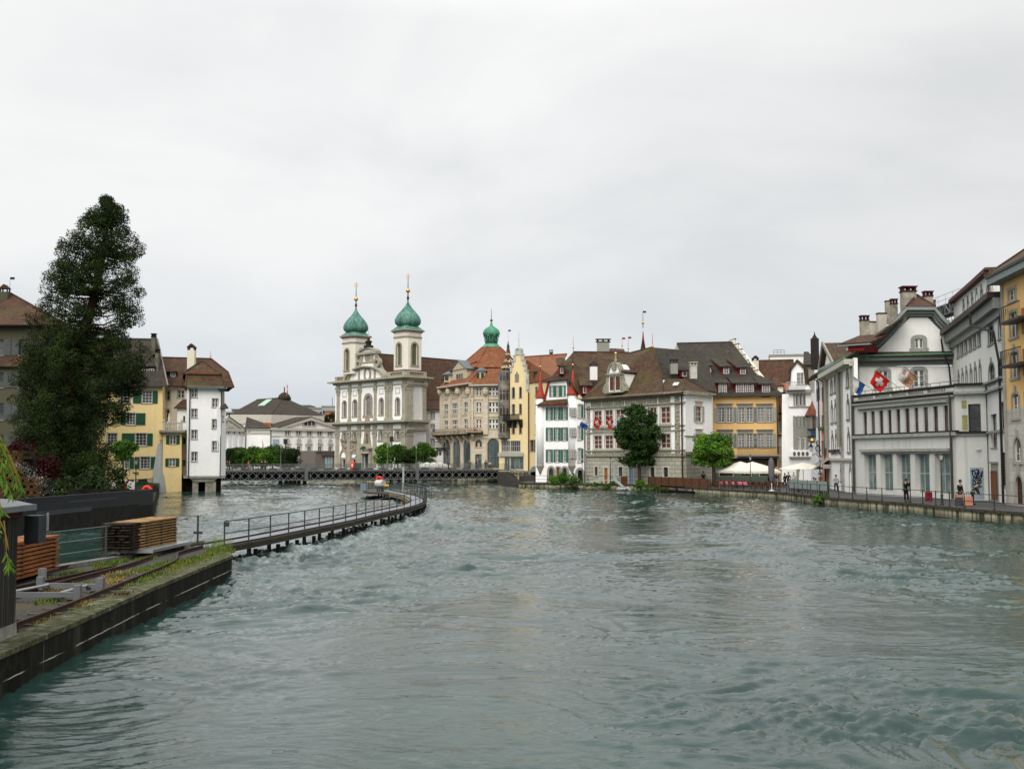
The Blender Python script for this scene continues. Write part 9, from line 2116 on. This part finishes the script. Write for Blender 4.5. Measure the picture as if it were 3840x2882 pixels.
 m.build('hair',cloth(hair),t,local=True,smooth=True)
 m=MB();
 for sx in (-.032,.032): m.box((hd.x+sx,hd.y+.092,hd.z+.025),(.02,.008,.01))
 m.box((hd.x,hd.y+.092,hd.z-.055),(.045,.008,.01)); m.build('face_features',cloth((.06,.03,.03)),t,local=True)
 if cap: m=MB(); m.lathe((hd.x,hd.y-.02,hd.z+.07),[(.11,0),(.105,.06),(.06,.11),(.01,.125)],10); m.box((hd.x,hd.y+.12,hd.z+.08),(.14,.12,.015)); m.build('cap',cloth(cap),t,local=True)
 if bag: m=MB(); m.lathe((0,-.19+lean*.2,hipz+.08),[(.10,0),(.15,.08),(.15,.32),(.08,.42)],8,sy=.55); m.build('backpack',cloth(bag),t,local=True)
 return t
BK=(.02,.02,.022); NV=(.03,.04,.08); WH=(.62,.61,.58); GY=(.33,.33,.34); HB=(.05,.03,.02); HG=(.35,.33,.30); JN=(.07,.10,.17)
person(3398,1881,.75,1.78,150,BK,BK,HB,'person in black taking a photograph beside the red suitcase','photo')
person(3601,1893,.75,1.80,150,BK,BK,HB,'person in black top and dark blue beanie next to the grey suitcase','stand',cap=(.04,.06,.13))
person(3648,1892,.75,1.75,95,(.06,.065,.075),BK,HB,'person bending over the pink suitcase','bend')
person(3136,1845,.75,1.72,10,(.36,.36,.37),NV,HB,'person in light grey hoodie walking away past the pilastered house','walk')
person(2913,1823,.75,1.68,200,NV,WH,(.25,.15,.08),'person in dark jacket and white trousers beside the closed grey parasol','stand',longhair=True)
person(2884,1822,.75,1.75,80,BK,BK,HB,'person in black half hidden behind the closed grey parasol')
person(2957,1824,.75,1.75,30,BK,BK,HG,'grey haired person in black coat standing left of the white jacket')
person(2944,1823,.75,1.60,330,BK,BK,HB,'shorter person in black with dark hair beside the grey haired one',longhair=True)
person(2977,1826,.75,1.74,20,WH,(.15,.15,.15),HG,'person in white puffer jacket with dark shoulder strap in front of the cafe','stand')
person(2337,1812,.75,1.80,330,NV,BK,HB,'person in dark blue jacket standing before the palace, left of the blue doors')
person(2351,1812,.75,1.62,20,(.50,.22,.25),(.20,.05,.08),HB,'child in pink top standing next to the dark blue jacket','stand',longhair=True)
person(2040,1806,.75,1.48,200,(.55,.52,.52),(.35,.35,.36),HB,'person with pale jacket and backpack in front of the arcade',longhair=True,bag=(.10,.10,.11))
person(2455,0,.75,1.70,60,(.13,.02,.025),BK,HB,'person in dark red top behind the brown screen, under the dark tree',Y=148)
person(2579,0,.75,1.72,270,WH,GY,(.5,.42,.33),'person in white shirt behind the brown screen, left of the bright tree',Y=142.5)
person(2637,0,.75,1.78,0,BK,BK,HB,'person in black seen from behind below the bright green tree',Y=141)
person(1793,0,2.24,1.78,260,(.25,.27,.30),JN,HB,'person in white cap and grey jacket standing before the hotel door',Y=199.8,cap=(.8,.8,.78))
person(1785,0,2.24,1.75,100,BK,NV,HB,'person in dark clothes facing the white cap before the hotel',Y=199.6)
person(1762,0,2.24,1.76,0,(.10,.10,.11),BK,HB,'person in dark grey beside the third hotel arch',Y=199.3)
person(1821,0,2.24,1.66,170,BK,BK,HB,'person with long dark hair left of the big hotel arch',Y=199.6,longhair=True)
person(1837,0,2.24,1.55,190,WH,NV,HB,'person in white top with dark hair before the big hotel arch',Y=199.6)
person(1851,0,2.24,1.72,0,BK,BK,HB,'person in black in the shadow of the big hotel arch',Y=199.9)
person(1681,0,2.24,1.72,90,BK,BK,HB,'lone person in dark clothes on the bridge before the first hotel arch',Y=192.5)
person(853,0,2.24,1.72,250,BK,BK,HB,'person in black on the bridge next to the white tower house',Y=176)
person(860,0,2.24,1.66,90,(.25,.15,.15),NV,HB,'person with reddish bag on the bridge, right of the black coat',Y=176.3)
person(982,0,2.24,1.74,0,BK,BK,HB,'person in black on the bridge right of the cyclist, left one of two',Y=178.5)
person(995,0,2.24,1.76,20,(.05,.05,.055),BK,HB,'person in dark grey on the bridge right of the cyclist, right one of two',Y=178.8)
def seated(px,Y,top,label,face=200): return person(px,0,.75,1.72,face,top,BK,HB,label,'sit',Y=Y)
seated(3057,118,NV,'person in dark blue sitting at the cafe left of the ice cream cone',180); seated(3049,122,(.12,.02,.03),'person in dark red sitting behind the one in dark blue',150)
def bicycle(px,Y,z):
 c=Vector((at(px,HZ,Y).x,Y,z)); t=thing('bicycle','bicycle ridden by the person in orange across the footbridge','bicycle',c); M_=IRON
 for dx in (-.52,.52):
  m=MB(); pts=[Vector((dx+.33*math.cos(a),0,.34+.33*math.sin(a))) for a in np.linspace(0,2*PI,19)]; m.tube(pts,.022,5,cap=False); m.build('tyre',M_,t,local=True)
  s=MB(); [s.tube([(dx,0,.34),(dx+.32*math.cos(a),0,.34+.32*math.sin(a))],.004,3) for a in np.linspace(0,2*PI,9)[:-1]]; s.build('spokes',STEEL,t,local=True)
 m=MB(); P=lambda x,z_: Vector((x,0,z_));
 for a,b in ((P(-.52,.34),P(-.1,.34)),(P(-.1,.34),P(-.22,.85)),(P(-.22,.80),P(.38,.82)),(P(.38,.82),P(-.1,.34)),(P(-.52,.34),P(-.22,.78)),(P(.52,.34),P(.36,.95))): m.tube([a,b],.018,5)
 m.build('frame',REDP,t,local=True); m=MB(); m.box((-.23,0,.93),(.24,.12,.05)); m.build('saddle',M_,t,local=True); m=MB(); m.tube([(.34,-.22,1.0),(.38,0,.96),(.34,.22,1.0)],.014,5); m.build('handlebar',M_,t,local=True)
bicycle(934,177.4,2.24)
cy=person(932,0,2.50,1.72,270,(.62,.10,.05),(.35,.35,.36),(.6,.08,.05),'cyclist in orange red jacket and red helmet riding over the footbridge','sit',Y=177.4); cy.rotation_euler=(0,0,-PI/2)
# flags
def flag(base,top,corners,kind,label,pole_label=None,group='flags on the building fronts'):
 """pole from base to top; cloth quad corners tl,tr,br,bl (world)"""
 t=thing('flag',label,'flag',base,0,group); m=MB(); m.tube([base,top],[.035,.022],6); m.build('pole',plain('white_flag_pole',(.5,.5,.48),.4),t)
 A,B,C,D=corners; n=26; mb=MB(); R=random.Random(5); nrm=(B-A).cross(D-A).normalized()
 def P(u,v): p=A*(1-u)*(1-v)+B*u*(1-v)+C*u*v+D*(1-u)*v; return p+nrm*(.06*math.sin(u*7+v*4)*(.3+v)+.03*math.sin(v*9))
 V={}
 for i in range(n+1):
  for j in range(n+1): V[i,j]=len(mb.v); mb.v.append(tuple(P(i/n,j/n)))
 for i in range(n):
  for j in range(n):
   u,v=(i+.5)/n,(j+.5)/n; x,y=abs(u-.5),abs(v-.5)
   k=0
   if kind=='cross': k=1 if (x<.10 and y<.31) or (y<.10 and x<.31) else 0
   elif kind=='halves': k=1 if v>.5 else 0
   elif kind=='halves_h': k=1 if u>.5 else 0
   elif kind=='mosaic': k=(1 if (i//2+j//2+R.randint(0,1))%2 else 2) if u>.45 else (3 if (.15<v<.5 and .10<u<.30 and (i+j)%3) else 0)
   mb.f.append((V[i,j],V[i+1,j],V[i+1,j+1],V[i,j+1])); mb.m.append(k)
 W=plain('flag_white',(.66,.64,.60),.85,var=.05); Rd=plain('flag_red',(.60,.035,.035),.8,var=.08); Bl=plain('flag_blue',(.05,.13,.36),.8,var=.08)
 mats=dict(cross=[Rd,W],halves=[W,Bl],halves_h=[W,Bl],mosaic=[W,plain('flag_brown',(.35,.15,.08),.8),plain('flag_tan',(.60,.42,.28),.8),plain('flag_rust',(.30,.09,.05),.8)])[kind]
 mb.build('cloth',mats,t,smooth=True,fix=False); return t
def pxflag(bx,by,tx,ty,cs,kind,label,Y,dY=-1.2):
 b=at(bx,by,Y); tp=at(tx,ty,Y+dY); L=(tx-bx,ty-by)
 def w(x,y):
  f=((x-bx)*L[0]+(y-by)*L[1])/(L[0]**2+L[1]**2); f=max(0,min(1,f)); return at(x,y,Y+dY*f)
 return flag(b,tp,[w(*c) for c in cs],kind,label)
pxflag(3291,1474,3196,1408,[(3199,1410),(3246,1443),(3226,1480),(3199,1471)],'halves_h','blue and white flag at the left end of the bank terrace, beside the red one',103,-1.5)
pxflag(3384,1465,3285,1385,[(3288,1388),(3338,1428),(3300,1472),(3261,1436)],'cross','large red flag with white cross above the bank terrace',99,-1.6)
pxflag(3490,1448,3384,1368,[(3390,1372),(3441,1411),(3411,1456),(3361,1420)],'mosaic','white flag with brown mosaic pattern above the bank terrace',96,-1.6)
pxflag(2228,1580,2185,1563,[(2187,1565),(2216,1581),(2197,1612),(2172,1594)],'halves','blue and white flag at the left edge of the frieze palace',152.5,-1)
pxflag(2262,1584,2228,1555,[(2231,1558),(2256,1580),(2243,1611),(2225,1597)],'cross','red flag with white cross on the frieze palace, left one',152,-1)
pxflag(2303,1582,2275,1554,[(2277,1557),(2302,1578),(2289,1613),(2279,1599)],'cross','red flag with white cross on the frieze palace, nearer the dark tree',150,-1)
pxflag(2346,1575,2315,1550,[(2317,1552),(2338,1570),(2324,1606),(2312,1595)],'halves','blue and white flag partly behind the dark tree',148,-1)
pxflag(1622,1602,1612,1596,[(1614,1600),(1633,1612),(1622,1634),(1612,1622)],'halves_h','small blue and white flag on the pale convent house',216,-1)
pxflag(1779,1614,1779,1590,[(1779,1596),(1784,1604),(1784,1616),(1777,1612)],'cross','small red flag hanging over the hotel balcony',198.5,-.5)
b=at(1075,1484,263); flag(b,at(1076,1432,263),[at(1076,1440,263),at(1079,1446,263),at(1080,1478,263),at(1075,1476,263)],'cross','furled red flag on the knob of the theatre roof')
b=at(985,1745,225); flag(b,at(984,1643,225),[at(984,1650,225),at(988,1664,225),at(988,1678,225),at(984,1676,225)],'cross','red and white flag hanging above the theatre trees')
# cafe
CW=plain('cream_parasol_canvas',(.74,.70,.61),.9,var=.05); CH=plain('rattan_brown',(.14,.065,.03),.7,var=.35,scale=6); PK=plain('pink_tablecloth',(.62,.20,.27),.8,var=.12,scale=8)
def parasol(px,Y,top,w,label,rot=0,mat=CW,z=.75,drop=.26,rise=1.15):
 p=(at(px,HZ,Y).x,Y,z); zt=EYE-(top-HZ)*Y/FPX-z; t=thing('parasol',label,'parasol',p,rot,'open cream parasols')
 h=zt-rise; m=MB(); h2=w/2; C_=[(-h2,-h2),(h2,-h2),(h2,h2),(-h2,h2)]
 for k in range(4):
  a,b=C_[k],C_[(k+1)%4]; nn=6
  for j in range(nn):
   f0,f1=j/nn,(j+1)/nn; q0=(a[0]+(b[0]-a[0])*f0,a[1]+(b[1]-a[1])*f0); q1=(a[0]+(b[0]-a[0])*f1,a[1]+(b[1]-a[1])*f1)
   m.poly([(q0[0],q0[1],h),(q1[0],q1[1],h),(q1[0]*.5,q1[1]*.5,h+rise*.56),(q0[0]*.5,q0[1]*.5,h+rise*.56)]); m.poly([(q0[0]*.5,q0[1]*.5,h+rise*.56),(q1[0]*.5,q1[1]*.5,h+rise*.56),(0,0,zt)])
   m.poly([(q0[0],q0[1],h),(q1[0],q1[1],h),(q1[0]*1.01,q1[1]*1.01,h-drop),((q0[0]+q1[0])*.505,(q0[1]+q1[1])*.505,h-drop*1.15),(q0[0]*1.01,q0[1]*1.01,h-drop)])
 m.build('canopy',mat,t,local=True,fix=False); m=MB(); m.tube([(0,0,0),(0,0,zt-.05)],.04,8); m.build('pole',WFR,t,local=True); m=MB(); m.box((0,0,.05),(.7,.7,.1)); m.build('base',SURG,t,local=True)
 for k in range(4): m=MB(); m.bar((0,0,h+rise*.9),(C_[k][0]*.98,C_[k][1]*.98,h),.03); m.build('rib',WFR,t,local=True)
parasol(2776,138,1729,4.9,'cream parasol with scalloped edge, left one of the joined pair by the bright tree',.35); parasol(2822,136,1730,4.9,'cream parasol with scalloped edge behind the street lamp, right one of the joined pair',.35)
parasol(3011,128,1733,4.2,'cream parasol without valance in front of the oriel house',.2,drop=.03,rise=.75)
for k,(px,lab) in enumerate(((1601,'white market umbrella nearest the church trees'),(1626,'white market umbrella, middle one behind the bridge railing'),(1650,'white market umbrella beside the hotel porch'))): parasol(px,205,1732,3.4,lab,.3,WFR,2.05,.2,.7)
def closed_parasol(px,py,top,w,label,mat,z=.75):
 p=gnd(px,py,z); s=p.y/FPX; H=(py-top)*s; t=thing('closed_parasol',label,'parasol',p); r=w*s/2; m=MB(); m.lathe((0,0,H*.25),[(r*.25,0),(r*.7,H*.06),(r*.95,H*.25),(r,H*.50),(r*.75,H*.68),(r*.25,H*.74),(.03,H*.76)],12,ribs=6,rd=.1); m.build('cover',mat,t,local=True,smooth=True); m=MB(); m.tube([(0,0,0),(0,0,H*.3)],.045,6); m.lathe((0,0,0),[(.3,0),(.3,.08),(.06,.12)],10); m.build('pole',WFR,t,local=True)
closed_parasol(2894,1840,1716,22,'tall closed parasol in a grey cover on the quay',plain('mauve_grey_cover',(.17,.15,.16),.85,var=.15)); closed_parasol(2608,1800,1652,10,'slim closed grey parasol in front of the palace corner',plain('pale_grey_cover',(.33,.34,.33),.85))
def chair(x,y,rz,label,group='brown cafe chairs on the quay',first=[None]):
 if first[0]:
  c=copy_tree(first[0]); c.location=(x,y,.75); c.rotation_euler=(0,0,rz); c['label']=label; return c
 t=thing('cafe_chair',label,'chair',(x,y,.75),rz,group)
 m=MB(); m.box((0,0,.45),(.44,.42,.04)); m.build('seat',CH,t,local=True); m=MB(); m.prism([(-.21,-.20,.5),(.21,-.20,.5),(.21,-.17,.5),(-.21,-.17,.5)],[(-.19,-.27,.88),(.19,-.27,.88),(.19,-.24,.90),(-.19,-.24,.90)]); m.build('backrest',CH,t,local=True)
 for sx in (-.19,.19):
  for sy in (-.18,.18): m=MB(); m.tube([(sx,sy,0),(sx*.95,sy*.95,.45)],.016,5); m.build('leg',CH,t,local=True)
  m=MB(); m.tube([(sx,-.2,.66),(sx,.18,.64),(sx,.18,.45)],.015,5); m.build('armrest',CH,t,local=True)
 first[0]=t; return t
def table(px,Y,label,cloth_,rz=.35):
 x=at(px,HZ,Y).x; t=thing('cafe_table',label,'table',(x,Y,.75),rz); m=MB(); m.box((0,0,.73),(.8,.8,.03)); m.build('table_top',CH,t,local=True); m=MB(); m.tube([(0,0,0),(0,0,.72)],.04,6); m.box((0,0,.02),(.5,.5,.04)); m.build('pedestal',IRON,t,local=True)
 if cloth_:
  m=MB(); w=.46; m.box((0,0,.76),(w*2,w*2,.012)); R=random.Random(int(px))
  for k in range(4):
   a=PI/2*k; c,s_=math.cos(a),math.sin(a); P=[(-w,-w,.765),(w,-w,.765),(w*.95,-w-.04,.5),(0,-w-.03,.32+R.random()*.1),(-w*.95,-w-.04,.52)]; m.poly([(x_*c-y_*s_,x_*s_+y_*c,z_) for x_,y_,z_ in P])
  o=m.build('tablecloth',PK,None,fix=False); o.location=(x,Y,.75); o.rotation_euler=(0,0,rz); tag(o,cloth_,'tablecloth'); LOC[o.name]=Vector((x,Y,.75))
 return x
for k,(px,w_) in enumerate(((2719,'leftmost pink cloth, hanging in a long point'),(2743,'pink tablecloth, second from the bright tree'),(2763,'pink tablecloth, third from the bright tree'),(2787,'rightmost pink tablecloth, left of the street lamp'))):
 table(px,128.5-k*.9,'cafe table under the '+w_,w_+' on a cafe table')
 for j,(dx,dy) in enumerate(((-.75,.2),(.7,.35),(0,1.0))): chair(at(px,HZ,128.5-k*.9).x+dx,128.5-k*.9+dy,[-.9,.9,3.0][j]+k*.1,'brown rattan chair at the pink covered tables')
for k,px in enumerate((2812,2834,2858,2880,2905)):
 Y=126.0-k*1.4; table(px,Y,['bare brown table right of the street lamp','bare brown table under the right cream parasol','bare brown table left of the closed parasol','bare brown table behind the closed parasol','bare brown table nearest the person in white trousers'][k],None)
 for j,(dx,dy) in enumerate(((-.7,0),(.7,.2),(0,.9),(.1,-.9))): chair(at(px,HZ,Y).x+dx,Y+dy,[-1.4,1.4,3.1,0][j]+k*.13,'brown rattan chair at the bare tables right of the lamp')
for k in range(14): px=2628+k*6.5+(k%3)*2; chair(at(px,HZ,131.5-k*.22).x,131.0-k*.2+(k%4)*1.1,k*.8,'brown rattan chair left of the pink covered tables')
for k,px in enumerate((2996,3022,3038)):
 table(px,119.5+k,['small table behind the glass screen, left','small table behind the glass screen, middle','small table behind the glass screen nearest the seated people'][k],None);
 for dx in (-.8,.8): chair(at(px,HZ,119.5+k).x+dx,119.8+k,1.57*(1 if dx>0 else -1),'brown chair behind the frosted glass screen')
def screen():
 F=Fac(2937,113.2,3078,101.6); t=thing('glass_screen','long frosted glass windbreak on the quay edge before the cafe','screen',F.W(0,.75)); n=4
 for k in range(n): m=MB(); m.fbox(F,F.len*k/n+.05,F.len*(k+1)/n-.05,1.15,2.05,-.62,-.58); m.build('glass_panel',plain('frosted_glass',(.30,.36,.34),.3,var=.12),t)
 for k in range(n+1): m=MB(); m.fbox(F,F.len*k/n-.04,F.len*k/n+.04,.78,2.1,-.64,-.56); m.build('screen_post',IRON,t)
 for k in range(22): m=MB(); u=F.len*(.06+.9*k/21); m.fbox(F,u,u+.09,.78,1.15,-.63,-.57); m.build('foot_slat',IRON,t)
 G=Fac(2405,143.5,2625,127.0); b=thing('reed_screen','long brown reed screen behind the railing under the dark tree','screen',G.W(0,.75)); m=MB(); m.fbox(G,0,G.len,.8,1.85,-1.0,-.95); m.build('reed_mat',plain('brown_reed',(.15,.075,.04),.9,var=.35,scale=3),b)
 for k in range(9): m=MB(); u=G.len*k/8; m.fbox(G,u-.04,u+.04,.78,1.95,-.95,-.89); m.build('screen_post',DFR,b)
 H=Fac(2314,146.6,2338,146); m=MB(); m.fbox(H,0,H.len,.8,1.8,-1,-.95); solo(m,'reed_screen',plain('brown_reed',(.15,.075,.04)),'short brown reed panel left of the person in dark blue','screen')
screen()
p=gnd(3076,1825,.75); t=thing('ice_cream_statue','giant ice cream cone statue with blue and white scoops at the cafe','statue',p); s=p.y/FPX
m=MB(); m.lathe((0,0,.05),[(.16,0),(.10,.05),(.16,.7),(.24,1.05),(.26,1.12)],12); m.build('cone',plain('orange_wafer',(.62,.27,.06),.7),t,local=True,smooth=True)
for z_,r,c,nm in ((1.30,.27,(.70,.66,.55),'vanilla'),(1.62,.25,(.03,.30,.62),'blue'),):
 m=MB(); m.lathe((0,0,z_),[(r*math.sin(a),-r*math.cos(a)) for a in np.linspace(.05,PI-.05,10)],12); m.build('scoop',plain(nm+'_scoop',c,.4),t,local=True,smooth=True)
def suitcase(px,py,w,h,c,label):
 p=gnd(px,py,.75); t=thing('suitcase',label,'suitcase',p); mt=plain('case_%d'%px,c,.35,var=.1); m=MB(); m.box((0,0,.06+h/2),(w,.26,h)); o=m.build('shell',mt,t,local=True); bv=o.modifiers.new('b','BEVEL'); bv.width=.04; bv.segments=3
 m=MB(); [m.box((0,-.135,.15+h*k/6),(w*.86,.012,.02)) for k in range(1,6)]; m.build('ridge',mt,o,local=True)
 m=MB(); m.bar((-.1,.08,.06+h),(-.1,.08,.38+h),.02); m.bar((.1,.08,.06+h),(.1,.08,.38+h),.02); m.bar((-.11,.08,.38+h),(.11,.08,.38+h),.03); m.build('handle',IRON,t,local=True)
 for sx in (-1,1): m=MB(); m.tube([(sx*w*.4-.02,0,.035),(sx*w*.4+.02,0,.035)],.035,8); m.build('wheel',IRON,t,local=True)
suitcase(3483,1880,.52,.72,(.22,.012,.03),'dark red suitcase standing alone on the quay'); suitcase(3596,1897,.50,.58,(.07,.075,.08),'dark grey suitcase in front of the person with beanie'); suitcase(3632,1898,.56,.64,(.55,.25,.17),'rose pink suitcase being opened by the bending person')
p=gnd(3596,1897,.75); m=MB(); m.box((p.x,p.y,.75+.06+.58+.10),(.44,.24,.19)); solo(m,'travel_bag',plain('rose_leather',(.45,.22,.16),.6),'small rose bag lying on top of the grey suitcase','bag')
LG='street lamps on the right quay'
lamp_post(3533,1893,1690,.75,'street lamp in front of the bank beside the photographer',group=LG)
lamp_post(2815,1834,1702,.75,'street lamp between the two cream cafe parasols',group=LG); lamp_post(3078,1850,1700,.75,'street lamp beside the ice cream cone statue',group=LG)
lamp_post(2183,1808,1708,.75,'street lamp before the right arcade arch of the turret house',Y=154,group=LG); lamp_post(2289,1810,1710,.75,'street lamp by the orange door of the frieze palace',Y=150.6,group=LG); lamp_post(2496,1815,1698,.75,'street lamp right of the dark tree trunk',Y=143.6,group=LG)
F=Fac(3060,143.5,3082,134.5); t=thing('wall_lantern','ornate gilded wall lantern on scrolled iron bracket at the orange and white houses','lantern',at(3052,1690,128)); a=at(3078,1690,128); b=at(3041,1690,127); m=MB(); m.tube([a,a.lerp(b,.4)+Vector((0,0,.9)),a.lerp(b,.8)+Vector((0,0,1.2)),b+Vector((0,0,.9))],.05,6); m.tube([a+Vector((0,0,-1)),a.lerp(b,.5)+Vector((0,0,-.3)),a.lerp(b,.9)+Vector((0,0,-.5))],.04,6); m.tube([a.lerp(b,.3)+Vector((.3*math.cos(x),0,.3+.3*math.sin(x))) for x in np.linspace(0,6,10)],.04,5); m.build('bracket',IRON,t)
m=MB(); m.lathe((b.x,b.y,b.z-.1),[(.14,0),(.26,.55)],6); m.build('lantern_glass',plain('frosted_lamp_glass',(.45,.47,.46)),t); m=MB(); m.lathe((b.x,b.y,b.z+.45),[(.30,0),(.2,.15),(.04,.45)],6); m.build('lantern_cap',IRON,t); m=MB(); m.lathe((b.x+.2,b.y,b.z+1.0),[(.05,0),(.28,.2),(.15,.4),(.02,.5)],8); m.build('gilded_crown',GOLD,t)
a=at(2303,1780,146.6); t=thing('boat_hoist','pale grey steel post with arm slanting down to the water at the quay edge','hoist',(a.x,a.y,.75)); pg=plain('pale_grey_paint',(.36,.42,.40))
f=146.6; m=MB(); m.bar(at(2303,1734,f),at(2303,1799,f),.28); m.build('post',pg,t); m=MB(); m.bar(at(2304,1797,f),at(2337,1826,f-3),.24); m.build('slanting_arm',pg,t); m=MB(); m.bar(at(2226,1799,f),at(2302,1799,f),.12); m.build('boom',pg,t); m=MB(); m.tube([at(2226,1800,f),at(2218,1806,f),at(2217,1796,f)],.04,5); m.build('hook',pg,t)
m=MB(); R=random.Random(3); q=at(2337,1836,f-4)
for k in range(16): r=R.uniform(.18,.34); m.lathe((q.x+R.uniform(-.7,.8),q.y+R.uniform(-.3,.3),.0+R.uniform(0,.25)),[(r*.5,0),(r,.1),(r*.6,.25),(.03,.32)],7)
solo(m,'white_rocks',plain('pale_wet_rock',(.45,.46,.44),.7,var=.4),'heap of pale stones in the water at the foot of the slanting arm','rocks')
mkbox('planter',2392,1790,1800,.7,.4,plain('grey_planter',(.2,.2,.19),.8),'small pale planter right of the blue doors','planter',149.5)
r_=thing('life_ring','red rescue ring box on the footbridge railing before the church door','life ring',at(1322,1744,183)); q=MB(); C=at(1322,1742,182.6); q.lathe((C.x,C.y,C.z-.75),[(.28,0),(.32,.2),(.36,.8),(.30,1.15),(.05,1.3)],10); q.build('ring_box',plain('faded_red_rubber',(.75,.07,.04)),r_,smooth=True); q=MB(); q.box((C.x,C.y-.33,C.z-.1),(.22,.05,.5)); q.build('white_mark',WFR,r_)
mkbox('green_cabinet',1343,1736,1758,.95,.3,plain('green_grey_cabinet',(.07,.13,.11),.6,var=.3,scale=6),'green grey openwork cabinet on the footbridge right of the red ring box','cabinet',183.2)
